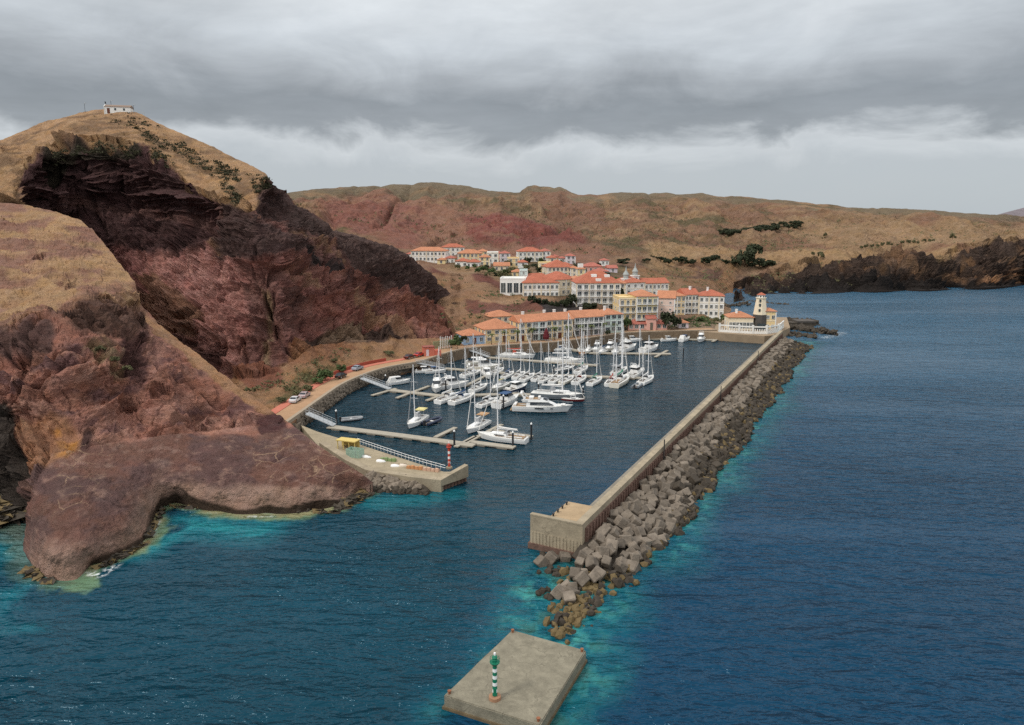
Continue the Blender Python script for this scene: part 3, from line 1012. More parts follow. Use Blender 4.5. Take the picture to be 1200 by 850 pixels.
blend(sand, sstep(.3, .8, near) * .95 * (wx < -8) * (.2 + .8 * sstep(-66, -58, wx)) * sstep(.40, .56, n2 * .5 + n1 * .5 + .06))
stone = 1 - np.clip((seg_dist(wx, wy, [tuple(W(440, 590)[:2]), tuple(W(530, 580)[:2])]) + (n2 - .5) * 5) / 5.5, 0, 1)
blend(turq, sstep(0.05, .8, stone) * .75)
# current streaks and dark gusts in the open water
gust = fbm(np.stack([wx * .012 + wy * .004, wy * .05, 0 * wx], 1), 4, 431)
wc *= (1 + .45 * (gust - .5))[:, None]
foam = (1 - np.clip((np.abs(d_sh - .3 - .8 * n2)) / .4, 0, 1)) * sstep(.50, .62, fbm(wp * .12, 3, 441)) * (wx < -28) * (wx > -58) * .8
foam = np.maximum(foam, (1 - np.clip(seg_dist(wx, wy, [tuple(W(106, 672)[:2]), tuple(W(118, 674)[:2]), tuple(W(135, 663)[:2])]) / 1.0, 0, 1)))
foam = np.maximum(foam, .7 * (1 - np.clip(seg_dist(wx, wy, [tuple(W(968, 396)[:2]), tuple(W(985, 390)[:2])]) / 3.5, 0, 1)))
nr, nc = len(YR), len(XR)
idx = np.arange(nr * nc).reshape(nr, nc)
q = np.stack([idx[:-1, :-1], idx[:-1, 1:], idx[1:, 1:], idx[1:, :-1]], 2).reshape(-1, 4)
me = bpy.data.meshes.new('sea')
me.vertices.add(nr * nc)
me.vertices.foreach_set('co', wp.astype(np.float32).ravel())
me.loops.add(q.size)
me.loops.foreach_set('vertex_index', q.ravel().astype(np.int32))
me.polygons.add(len(q))
me.polygons.foreach_set('loop_start', np.arange(0, q.size, 4, dtype=np.int32))
me.polygons.foreach_set('loop_total', np.full(len(q), 4, np.int32))
ca = me.color_attributes.new('paint', 'FLOAT_COLOR', 'POINT')
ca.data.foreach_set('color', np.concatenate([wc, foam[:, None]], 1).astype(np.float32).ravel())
me.update()
m = bpy.data.materials.new('sea_water')
m.use_nodes = True
nt = m.node_tree
b = nt.nodes['Principled BSDF']
at = nt.nodes.new('ShaderNodeAttribute')
at.attribute_name = 'paint'
geo = nt.nodes.new('ShaderNodeNewGeometry')


def wnode(kind, scale, rot, stretch, detail=4, dist=0.0):
    mp = nt.nodes.new('ShaderNodeMapping')
    mp.inputs['Rotation'].default_value = (0, 0, R(rot))
    mp.inputs['Scale'].default_value = (scale * stretch, scale, scale)
    nt.links.new(geo.outputs['Position'], mp.inputs[0])
    n = nt.nodes.new('ShaderNodeTexNoise')
    n.inputs['Scale'].default_value = 1
    n.inputs['Detail'].default_value = detail
    n.inputs['Roughness'].default_value = 0.55
    n.inputs['Distortion'].default_value = dist
    nt.links.new(mp.outputs[0], n.inputs['Vector'])
    return n.outputs['Fac']


def nmath(op, a, b_, clamp=False):
    n = nt.nodes.new('ShaderNodeMath')
    n.operation = op
    n.use_clamp = clamp
    for i, v_ in enumerate((a, b_)):
        if isinstance(v_, (int, float)):
            n.inputs[i].default_value = v_
        else:
            nt.links.new(v_, n.inputs[i])
    return n.outputs[0]


h = nmath('ADD', nmath('MULTIPLY', wnode('n', .12, 14, .4, 3, .3), 1.6), nmath('MULTIPLY', wnode('n', .55, 12, .42, 3, .3), 1.1))
h = nmath('ADD', h, nmath('MULTIPLY', wnode('n', 1.6, 6, .5, 3, .2), .22))
bp = nt.nodes.new('ShaderNodeBump')
bp.inputs['Strength'].default_value = 1.0
bp.inputs['Distance'].default_value = 1.7
pat = nmath('ADD', .45, nmath('MULTIPLY', nmath('SUBTRACT', wnode('n', .022, 10, .35, 3, .6), .36), 3.0, True))
nt.links.new(nmath('MULTIPLY', pat, .95), bp.inputs['Strength'])
nt.links.new(h, bp.inputs['Height'])
nt.links.new(bp.outputs[0], b.inputs['Normal'])
fo = nmath('MULTIPLY', nmath('MULTIPLY', nmath('SUBTRACT', wnode('n', 1.2, 0, 1, 5), .47), 9.0, True), at.outputs['Alpha'])
mx = nt.nodes.new('ShaderNodeMix')
mx.data_type = 'RGBA'
nt.links.new(fo, mx.inputs['Factor'])
nt.links.new(at.outputs['Color'], mx.inputs['A'])
mx.inputs['B'].default_value = (.75, .78, .78, 1)
nt.links.new(mx.outputs['Result'], b.inputs['Base Color'])
b.inputs['Roughness'].default_value = 0.17
b.inputs['IOR'].default_value = 1.33
b.inputs['Specular IOR Level'].default_value = 0.42
b.inputs['Specular Tint'].default_value = (.50, .80, 1.0, 1)
me.materials.append(m)
sea = bpy.data.objects.new('sea', me)
COL.objects.link(sea)
sea['kind'] = 'structure'
# ------------------------------------------------------------------ shared materials
m_conc = mat('weathered_concrete', S(178, 164, 140, .74), .9, .30, .35, .2, .05, 4, crack=.22)
m_conc2 = mat('grey_concrete', S(158, 150, 136, .70), .9, .32, .5, .2, .05, 5, streak=.4)
m_wallface = mat('stained_wall', S(128, 102, 90, .75), .95, .40, .5, .15, .12, 2.5, streak=.25)
m_block = mat('block_concrete', S(136, 125, 112, .72), .95, .45, .75, .2, .10, 3.0, rand=.26)
m_rockd = mat('wet_rock', S(74, 66, 56, .8), .8, .35, .6, .3, .12, 2.0, rand=.2)
m_rockt = mat('weedy_rock', S(122, 104, 70, .8), .8, .35, .6, .3, .10, 2.0, rand=.2)
m_stone = mat('revetment_stone', S(138, 126, 112, .78), .95, .38, .8, .2, .10, 2.5)
m_white = mat('white_paint', (.80, .80, .78, 1), .5, .05, .4)
m_wwall = mat('white_render', (.78, .77, .73, 1), .85, .08, .25)
m_dark = mat('dark_metal', S(50, 52, 56, .8), .5, .15, 2)
m_steel = mat('pale_metal', S(190, 194, 196, .8), .4, .08, 2)
m_green = mat('green_paint', S(18, 122, 92, .85), .5, .1, 1)
m_red = mat('red_paint', S(196, 76, 58, .85), .5, .12, 1)
m_yellow = mat('yellow_paint', S(228, 202, 120, .8), .6, .08, .6)
m_mint = mat('mint_paint', S(176, 206, 186, .78), .6, .08, .6)
m_road = mat('dusty_road', S(188, 152, 120, .78), .95, .16, .25, .1, .03, 4)
m_walk = mat('red_paving', S(206, 128, 108, .8), .9, .12, .5, .1, .02, 6)
m_kerb = mat('kerb_stone', S(176, 160, 140, .8), .9, .15, 1, .1)
m_glass = mat('dark_glass', S(46, 54, 62, .7), .12, .15, .4, .5)
m_rubber = mat('rubber', S(28, 28, 28), .8, .1, 2)
m_deck = mat('pontoon_planks', S(184, 176, 160, .75), .85, .16, 1.2, .15, .02, 5)
m_float = mat('pontoon_float', S(150, 142, 128, .75), .85, .2, 1.2, .2)

# ------------------------------------------------------------------ breakwater wall
bA = W(684.5, 613, 5.4)                       # seaward top corner at the near end
bB = W(917.5, 387.6, 5.4)
bdir = Vector((bB.x - bA.x, bB.y - bA.y, 0))
BL = bdir.length
bdir.normalize()
bnor = Vector((bdir.y, -bdir.x, 0))           # towards the open sea
byaw = math.atan2(bdir.y, bdir.x)


def BWp(s, a, z=0.0):
    p = Vector((bA.x, bA.y, 0)) + bdir * s + bnor * a
    return Vector((p.x, p.y, z))


bw = empty('breakwater', (bA.x, bA.y, 0), byaw, 'long straight concrete breakwater with raised sea wall and flat walkway', 'breakwater')
# local frame: x along the wall, y to the harbour side
w = MB()
prof = [(0, -2.5), (0, 5.4), (0.05, 5.4), (1.15, 5.35), (1.2, 3.3)]
w.box(0, 0, -2.5, BL, 1.2, 5.4)
w.build('sea_wall', m_conc, bw)
w = MB()
w.box(9.4, 1.203, -2.5, BL, 3.5, 3.4)
w.build('walkway', m_conc2, bw)
w = MB()
k = 0.8
while k < BL - 1:
    w.box(k, -.28, -2, k + .42, -.003, 4.3)
    k += 1.25
w.build('buttress', m_wallface, bw)
w = MB()
w.box(.4, -.12, -2, BL - .4, -.004, 4.45)
w.build('wall_facing', m_wallface, bw)
w = MB()
w.box(.003, 1.203, -2.5, 9.35, 6.6, 4.1)
w.build('end_platform', mat('platform_top', S(190, 165, 132, .74), .9, .22, .5, .15, .03, 5), bw)
w = MB()
w.box(-.7, -.05, .9, -.003, 8.35, 5.4)
w.box(-.74, -.03, 5.2, -.01, 8.38, 5.43)
for i in range(15):
    w.box(-.78, .2 + i * .55, .9, -.701, .5 + i * .55, 2.7)
w.build('end_wall', m_conc, bw)
w = MB()
w.box(-1.0, -.1, -2.5, -.001, 8.6, .9)
w.build('footing', m_wallface, bw)
for i in range(5):
    MB().lathe([(.14, 4.1), (.14, 4.45), (.22, 4.5), (.22, 4.6)], 8, cx=1.2 + i * 1.7, cy=6.2).build('bollard', m_dark, bw)
for k in (40, 92, 150):
    MB().box(k, -.42, 2.2, k + .35, -.285, 7.0).build('marker_post', m_dark, bw)


# ------------------------------------------------------------------ armour blocks
def rough_block(seed, s=1.0, ch=.09, jag=.028):
    rr = random.Random(seed)
    bm = bmesh.new()
    bmesh.ops.create_cube(bm, size=s)
    bmesh.ops.bevel(bm, geom=bm.edges[:] + bm.verts[:], offset=ch * s, segments=1, profile=.5, affect='EDGES')
    for v in bm.verts:
        v.co += Vector((rr.uniform(-1, 1), rr.uniform(-1, 1), rr.uniform(-1, 1))) * jag * s
    me = bpy.data.meshes.new('armour_block')
    bm.to_mesh(me)
    bm.free()
    return me


def boulder_geo(rr, s):
    bm = bmesh.new()
    bmesh.ops.create_icosphere(bm, subdivisions=1, radius=.5)
    vs = []
    for v in bm.verts:
        vs.append(v.co * (1 + rr.uniform(-.3, .25)))
    fs = [tuple(x.index for x in f.verts) for f in bm.faces]
    bm.free()
    sc = Vector((rr.uniform(.75, 1.3), rr.uniform(.75, 1.3), rr.uniform(.55, .95))) * s
    e_ = Euler((rr.uniform(0, 6), rr.uniform(0, 6), rr.uniform(0, 6))).to_matrix()
    return [e_ @ Vector((v.x * sc.x, v.y * sc.y, v.z * sc.z)) for v in vs], fs


blk = [rough_block(i) for i in range(5)]
blk_d = [b_.copy() for b_ in blk]
for b_ in blk:
    b_.materials.append(m_block)
for b_ in blk_d:
    b_.materials.append(m_rockd)
rr = random.Random(5)
cand = []
s = -12.0
while s < BL - 4:
    step = 1.5
    wid = 9.0 if s > 8 else 7.5 + .12 * s
    if s < 0:
        wid = 6 + s * .30
    a = .9 if s >= 0 else .9 + .0
    while a < wid:
        ja, js = rr.uniform(-.5, .5), rr.uniform(-.6, .6)
        f = max(0, a) / max(wid, 1)
        z = 2.7 * (1 - f) ** .8 - .15 + rr.uniform(-.5, .6)
        if s < 0:
            z = max(.0, 1.9 * (1 - abs(a - 2.5) / 6) * (1 + s / 13)) + rr.uniform(-.4, .5)
        sz = rr.uniform(1.2, 1.72)
        cand.append((s + js, a + ja + .3, z, sz, f))
        a += 1.5
    s += step
cand.append((-3.4, -3.6, .5, 1.7, .5))
cand.append((-4.8, -4.5, .25, 1.6, .5))
cand.append((-1.9, -2.2, .1, 1.6, .5))
camv = Vector((0, 0, CAM_H))
vis = sorted(cand, key=lambda c: (BWp(c[0], c[1], c[2]) - camv).length / c[3])
GRP = 'concrete armour blocks heaped along the breakwater'
far_mb = MB()
for i, (s, a, z, sz, f) in enumerate(vis):
    p = BWp(s, a, z)
    if i < 300:
        dark_ = f > .62 + rr.uniform(-.12, .12) and s > 30
        o = bpy.data.objects.new('armour_block', (blk_d if dark_ else blk)[i % 5])
        o.location = p
        o.scale = (sz, sz, sz * rr.uniform(.85, 1.1))
        o.rotation_euler = (rr.uniform(-.75, .75), rr.uniform(-.75, .75), rr.uniform(0, 3))
        COL.objects.link(o)
        tag(o, 'dark wet concrete block low on the sea side of the breakwater' if dark_ else 'grey cubic concrete block heaped on the sea side of the breakwater', 'concrete block', GRP + (' at the waterline' if dark_ else ''))
    else:
        rm = Euler((rr.uniform(-.6, .6), rr.uniform(-.6, .6), rr.uniform(0, 3))).to_matrix()
        me_ = blk[i % 5]
        if f < .55:
            vs_, fs_ = [v.co.copy() for v in me_.vertices], [tuple(pl.vertices) for pl in me_.polygons]
        else:
            vs_, fs_ = boulder_geo(rr, 1.1)
        far_mb.add([p + rm @ (v * sz) for v in vs_], fs_, 1 if f > .5 + rr.uniform(-.1, .1) else 0)
bed = MB()
for k in range(60):
    s_ = -4 + (BL - 2) * k / 59
    wd = 8.5 if s_ > 6 else 6.5
    for a_, z_ in ((-.2, 2.2), (wd * .5, 1.0), (wd, -.3)):
        p_ = BWp(s_, a_, z_)
        bed.v.append((p_.x, p_.y, p_.z + rr.uniform(-.3, .3)))
    if k:
        b0 = 3 * k
        for j in range(2):
            bed.f.append((b0 - 3 + j, b0 - 2 + j, b0 + 1 + j, b0 + j))
            bed.m.append(0)
tag(bed.build('rubble_core', m_rockd), kind='structure')
tag(far_mb.build('armour_heap', [m_block, m_rockd]), kind='stuff')
# dark boulders at the waterline, weedy rubble off the end
mb = MB()
for i in range(2300):
    s = rr.uniform(-6, BL - 2) if i < 1300 else rr.uniform(30, BL - 2)
    wid = (8.9 + .004 * s) if s > 8 else 7.6 + .1 * s
    wid += 2.0 * (vnoise(np.array([[s * .13, 0, 0]]), 77)[0] - .4)
    a = wid + rr.uniform(-3.4 if s > 40 else -1.6, 1.0) * (1 if rr.random() < .8 else 1.6)
    vs_, fs_ = boulder_geo(rr, rr.uniform(.7, 1.7))
    p = BWp(s, a, rr.uniform(-.4, .35) + max(0, (wid - a) * .34))
    mb.add([p + v for v in vs_], fs_, 0 if rr.random() < .8 else 1)
for i in range(330):
    t_ = rr.uniform(0, 1)
    q_ = W(704, 668).lerp(W(658, 748), t_)
    vs_, fs_ = boulder_geo(rr, rr.uniform(.5, 1.5))
    p = Vector((q_.x + rr.gauss(0, 1.9 - 1.1 * t_), q_.y + rr.gauss(0, .6), rr.uniform(-.35, .2)))
    mb.add([p + v for v in vs_], fs_, 1 if rr.random() < .75 else 0)
for px, py in [(645, 668), (650, 672), (657, 668), (638, 690), (633, 696), (644, 700), (640, 650), (634, 670)]:
    for _ in range(3):
        vs_, fs_ = boulder_geo(rr, rr.uniform(.6, 1.5))
        q_ = W(px + rr.uniform(-4, 4), py + rr.uniform(-3, 3))
        mb.add([q_ + v for v in vs_], fs_, 0)
tag(mb.build('shore_boulders', [m_rockd, m_rockt]), kind='stuff')
# fallen boulders round the foot of the bench and in the gully left of it
mb = MB()
for (x0, y0, x1, y1, n, sd, hh) in [(2, 612, 20, 606, 60, 1.4, 1.6), (-40, 615, 5, 600, 60, 2.0, 2.2), (30, 668, 58, 684, 26, .5, .3), (120, 664, 170, 638, 40, .5, .3), (172, 632, 190, 598, 40, .4, .3), (200, 594, 400, 601, 70, .5, .2), (400, 596, 432, 577, 50, .7, .7)]:
    for i in range(n):
        q_ = W(x0, y0).lerp(W(x1, y1), rr.random())
        vs_, fs_ = boulder_geo(rr, rr.uniform(.35, 1.3))
        mb.add([Vector((q_.x + rr.gauss(0, sd), q_.y + rr.gauss(0, sd), rr.uniform(-.35, hh))) + v for v in vs_], fs_, 0 if rr.random() < .7 else 1)
tag(mb.build('fallen_boulders', [m_rockd, m_rockt]), kind='stuff')
# skerries off the lighthouse point
mb = MB()
for (x0, y0, x1, y1, n, wd, hh) in [(920, 384, 972, 391, 260, 3.2, 1.4), (922, 378, 955, 380, 120, 2.2, 1.8), (868, 352, 925, 357.5, 40, 1.2, .2), (850, 360, 876, 356, 60, 3, .8), (925, 392, 950, 395, 90, 3, .8)]:
    for i in range(n):
        q_ = W(x0, y0).lerp(W(x1, y1), rr.random())
        vs_, fs_ = boulder_geo(rr, rr.uniform(1, 2.6))
        p = Vector((q_.x + rr.gauss(0, wd * .4), q_.y + rr.gauss(0, wd), rr.uniform(-.5, hh)))
        mb.add([p + v for v in vs_], fs_, 0)
tag(mb.build('skerry_rocks', m_rockd), kind='stuff')
g0, g1 = W(928, 381.5), W(954, 381.5)
jt = empty('stone_jetty', g0, 0, 'low dark stone jetty poking into the open sea beyond the lighthouse point', 'jetty')
MB().box(-2, -2, -2, (g1 - g0).x, 5, 1.6).build('jetty_body', m_rockd, jt)
MB().box((g1 - g0).x - 9, -2.2, 1.6, (g1 - g0).x - .2, 5.1, 2.4).build('jetty_head', mat('jetty_concrete', S(92, 86, 80, .8), .9, .25, .6), jt)

# ------------------------------------------------------------------ the slab with the green light
c0, c1, c2, c3 = W(600, 738, 1.5), W(687, 762, 1.5), W(632.5, 850, 1.5), W(520, 815, 1.5)
sl_o = empty('concrete_slab', ((c0 + c1 + c2 + c3) / 4).to_2d().to_3d(), 0, 'flat weathered concrete platform standing alone in the water in the foreground', 'platform')
ce = sl_o.location
poly = [(v.x - ce.x, v.y - ce.y) for v in (c0, c1, c2, c3)]
m_slab = mat('slab_concrete', S(156, 149, 130, .66), .92, .36, .8, .2, .06, 6, crack=.34)
bm = bmesh.new()
mbx = MB().prism(poly, -2.2, 1.5)
bm_me = mbx.mesh('slab_top', [m_slab])
bm.from_mesh(bm_me)
bmesh.ops.bevel(bm, geom=[e_ for e_ in bm.edges], offset=.1, segments=2, affect='EDGES')
bmesh.ops.subdivide_edges(bm, edges=bm.edges[:], cuts=3, use_grid_fill=True)
for v in bm.verts:
    v.co += Vector((rr.uniform(-1, 1), rr.uniform(-1, 1), rr.uniform(-.5, .5))) * .03
bm.to_mesh(bm_me)
bm.free()
o = bpy.data.objects.new('slab_top', bm_me)
link(o, sl_o)
foot = MB().prism([(x * 1.025, y * 1.025) for x, y in poly], -2.3, .28).build('slab_footing', mat('tidal_concrete', S(120, 104, 78, .7), .9, .4, .8), sl_o)
w = MB()
for (x, y) in poly:
    MB().lathe([(.13, 1.45), (.13, 1.72), (.2, 1.76), (.2, 1.86)], 8, cx=x * .93, cy=y * .93).build('mooring_bollard', mat('rusty_iron', S(150, 96, 66, .8), .8, .3, 3), sl_o)


def light_tower(p, H, paint, label, bands, basecol, name='light_tower', cat='light tower'):
    t = empty(name, p, 0, label, cat)
    MB().lathe([(.62, 0), (.60, .34), (.5, .4)], 16).build('plinth', basecol, t)
    zt = H * .74
    n = bands
    dz_ = (zt - .38) / n
    prof, ms = [], []
    z0 = .38
    for i in range(n):
        z1 = z0 + dz_
        prof += [(.25 - .03 * i / n, z0), (.25 - .03 * (i + 1) / n, z1 - .002)]
        ms += [i % 2, i % 2]
        z0 = z1
    ms = ms[:len(prof) - 1]
    MB().lathe(prof, 14, mats=ms).build('striped_column', [paint, m_white], t)
    g = MB().lathe([(.22, zt - .1), (.50, zt + .25), (.52, zt + .32), (.25, zt + .36)], 14).build('gallery', paint, t)
    r_ = MB()
    for j in range(10):
        a_ = 2 * PI * j / 10
        r_.tube([(.47 * math.cos(a_), .47 * math.sin(a_), zt + .3), (.47 * math.cos(a_), .47 * math.sin(a_), zt + .75)], .015, 4)
    r_.tube([(.47 * math.cos(2 * PI * j / 16), .47 * math.sin(2 * PI * j / 16), zt + .75) for j in range(17)], .02, 4, caps=False)
    r_.build('railing', paint, g)
    MB().lathe([(.26, zt + .36), (.24, zt + .75), (.30, zt + .8), (.2, zt + .95), (.06, zt + 1.05)], 12).build('lamp_housing', paint, t)
    MB().lathe([(.11, zt + 1.05), (.11, zt + 1.3), (.03, H)], 8).build('lantern', m_white, t)
    MB().box(-.16, -.30, .5, .16, -.2, 1.3).build('hatch', paint, t)
    return t


light_tower(W(580, 819, 1.5), 5.1, m_green, 'green and white striped navigation light on the foreground concrete platform', 9, mat('rust_plinth', S(176, 134, 104, .75), .9, .25, 2))

# ------------------------------------------------------------------ inner mole with the red light
def Pq(lst, z):
    return [tuple(W(x, y, z)[:2]) for x, y in lst]


mole = empty('mole', (0, 0, 0), 0, 'short angled concrete mole with sea wall under the red and white light', 'mole')
org = W(470, 548, 1.6)
mole.location = (org.x, org.y, 0)


def Lo(lst, z):
    return [(x - org.x, y - org.y) for x, y in Pq(lst, z)]


m_pave = mat('mole_paving', S(180, 166, 140, .72), .95, .25, .5, .15, .03, 5, crack=.3)
# deck of the mole (low harbour side)
MB().prism(Lo([(352, 498), (372, 506), (418, 520), (470, 537), (520, 553), (545, 552.5), (542, 556), (515, 565), (480, 563), (432, 556), (400, 540), (372, 522)], 1.6), -2, 1.6).build('mole_deck', m_pave, mole)


def wall_run(pix, z, th, z0, mb):
    pts = [W(x, y, z) for x, y in pix]
    for a_, b_ in zip(pts[:-1], pts[1:]):
        d_ = (b_ - a_)
        d_.z = 0
        d_.normalize()
        n_ = Vector((-d_.y, d_.x, 0)) * th
        a2, b2 = a_ - d_ * 0.0, b_ + d_ * .12
        mb.prism([(p.x - org.x, p.y - org.y) for p in (a2, b2, b2 + n_, a2 + n_)], z0, z + rr.uniform(0, .02))
    return mb


wl_ = wall_run([(374, 519), (405, 539.5), (429, 551), (480, 559), (516, 563)], 2.3, 1.5, -2, MB())
wl_.build('parapet_wall', m_conc, mole)
a_, b_ = W(516, 563, 2.3) - org, W(547, 552.5, 2.3) - org
d_ = (b_ - a_).normalized() 
n_ = Vector((-d_.y, d_.x, 0)) * .9
wl_ = MB()
vs_ = []
for q_, zt_ in ((a_, 2.33), (b_ + d_ * .3, 3.5)):
    for off_ in (Vector((0, 0, 0)) - n_ * .12, n_):
        vs_ += [(q_.x + off_.x, q_.y + off_.y, 1.15), (q_.x + off_.x, q_.y + off_.y, zt_)]
wl_.add(vs_, [(0, 4, 5, 1), (4, 6, 7, 5), (6, 2, 3, 7), (2, 0, 1, 3), (1, 5, 7, 3), (0, 2, 6, 4)])
wl_.build('end_parapet', m_conc, mole)
pl = MB()
a_, b_ = W(517.5, 572.5, .3), W(547.5, 561, .3)
for i in range(8):
    q_ = a_.lerp(b_, (i + .1) / 8)
    pl.lathe([(.42, -3), (.42, 1.14)], 8, cx=q_.x - org.x, cy=q_.y - org.y)
pl.build('sheet_piles', m_wallface, mole)
ra = MB()
rl = [W(x, y, 1.6) for x, y in [(419, 519), (450, 529.5), (475, 538), (500, 545.5), (522, 551.5)]]
for p_, q_ in zip(rl[:-1], rl[1:]):
    n_ = max(2, int((q_ - p_).length / 1.0))
    for j in range(n_):
        r_ = p_.lerp(q_, j / n_)
        ra.tube([(r_.x - org.x, r_.y - org.y, 1.5), (r_.x - org.x, r_.y - org.y, 2.6)], .035, 4)
for zz in (2.1, 2.6):
    ra.tube([(p_.x - org.x, p_.y - org.y, zz) for p_ in rl], .05, 4)
ra.build('railing', m_white, mole)
mk = MB()
for k in range(3):
    q_ = W(503 + k * 2.6, 560 + k * .5, 2.6)
    mk.box(q_.x - org.x - .2, q_.y - org.y - .06, 2.4 + .3 * (k % 2), q_.x - org.x + .2, q_.y - org.y - .02, 3.1)
light_tower(W(526.5, 549, 1.6), 5.4, m_red, 'red and white banded navigation light at the end of the inner mole', 7, m_conc)
# rubble outside the mole
mb = MB()
for i in range(240):
    t_ = rr.random()
    q_ = W(432, 576).lerp(W(500, 580), t_)
    s_ = rr.uniform(.8, 1.9)
    k2 = rr.random()
    qt = W(428, 556, 1.6).lerp(W(486, 563, 1.2), t_)
    vs_, fs_ = boulder_geo(rr, s_)
    p = Vector((q_.x + (qt.x - q_.x) * k2 + rr.uniform(-.6, .6), q_.y + (qt.y - q_.y) * k2, rr.uniform(-.3, .25) + 1.5 * k2))
    mb.add([p + v for v in vs_], fs_, 0 if k2 > .25 else 1)
tag(mb.build('mole_rubble', [m_stone, m_rockd]), kind='stuff')
# yellow shelter
p = W(408, 526, 1.6)
sh_o = empty('shelter', p, R(-20), 'open shelter with a sloping yellow roof at the root of the mole', 'shelter')
MB().prism([(-3.2, -1.2), (3.2, -1.2), (3.2, 1.5), (-3.2, 1.5)], 2.25, 2.5).build('roof', m_yellow, sh_o)
for x in (-2.8, -.9, 1.0, 2.9):
    MB().box(x - .09, -1.0, 0, x + .09, -.82, 2.25).build('post', m_yellow, sh_o)
MB().box(-3, 1.2, 0, 3, 1.35, 2.25).build('back_wall', m_yellow, sh_o)
MB().box(-2.4, .5, .4, 2.4, 1.0, .5).build('bench', m_conc, sh_o)
sh_o.scale = (.72, .8, .8)
# mint kiosk with slatted screen
p = W(416, 535, 1.6)
kz = empty('fenced_enclosure', p, R(-22), 'pale mint green slatted enclosure beside the white railing on the mole', 'enclosure')
w = MB()
for i in range(16):
    w.box(-2.2 + i * .28, -1.2, 0, -2.2 + i * .28 + .2, -1.12, 2.0 + .12 * (i % 2))
w.build('slat_screen', m_mint, kz)
w = MB()
for i in range(16):
    w.box(-2.2 + i * .28, 1.2, 0, -2.2 + i * .28 + .2, 1.28, 2.0)
w.build('slat_screen', m_mint, kz)
MB().box(-2.25, -1.1, 1.1, -2.2, 1.2, 2.05).box(2.3, -1.1, 0, 2.35, 1.2, 2.05).build('side_panel', m_mint, kz)
MB().tube([(1.2, -1.3, 0), (1.2, -1.3, 3.2)], .04, 5).build('pole', m_steel, kz)
kz.scale = (.68, .8, .8)
# hauled-out dinghies and crates on the mole
for i, (px, py, L_, c_, lb, cat_) in enumerate([(430, 536, 2.6, m_white, 'upturned white dinghy on the mole, nearest the mint enclosure', 'dinghy'), (447, 541, 2.4, m_white, 'upturned white dinghy in the middle of the mole deck', 'dinghy'),
                                          (464, 546.5, 2.4, m_white, 'first of two upturned white tenders side by side on the mole', 'dinghy'), (472, 546, 2.3, mat('cream_gel', S(228, 214, 196, .9), .4, .05, 1), 'cream upturned tender beside a white one on the mole', 'dinghy')]):
    dg = empty('dinghy', W(px, py, 1.6), R(-20 + 8 * i), lb, cat_)
    vs_, fs_ = [], []
    for k in range(7):
        x = -L_ / 2 + L_ * k / 6
        wd = .7 * math.sin(PI * (.22 + .78 * k / 6)) ** .6
        for j in range(7):
            a_ = PI * j / 6
            vs_.append((x, -wd * math.cos(a_), .62 * wd / .7 * math.sin(a_)))
    for k in range(6):
        for j in range(6):
            fs_.append((k * 7 + j, (k + 1) * 7 + j, (k + 1) * 7 + j + 1, k * 7 + j + 1))
    fs_.append(tuple(range(7)))
    MB().add(vs_, fs_).build('hull', c_, dg)
    MB().box(-L_ / 2, -.035, .5, L_ / 2 - .2, .035, .66).build('keel', m_kerb, dg)
    dg.scale = (.8, .8, .75)
for (px, py, c_, lb) in [(486, 549.5, mat('orange_crate', S(206, 148, 100, .8), .8, .2, 2), 'low orange stack of fish crates on the mole deck'), (505, 552, mat('pink_crate', S(214, 176, 150, .8), .8, .2, 2), 'pale pink crates near the mole end'), (455, 540, mat('green_net', S(140, 160, 110, .8), .9, .3, 3), 'heap of green netting on the mole')]:
    cr_o = empty('crate_stack' if 'crate' in lb else 'net_heap', W(px, py, 1.6), R(-18), lb, 'crates' if 'crate' in lb else 'netting')
    for j in range(4):
        w = MB()
        w.box(-1.6 + j * .85, -.4, 0, -1.6 + j * .85 + .75, .3, .35 + .15 * (j % 2))
        w.box(-1.55 + j * .85, -.35, .36 + .15 * (j % 2), -1.6 + j * .85 + .6, .2, .5 + .15 * (j % 2))
        w.build('crate' if 'crate' in lb else 'net_bundle', c_, cr_o)

# ------------------------------------------------------------------ quay, road, revetment
def offset_path(p3, off):
    out = []
    for i, p_ in enumerate(p3):
        d_ = (p3[min(i + 1, len(p3) - 1)] - p3[max(i - 1, 0)])
        d_.z = 0
        d_.normalize()
        out.append(p_ + Vector((-d_.y, d_.x, 0)) * off)
    return out


def ribbon(name, p0, p1, z0, z1, m_, kind='structure', parent=None):
    vs_, fs_ = [], []
    for a_, b_ in zip(p0, p1):
        vs_ += [(a_.x, a_.y, z0), (a_.x, a_.y, z1), (b_.x, b_.y, z1), (b_.x, b_.y, z0)]
    for i in range(len(p0) - 1):
        for j in range(3):
            fs_.append((i * 4 + j, i * 4 + j + 1, (i + 1) * 4 + j + 1, (i + 1) * 4 + j))
    o_ = MB().add(vs_, fs_).build(name, m_, parent)
    if kind:
        o_['kind'] = kind
    return o_


def dense(pix, z, n=6):
    pts = [W(x, y, z) for x, y in pix]
    out = []
    for a_, b_ in zip(pts[:-1], pts[1:]):
        for j in range(n):
            out.append(a_.lerp(b_, j / n))
    out.append(pts[-1])
    # soften corners
    for _ in range(6):
        out = [out[0]] + [(out[i - 1] + out[i] * 2 + out[i + 1]) / 4 for i in range(1, len(out) - 1)] + [out[-1]]
    return out


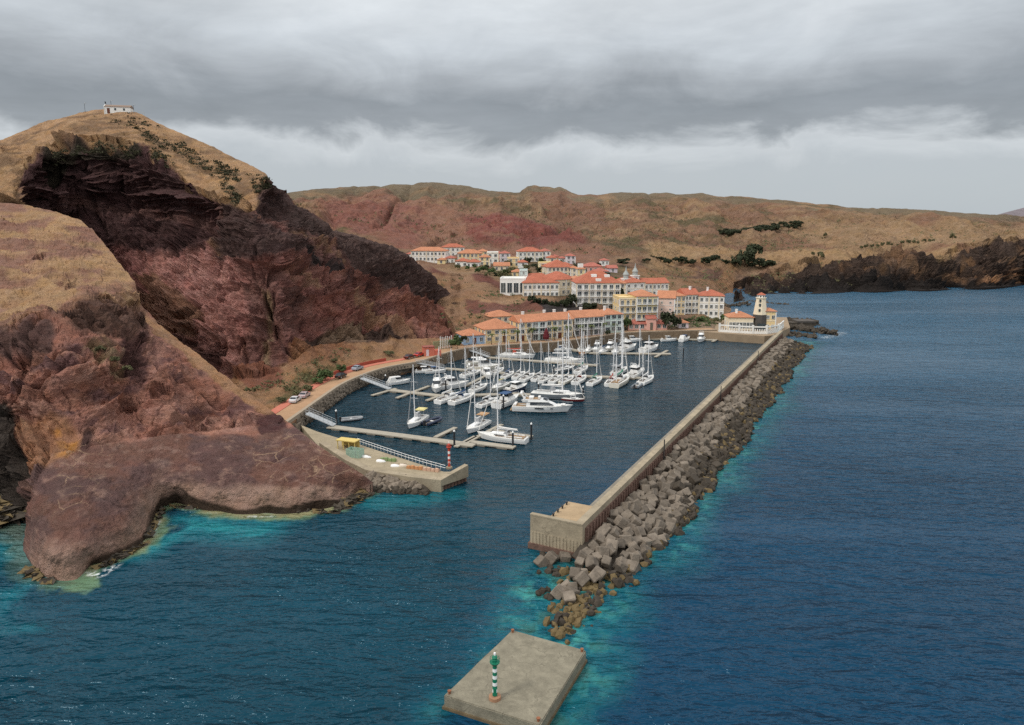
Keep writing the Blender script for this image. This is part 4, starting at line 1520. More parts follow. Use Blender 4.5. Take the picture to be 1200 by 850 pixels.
QUAY_TOP = ROAD_OUT[:-1] + [(549, 408.2), (562, 406.6), (606, 403.4), (638, 402), (656, 400.6), (700, 394.8), (731, 390), (770, 388.6), (815, 387.4), (840, 386.8)]
qo = dense(QUAY_TOP, 3.55)
ro = offset_path(qo, .9)
ri = offset_path(qo, 5.6)
ribbon('road', ro, ri, 2.6, 3.55, m_road)
ribbon('kerb', qo, offset_path(qo, .9), 2.0, 3.70, m_kerb)
nrd = sum(1 for p_ in qo if p_.x < W(505, 412, 3.5).x)
ribbon('pavement', ri[4:nrd], offset_path(qo, 8.0)[4:nrd], 2.6, 3.68, m_walk)
wall_o = empty('roadside_wall', qo[nrd - 8], 0, 'low red wall running along the inner side of the harbour road', 'wall')
wb_ = offset_path(qo, 8.05)[nrd - 22:nrd - 6]
wc_ = offset_path(qo, 8.4)[nrd - 22:nrd - 6]
ro_ = ribbon('wall_body', [p_ - wall_o.location for p_ in wb_], [p_ - wall_o.location for p_ in wc_], 0 - 1, 1.1, mat('red_wall', S(168, 84, 66, .8), .9, .25, .8), None, wall_o)
# revetment under the road and stone wall under the waterfront
REV = [(355, 501), (378, 484), (393.5, 473), (409, 461), (425.6, 453.5), (439, 447), (462, 441), (485, 434), (507, 430.5), (530, 423.5), (541, 419), (562.5, 413.7), (606, 411.5), (627.5, 408), (643, 405)]
rt = [W(x, y, 3.3) for x, y in ROAD_OUT]
wt = dense(REV, 0, 5)
tops = offset_path(qo, -.02)
mb = MB()
nq = sum(1 for p_ in qo if p_.x < W(640, 402, 3.5).x)
for i in range(2200):
    a_ = wt[min(int(rr.random() * (len(wt) - 1)), len(wt) - 2)]
    j = rr.randrange(len(wt) - 1)
    wpt = wt[j].lerp(wt[j + 1], rr.random())
    tp = min(tops[:nq + 6], key=lambda p_: (p_.x - wpt.x) ** 2 + (p_.y - wpt.y) ** 2)
    t_ = rr.uniform(-.08, 1.0)
    p = Vector((wpt.x + (tp.x - wpt.x) * t_, wpt.y + (tp.y - wpt.y) * t_, -.15 + 3.3 * t_))
    vs_, fs_ = boulder_geo(rr, rr.uniform(.55, 1.25))
    mb.add([p + v for v in vs_], fs_, 0 if t_ > .12 else 1)
for i in range(60):       # under the first gangway
    q_ = W(340 + rr.uniform(-6, 14), 496 + rr.uniform(-6, 8), 1.5)
    vs_, fs_ = boulder_geo(rr, rr.uniform(.8, 1.8))
    mb.add([Vector((q_.x, q_.y, rr.uniform(-.3, 2.6))) + v for v in vs_], fs_, 0)
tag(mb.build('revetment_stones', [m_stone, m_rockd]), kind='stuff')
# sloping bed below the stones
nb = len(wt)
tb = [min(tops[:nq + 8], key=lambda p_: (p_.x - w_.x) ** 2 + (p_.y - w_.y) ** 2) for w_ in wt]
vs_, fs_ = [], []
for w_, t_ in zip(wt, tb):
    vs_ += [(w_.x, w_.y, -.8), (t_.x, t_.y, 3.2)]
for i in range(nb - 1):
    fs_.append((2 * i, 2 * i + 2, 2 * i + 3, 2 * i + 1))
o = MB().add(vs_, fs_).build('embankment', m_stone)
o['kind'] = 'structure'
qw = tops[max(nq - 30, 0):]
ribbon('quay_wall', offset_path(qw, -.25), offset_path(qw, .2), -2.5, 3.45, mat('quay_stone', S(136, 118, 98, .78), .95, .4, .9, .15, .1, 2.5))
# quay apron with the ramp, below the lighthouse
qz = MB().prism(Pq([(800, 387), (850, 391), (896, 394), (906, 393), (926, 384), (922, 372), (850, 371), (812, 377)], 3.2), -2, 3.2)
o = qz.build('quay', mat('quay_apron', S(166, 146, 122, .78), .95, .2, .4, .1, .03, 4))
o['kind'] = 'structure'
sl_ = MB()
a_, b_ = W(812, 386, 3.3), W(862, 396.5, .1)
sl_.add([(W(795, 386.2, 3.4)), (W(862, 396.8, .2)), (W(856, 391, 1.2)), (W(812, 380, 3.6)), W(795, 390, -2), W(862, 399, -2)], [(0, 1, 2, 3), (0, 4, 5, 1)])
o = sl_.build('slipway', mat('slip_concrete', S(170, 150, 128, .78), .95, .2, .5, .1, .03, 4))
o['kind'] = 'structure'
# ------------------------------------------------------------------ pontoons
ndir = (W(555, 522, .5) - W(385, 500, .5)).normalized()      # along the pontoons
hdir = bdir.copy()                                           # the way the boats lie


def pontoon(label, pix, fingers, width=2.3):
    pts = [W(x, y, .55) for x, y in pix]
    o_ = empty('pontoon', (pts[0].x, pts[0].y, 0), 0, label, 'pontoon', 'floating pontoons of the marina')
    og = Vector((pts[0].x, pts[0].y, 0))
    mbd, floats = MB(), []

    def strip(a_, b_, wd, mbx, zt=.55):
        d_ = (b_ - a_)
        d_.z = 0
        L_ = d_.length
        d_.normalize()
        n_ = Vector((-d_.y, d_.x, 0)) * wd / 2
        A_, B_ = a_ - og, b_ - og
        mbx.prism([((A_ - n_).x, (A_ - n_).y), ((B_ - n_).x, (B_ - n_).y), ((B_ + n_).x, (B_ + n_).y), ((A_ + n_).x, (A_ + n_).y)], .28, zt)
        k = int(L_ / 4.2)
        for j in range(k):
            c_ = A_ + d_ * (L_ * (j + .5) / max(k, 1))
            h_, n2 = d_ * 1.15, n_ * .96
            floats.append(MB().prism([((c_ - h_ - n2).x, (c_ - h_ - n2).y), ((c_ + h_ - n2).x, (c_ + h_ - n2).y), ((c_ + h_ + n2).x, (c_ + h_ + n2).y), ((c_ - h_ + n2).x, (c_ - h_ + n2).y)], -.4, .275))
    for a_, b_ in zip(pts[:-1], pts[1:]):
        strip(a_, b_, width, mbd)
    mbd.build('walkway', m_deck, o_)
    for (x0, y0, x1, y1) in fingers:
        fb = MB()
        strip(W(x0, y0, .55), W(x1, y1, .55), 1.1, fb, .53)
        fb.build('finger', m_deck, o_)
    for fl_ in floats:
        fl_.build('float', m_float, o_)
    return o_


pontoon('nearest pontoon, reaching from the first gangway to a T-shaped head off the mole', [(386, 499.5), (470, 510), (556, 521.5)],
        [(510, 512, 534, 500.5), (545, 519, 588, 497), (534, 523, 557, 511)], 2.4)
pontoon('cross head of the nearest pontoon, beside the white sloop with dark waterline', [(552, 517.5), (603, 524)], [(603, 508, 624, 511), (578, 503, 603, 508)], 2.0)
pontoon('second pontoon from the near end, with the large motor yacht alongside', [(455, 456.5), (520, 464), (600, 461), (685, 466)], [(436, 463, 464, 455), (465, 466, 503, 452), (500, 469, 530, 458)])
pontoon('third pontoon, behind the long row of moored sailing boats', [(521, 431.5), (600, 437.5), (700, 441), (764, 443)], [(545, 452, 575, 437)])
pontoon('fourth pontoon, beside the long white boat off the waterfront palms', [(572, 418.5), (650, 424.5), (700, 428)], [])
pontoon('far pontoon with the forked end, carrying two white motor cruisers', [(662, 407.5), (690, 413.5), (740, 414), (786, 414.5)], [(768, 418, 782, 410.5)])
pontoon('quayside pontoon under the waterfront wall, ending near the slipway', [(690, 401.5), (747, 396.8), (790, 397.2), (838, 398)], [(835, 400, 843, 396)])


def gangway(label, x0, y0, x1, y1, z0=3.4):
    a_, b_ = W(x0, y0, z0), W(x1, y1, .8)
    d_ = b_ - a_
    o_ = empty('gangway', a_, math.atan2(d_.y, d_.x), label, 'gangway', 'gangways from the road to the pontoons')
    L_ = math.hypot(d_.x, d_.y)
    dz = d_.z
    w_ = MB().add([(0, -1, 0), (L_, -1, dz), (L_, 1, dz), (0, 1, 0), (0, -1, -.2), (L_, -1, dz - .2), (L_, 1, dz - .2), (0, 1, -.2)],
                  [(0, 1, 2, 3), (7, 6, 5, 4), (0, 4, 5, 1), (1, 5, 6, 2), (2, 6, 7, 3), (3, 7, 4, 0)])
    w_.build('ramp', m_steel, o_)
    for sgn in (-1, 1):
        t_ = MB()
        n_ = int(L_ / 1.0)
        for j in range(n_ + 1):
            f_ = j / n_
            t_.tube([(L_ * f_, sgn * .98, dz * f_), (L_ * f_, sgn * .98, dz * f_ + 1.05)], .04, 4)
        for hh in (.5, 1.05):
            t_.tube([(0, sgn * .98, hh), (L_, sgn * .98, dz + hh)], .045, 4)
        t_.build('handrail', m_steel, o_)


gangway('white gangway with railings nearest the spur, leading to the first pontoon', 360, 484, 392, 498)
gangway('gangway from the road bend to the second pontoon', 424, 443, 457, 455.5)
gangway('gangway beside the red kiosk leading to the third pontoon', 487, 424.5, 521, 431.5)
gangway('gangway below the blue cottage leading to the fourth pontoon', 545, 408, 573, 418)
gangway('gangway below the orange-doored yellow terrace leading to the far pontoon', 640, 401, 663, 407.5)


def pile(px, py, h, label, white=True):
    o_ = empty('mooring_pile', W(px, py), 0, label, 'pile', 'mooring piles')
    MB().lathe([(.22, -2), (.22, h)], 10).build('shaft', m_dark, o_)
    MB().lathe([(.23, h), (.25, h + .12), (.04, h + .5)], 10).build('cap', m_white if white else m_dark, o_)


for px, py, h, lb in [(532.5, 523.5, 3.4, 'dark pile with white cap at the near corner of the first pontoon head'), (601, 525, 3.4, 'dark white-capped pile in front of the white sloop at the T-head'),
                      (622.5, 515.5, 3.6, 'dark white-capped pile at the right tip of the T-head'), (394.5, 497, 3.2, 'white-capped pile at the foot of the first gangway'),
                      (452, 452, 3.0, 'white-capped pile beside the covered boat'), (522.5, 459, 3.4, 'dark pile in front of the white motor boats on the second pontoon'),
                      (575, 462.5, 3.4, 'dark pile between the boats in the middle of the second pontoon'), (590, 480, 3.6, 'dark pile at the stern of the motor yacht'), (683, 469, 3.6, 'white-capped pile at the far right end of the second pontoon'),
                      (631, 463, 3.2, 'pile among the railings behind the motor yacht'), (589, 434, 3.2, 'white-capped pile on the third pontoon, left of the row of boats'), (649, 441, 3.2, 'white-capped pile behind the row of sailing boats')]:
    pile(px, py, h, lb)
pile(800.5, 421, 3.8, 'lone dark pile standing in the open water of the harbour', False)

# ------------------------------------------------------------------ boats
m_hull = mat('white_gelcoat', (.80, .80, .78, 1), .3, .04, .5, .5, rand=.06)
m_cream = mat('cream_gelcoat', (.72, .68, .58, 1), .35, .05, .5, .5)
m_deckw = mat('boat_deck', (.70, .69, .65, 1), .6, .08, 1.5, .3)
m_teak = mat('teak_deck', S(176, 146, 112, .7), .75, .18, 2.5, .2)
m_anti = mat('antifouling', S(38, 48, 66, .8), .7, .2, 1)
m_navy = mat('navy_hull', S(44, 56, 82, .8), .35, .06, 1, .5)
m_greyh = mat('grey_hull', S(132, 140, 146, .75), .5, .08, 1, .4)
m_wine = mat('wine_hull', S(116, 48, 50, .8), .4, .08, 1, .4)
m_orh = mat('varnished_hull', S(206, 146, 84, .8), .4, .15, 1.5, .4)
m_spar = mat('white_spar', (.82, .82, .82, 1), .35, .04, 1, .5)
m_wire = mat('rigging_wire', S(150, 152, 154, .8), .5, .05, 1)
m_bl = mat('blue_canvas', S(62, 92, 132, .8), .85, .12, 2)
m_gy = mat('grey_canvas', S(166, 168, 170, .8), .85, .1, 2)
m_wc = mat('white_canvas', (.74, .73, .70, 1), .85, .08, 2)
m_rc = mat('red_canvas', S(190, 84, 66, .8), .85, .12, 2)
m_gc = mat('green_canvas', S(84, 148, 124, .8), .85, .12, 2)
m_tc = mat('tan_canvas', S(198, 160, 120, .8), .85, .12, 2)
m_yc = mat('yellow_canvas', S(226, 214, 150, .85), .85, .1, 2)
m_well = mat('cockpit_well', S(120, 112, 104, .75), .8, .15, 3)


def hull_geo(L_, B_, H_, stern=.78, flare=.15, rake=.08, nst=13, low=-.35, z_boot=.16):
    """loft: returns (verts, faces, mats, sheer line)"""
    vs_, fs_, ms_ = [], [], []
    sheer = []
    levels = [0.0, .33, .72, 1.0]
    for i in range(nst):
        t = i / (nst - 1)                       # 0 stern, 1 bow
        x = -L_ / 2 + L_ * t
        bw_ = B_ / 2 * (stern + (1 - stern) * min(1, t / .45)) if t < .45 else B_ / 2 * max(0.015, (1 - ((t - .45) / .55) ** 2.1))
        zs = H_ * (.86 + .30 * t ** 2)
        xb = x - rake * L_ * (t ** 3)
        ring = [(xb * .985, 0, low * (1 - t ** 4))]
        ring.append((xb, bw_ * .80 * (1 - flare * t), 0.0))
        ring.append((xb + (x - xb) * .25, bw_ * (.90 - flare * .7 * t), z_boot))
        ring.append((xb + (x - xb) * .6, bw_ * (.98 - flare * .3 * t), zs * .6))
        ring.append((x, bw_, zs))
        sheer.append((x, bw_, zs))
        full = [(p[0], -p[1], p[2]) for p in ring[::-1][:-1]] + ring
        vs_ += full
    k = 9
    for i in range(nst - 1):
        for j in range(k - 1):
            fs_.append((i * k + j, i * k + j + 1, (i + 1) * k + j + 1, (i + 1) * k + j))
            ms_.append(1 if j in (2, 3, 4, 5) else 0)
    fs_.append(tuple(range(k))[::-1])
    ms_.append(0)
    return vs_, fs_, ms_, sheer


def put_hull(L_, B_, H_, mats_, parent, **kw):
    vs_, fs_, ms_, sh_ = hull_geo(L_, B_, H_, **kw)
    mb_ = MB()
    mb_.v, mb_.f, mb_.m = vs_, fs_, ms_
    h_ = mb_.build('hull', mats_, parent, smooth=False)
    d_ = MB()
    n = len(sh_)
    dv = []
    for (x, b_, z) in sh_:
        dv += [(x, -b_ * .97, z - .02), (x, 0, z + .05), (x, b_ * .97, z - .02)]
    df = []
    for i in range(n - 1):
        for j in range(2):
            df.append((i * 3 + j, (i + 1) * 3 + j, (i + 1) * 3 + j + 1, i * 3 + j + 1))
    d_.add(dv, df).build('deck', m_deckw, parent)
    return sh_


def cabin(mb_, x0, x1, w0, w1, z0, z1, m=0, tap=.82, fr=.35, bk=.1):
    """tapered coach roof; front is x1"""
    h = z1 - z0
    vs_ = [(x0, -w0, z0), (x1, -w1, z0), (x1, w1, z0), (x0, w0, z0),
           (x0 + bk * h, -w0 * tap, z1), (x1 - fr * h * 3, -w1 * tap, z1 - .02), (x1 - fr * h * 3, w1 * tap, z1 - .02), (x0 + bk * h, w0 * tap, z1)]
    mb_.add(vs_, [(4, 5, 6, 7), (0, 1, 5, 4), (1, 2, 6, 5), (2, 3, 7, 6), (3, 0, 4, 7)], m)
    return mb_


def sloop(L_=11.5, hullm=None, cover=None, hood=None, mast_k=1.32, jib=True, mizzen=False, bimini=None, teak=False):
    hullm = hullm or m_hull
    o_ = empty('sailing_boat')
    B_, H_ = L_ * .31, 1.05 + L_ * .02
    put_hull(L_, B_, H_, [hullm, m_anti], o_)
    if teak:
        MB().box(-L_ * .46, -B_ * .3, H_ * .95, L_ * .1, B_ * .3, H_ + .02).build('side_deck', m_teak, o_)
    c_ = cabin(MB(), -L_ * .12, L_ * .26, B_ * .31, B_ * .20, H_ * .88, H_ + .52).build('coachroof', hullm if hullm is m_hull else m_hull, o_)
    wv = MB()
    for s_ in (-1, 1):
        wv.box(-L_ * .08, s_ * B_ * .295 - .03, H_ + .15, L_ * .12, s_ * B_ * .295 + .03, H_ + .34)
    wv.build('window', m_glass, c_)
    ck = MB()
    ck.box(-L_ * .42, -B_ * .22, H_ * .88, -L_ * .13, B_ * .22, H_ * .93 + .06)
    ck.build('cockpit', m_well, o_)
    co = MB()
    for s_ in (-1, 1):
        co.box(-L_ * .43, s_ * B_ * .25 - .09, H_ * .85, -L_ * .12, s_ * B_ * .25 + .09, H_ + .22)
    co.build('coaming', m_hull, o_)
    MB().tube([(-L_ * .33, 0, H_ * .9), (-L_ * .33, 0, H_ + .75)], .05, 5).tube([(-L_ * .33, .45 * math.cos(a * PI / 5), H_ + .72 + .45 * math.sin(a * PI / 5)) for a in range(11)], .03, 4).build('steering_wheel', m_steel, o_)
    hd = MB()
    x0, x1 = -L_ * .135, -L_ * .045
    for i, (x, zz, k) in enumerate([(x0, H_ + 1.15, 1), (x0 + (x1 - x0) * .5, H_ + 1.1, .98), (x1, H_ + .5, .85)]):
        hd.v += [(x, -B_ * .27 * k, H_ + .25), (x, -B_ * .2 * k, zz), (x, B_ * .2 * k, zz), (x, B_ * .27 * k, H_ + .25)]
    for i in range(2):
        for j in range(3):
            hd.f.append((i * 4 + j, (i + 1) * 4 + j, (i + 1) * 4 + j + 1, i * 4 + j + 1))
            hd.m.append(0)
    hd.build('sprayhood', hood or m_gy, o_)
    mh = L_ * mast_k
    xm = L_ * .08
    ms = MB().tube([(xm, 0, H_ + .2), (xm, 0, mh * .6), (xm - .1, 0, mh)], .15, 8, r1=.11)
    mo = ms.build('mast', m_spar, o_)
    sp = MB()
    for f_ in (.45, .72):
        sp.tube([(xm, -B_ * .30, mh * f_ - .1), (xm, 0, mh * f_), (xm, B_ * .30, mh * f_ - .1)], .035, 4)
    sp.build('spreader', m_spar, mo)
    MB().tube([(xm, 0, mh), (xm, 0, mh + .7)], .02, 4).build('antenna', m_dark, mo)
    bo = MB().tube([(xm, 0, H_ + 1.35), (-L_ * .32, 0, H_ + 1.4)], .09, 6).build('boom', m_spar, o_)
    sc_ = MB()
    pts = [(xm - .1, 0, H_ + 2.2), (xm - .25, 0, H_ + 1.72), (-L_ * .1, 0, H_ + 1.62), (-L_ * .31, 0, H_ + 1.55)]
    sc_.tube(pts, .24, 7, r1=.14)
    sc_.build('sail_cover', cover or m_wc, o_)
    if jib:
        MB().tube([(L_ * .465, 0, H_ * 1.16 + .3), (L_ * .30, 0, mh * .45), (xm + .1, 0, mh * .97)], .11, 6, r1=.05).build('furled_jib', m_wc if jib is True else jib, o_)
    rg = MB()
    for s_ in (-1, 1):
        rg.tube([(xm - .3, s_ * B_ * .46, H_), (xm, s_ * B_ * .30, mh * .45), (xm, s_ * B_ * .29, mh * .72), (xm - .1, 0, mh * .98)], .03, 3, caps=False)
    rg.tube([(-L_ * .49, 0, H_ * .9), (xm - .1, 0, mh)], .022, 3, caps=False)
    rg.build('rigging', m_wire, o_)
    pr = MB()
    vs_, fs_, m__, sh_ = hull_geo(L_, B_, H_)
    for s_ in (-1, 1):
        line = [(x, s_ * b_ * .94, z + .62) for x, b_, z in sh_]
        pr.tube(line, .018, 3, caps=False)
        for (x, b_, z) in sh_[::2]:
            pr.tube([(x, s_ * b_ * .94, z), (x, s_ * b_ * .94, z + .62)], .02, 3, caps=False)
    pr.tube([(L_ * .49, -.25, H_ * 1.18 + .62), (L_ * .5, 0, H_ * 1.18 + .65), (L_ * .49, .25, H_ * 1.18 + .62)], .03, 4)
    pr.build('guard_rail', m_steel, o_)
    if mizzen:
        MB().tube([(-L_ * .34, 0, H_), (-L_ * .345, 0, mh * .72)], .13, 7, r1=.09).build('mizzen_mast', m_spar, o_)
    if bimini is not None:
        bi = MB()
        bi.prism([(-L_ * .44, -B_ * .36), (-L_ * .19, -B_ * .36), (-L_ * .19, B_ * .36), (-L_ * .44, B_ * .36)], H_ + 1.85, H_ + 2.0)
        bi.box(-L_ * .42, -B_ * .26, H_ + 2.0, -L_ * .21, B_ * .26, H_ + 2.1)
        bo_ = bi.build('bimini', bimini, o_)
        le = MB()
        for x in (-L_ * .43, -L_ * .2):
            for s_ in (-1, 1):
                le.tube([(x, s_ * B_ * .34, H_), (x, s_ * B_ * .34, H_ + 1.85)], .03, 4)
        le.build('frame', m_steel, bo_)
    return o_


def cruiser(L_=9.5, hullm=None, top=None, fly=True, canvas=None):
    hullm = hullm or m_hull
    o_ = empty('motor_boat')
    B_, H_ = L_ * .34, 1.15 + L_ * .03
    put_hull(L_, B_, H_, [hullm, m_anti], o_, stern=.93, flare=.25, rake=.11)
    c_ = cabin(MB(), -L_ * .18, L_ * .30, B_ * .39, B_ * .20, H_ * .9, H_ + .75, fr=.6).build('cabin', m_hull, o_)
    w_ = cabin(MB(), -L_ * .14, L_ * .14, B_ * .37, B_ * .27, H_ + .72, H_ + 1.45, tap=.86, fr=.45).build('windscreen', m_glass, c_)
    rf = MB()
    rf.prism([(-L_ * .24, -B_ * .36), (L_ * .02, -B_ * .33), (L_ * .06, 0), (L_ * .02, B_ * .33), (-L_ * .24, B_ * .36)], H_ + 1.452, H_ + 1.58)
    rf.build('hardtop', top or m_hull, o_)
    if fly:
        fb = cabin(MB(), -L_ * .20, L_ * .0, B_ * .30, B_ * .24, H_ + 1.583, H_ + 2.1, fr=.4).build('flybridge', m_hull, o_)
        MB().tube([(-L_ * .2, -B_ * .32, H_ + 1.5), (-L_ * .23, -B_ * .26, H_ + 2.7), (-L_ * .23, B_ * .26, H_ + 2.7), (-L_ * .2, B_ * .32, H_ + 1.5)], .08, 5).build('radar_arch', m_hull, o_)
    MB().box(-L_ * .47, -B_ * .34, H_ * .86, -L_ * .185, B_ * .34, H_ * .9 + .04).build('cockpit', m_well, o_)
    se = MB()
    se.box(-L_ * .46, -B_ * .3, H_ * .9, -L_ * .40, B_ * .3, H_ * .9 + .45)
    se.build('seat', m_wc, o_)
    if canvas is not None:
        cabin(MB(), -L_ * .47, -L_ * .16, B_ * .40, B_ * .38, H_ * .9, H_ + 1.6, tap=.8, fr=.05, bk=.5).build('canopy', canvas, o_)
    pr = MB()
    v0, f0, m0, sh_ = hull_geo(L_, B_, H_, stern=.93, flare=.25, rake=.11)
    for s_ in (-1, 1):
        pr.tube([(x, s_ * b_ * .92, z + .6) for x, b_, z in sh_[5:]], .025, 4, caps=False)
        for (x, b_, z) in sh_[5::2]:
            pr.tube([(x, s_ * b_ * .92, z), (x, s_ * b_ * .92, z + .6)], .022, 3, caps=False)
    pr.build('bow_rail', m_steel, o_)
    return o_


def dinghy_boat(L_=4.2, hm=None):
    o_ = empty('dinghy')
    B_ = L_ * .42
    tb_ = MB()
    n = 15
    pts = []
    for i in range(n):
        t = i / (n - 1)
        a_ = -1 + 2 * t
        x = L_ * (.5 - abs(a_) ** 2.2)
        pts.append((x, B_ * .40 * np.sign(a_) * min(1, (abs(a_) * 1.6) ** .7), .38 + .12 * (1 - abs(a_))))
    tb_.tube(pts, .24, 8)
    tb_.build('tube', hm or m_greyh, o_)
    MB().box(-L_ * .46, -B_ * .36, .12, L_ * .3, B_ * .36, .24).build('floor', m_well, o_)
    MB().box(-L_ * .05, -B_ * .36, .32, L_ * .04, B_ * .36, .42).build('thwart', m_deckw, o_)
    MB().box(-L_ * .56, -.15, -.2, -L_ * .47, .15, .95).build('outboard', m_dark, o_)
    return o_


def yacht(L_=15.8):
    o_ = empty('motor_yacht')
    B_, H_ = 4.5, 1.75
    put_hull(L_, B_, H_, [m_hull, m_navy], o_, stern=.95, flare=.3, rake=.12)
    hw = MB()
    for s_ in (-1, 1):
        hw.box(-1.9, s_ * 2.22 - .04, 1.05, .4, s_ * 2.22 + .04, 1.38)
        hw.box(2.2, s_ * 2.12 - .04, 1.12, 2.9, s_ * 2.12 + .04, 1.36)
    hw.build('hull_window', m_glass, o_)
    s_ = cabin(MB(), -4.2, 4.6, 1.85, 1.0, 1.5, 2.75, fr=.75, tap=.86).build('saloon', m_hull, o_)
    cabin(MB(), -3.2, 2.95, 1.83, 1.3, 2.0, 2.62, fr=.7, tap=.92).build('window_band', m_glass, s_)
    f_ = cabin(MB(), -5.2, 1.6, 1.85, 1.35, 2.752, 3.4, fr=.6, tap=.93, bk=.2).build('flybridge', m_hull, o_)
    cabin(MB(), .2, 1.5, 1.2, .9, 3.38, 3.75, fr=.6, tap=.9).build('wind_deflector', m_glass, f_)
    MB().box(-4.6, -1.3, 3.402, -.6, 1.3, 3.46).build('fly_deck', m_teak, f_)
    MB().box(-3.6, -1.1, 3.46, -2.4, 1.1, 3.9).box(-1.2, -.9, 3.46, -.6, .9, 4.0).build('settee', m_wc, f_)
    ar = MB()
    for sg in (-1, 1):
        ar.prism([(-5.4, sg * 1.75 - .12), (-3.9, sg * 1.75 - .12), (-3.9, sg * 1.75 + .12), (-5.4, sg * 1.75 + .12)], 3.0, 3.4)
        ar.tube([(-4.4, sg * 1.72, 3.3), (-5.6, sg * 1.5, 4.9)], .22, 6, r1=.15)
    ar.box(-5.95, -1.6, 4.8, -5.3, 1.6, 5.0)
    ar_o = ar.build('radar_arch', m_hull, o_)
    MB().lathe([(.3, 5.0), (.32, 5.2), (.1, 5.38)], 10, cx=-5.6).build('radar_dome', m_hull, ar_o)
    MB().box(-7.6, -1.7, 1.45, -4.3, 1.7, 1.56).build('aft_deck', m_teak, o_)
    MB().box(-8.5, -1.9, .35, -7.88, 1.9, .5).build('swim_platform', m_teak, o_)
    MB().box(-7.5, -1.4, 1.56, -6.9, 1.4, 2.0).build('sofa', m_wc, o_)
    MB().box(4.8, -.9, 1.95, 5.9, .9, 2.12).build('sun_pad', m_wc, o_)
    pr = MB()
    v0, f0, m0, sh_ = hull_geo(L_, B_, H_, stern=.95, flare=.3, rake=.12)
    for sg in (-1, 1):
        pr.tube([(x, sg * b_ * .94, z + .75) for x, b_, z in sh_[5:]], .03, 4, caps=False)
        for (x, b_, z) in sh_[5:]:
            pr.tube([(x, sg * b_ * .94, z), (x, sg * b_ * .94, z + .75)], .025, 3, caps=False)
    pr.build('bow_rail', m_steel, o_)
    return o_


HB = math.atan2(hdir.y, hdir.x)
PROTO = {}


def boat(kind, px, py, head, label, L_=None, jit=0.0, deg=None, **kw):
    """kind + look picks a prototype, built once and copied; head +1 bow away from the camera, -1 towards it"""
    key = (kind, tuple(sorted((k_, getattr(v_, 'name', v_)) for k_, v_ in kw.items())))
    base = {'sloop': 11.5, 'cruiser': 9.5, 'dinghy': 4.2, 'yacht': 15.8}[kind]
    if key not in PROTO:
        o_ = {'sloop': sloop, 'cruiser': cruiser, 'dinghy': dinghy_boat, 'yacht': yacht}[kind](base, **kw) if kind != 'yacht' else yacht(base)
        PROTO[key] = o_
    else:
        o_ = copy_tree(PROTO[key])
    s_ = (L_ or base) / base
    o_.location = W(px, py)
    o_.scale = (s_, s_, s_)
    o_.rotation_euler = (R(rr.uniform(-1.2, 1.2)), 0, (HB + (0 if head > 0 else PI) + R(jit)) if deg is None else R(deg))
    tag(o_, label, {'sloop': 'sailing boat', 'cruiser': 'motor boat', 'dinghy': 'dinghy', 'yacht': 'motor yacht'}[kind], {'sloop': 'sailing boats moored in the marina', 'cruiser': 'motor boats moored in the marina', 'dinghy': 'dinghies in the marina', 'yacht': None}[kind])
    return o_


ND = math.degrees(math.atan2(ndir.y, ndir.x))
# first pontoon
boat('sloop', 488, 497, -1, 'white sailing boat with yellow bimini alone on the near side of the marina', 10.5, 12, bimini=m_yc, mast_k=1.42, jib=m_gy)
boat('dinghy', 507, 496, 1, 'dark blue grey tender lying beside the yellow bimini sailing boat', 6, -6, hm=m_navy)
boat('dinghy', 412, 493, 1, 'grey inflatable dinghy beside the foot of the first gangway', 5.2, deg=20, hm=m_gy)
boat('sloop', 559, 503, -1, 'white sailing boat with tan bimini behind the T-head pontoon', 10.5, 3, bimini=m_tc, mast_k=1.42)
boat('sloop', 588, 516.5, -1, 'long white sloop with dark waterline lying along the T-head', 12.0, deg=ND + 180 + 2, cover=m_wc, teak=True, mast_k=1.4)
# second pontoon
boat('cruiser', 468, 450, 1, 'covered white motor boat at the foot of the second gangway', 7.5, deg=30, canvas=m_wc, fly=False)
boat('cruiser', 512, 457.5, -1, 'white motor boat, left of the pair behind the dark pile on the second pontoon', 9.5, 30)
boat('cruiser', 531, 455, 1, 'white flybridge boat, right of the pair behind the dark pile', 10.5, -35)
boat('sloop', 516, 454, -1, 'slender sailing boat between the motor boats on the second pontoon', 10, 10, mast_k=1.25)
boat('sloop', 527, 469, 1, 'white sloop with grey hood, left of the twin sloops on the second pontoon', 11, -4, mast_k=1.3)
boat('sloop', 543, 470, 1, 'white sloop with blue sail cover, right of the twin sloops on the second pontoon', 11, -4, cover=m_bl, hood=m_bl, mast_k=1.3)
boat('sloop', 562, 457, 1, 'white sloop moored just left of the pale yellow covered boat', 9.5, 0, mast_k=1.3, hood=m_gy)
boat('sloop', 585, 456, -1, 'cream sailing boat with pale yellow cover in the middle of the second pontoon', 10.5, 5, cover=m_yc, hullm=m_cream)
boat('sloop', 573, 474, 1, 'small white sloop seen from its stern, left of the motor cruisers by the yacht', 9.5, -5, hood=m_dark)
boat('cruiser', 595, 474, 1, 'white open motor cruiser with dark pile at its stern', 11, -6, fly=False, top=m_bl)
boat('cruiser', 606, 458.5, 1, 'dark blue hulled motor boat with white roof behind the motor yacht', 9.5, -12, hullm=m_navy, fly=False)
boat('yacht', 636, 482, 1, 'large white motor yacht with swept flybridge, biggest motor vessel in the harbour', 15.6, deg=ND + 14)
boat('sloop', 654, 467, 1, 'long grey hulled ketch lying end to end with the second pontoon', 15, deg=ND + 6, hullm=m_greyh, mast_k=1.15)
boat('sloop', 672, 470, 1, 'small wine red hulled sailing boat at the right tip of the second pontoon', 6.5, deg=ND + 4, hullm=m_wine, mast_k=1.2)
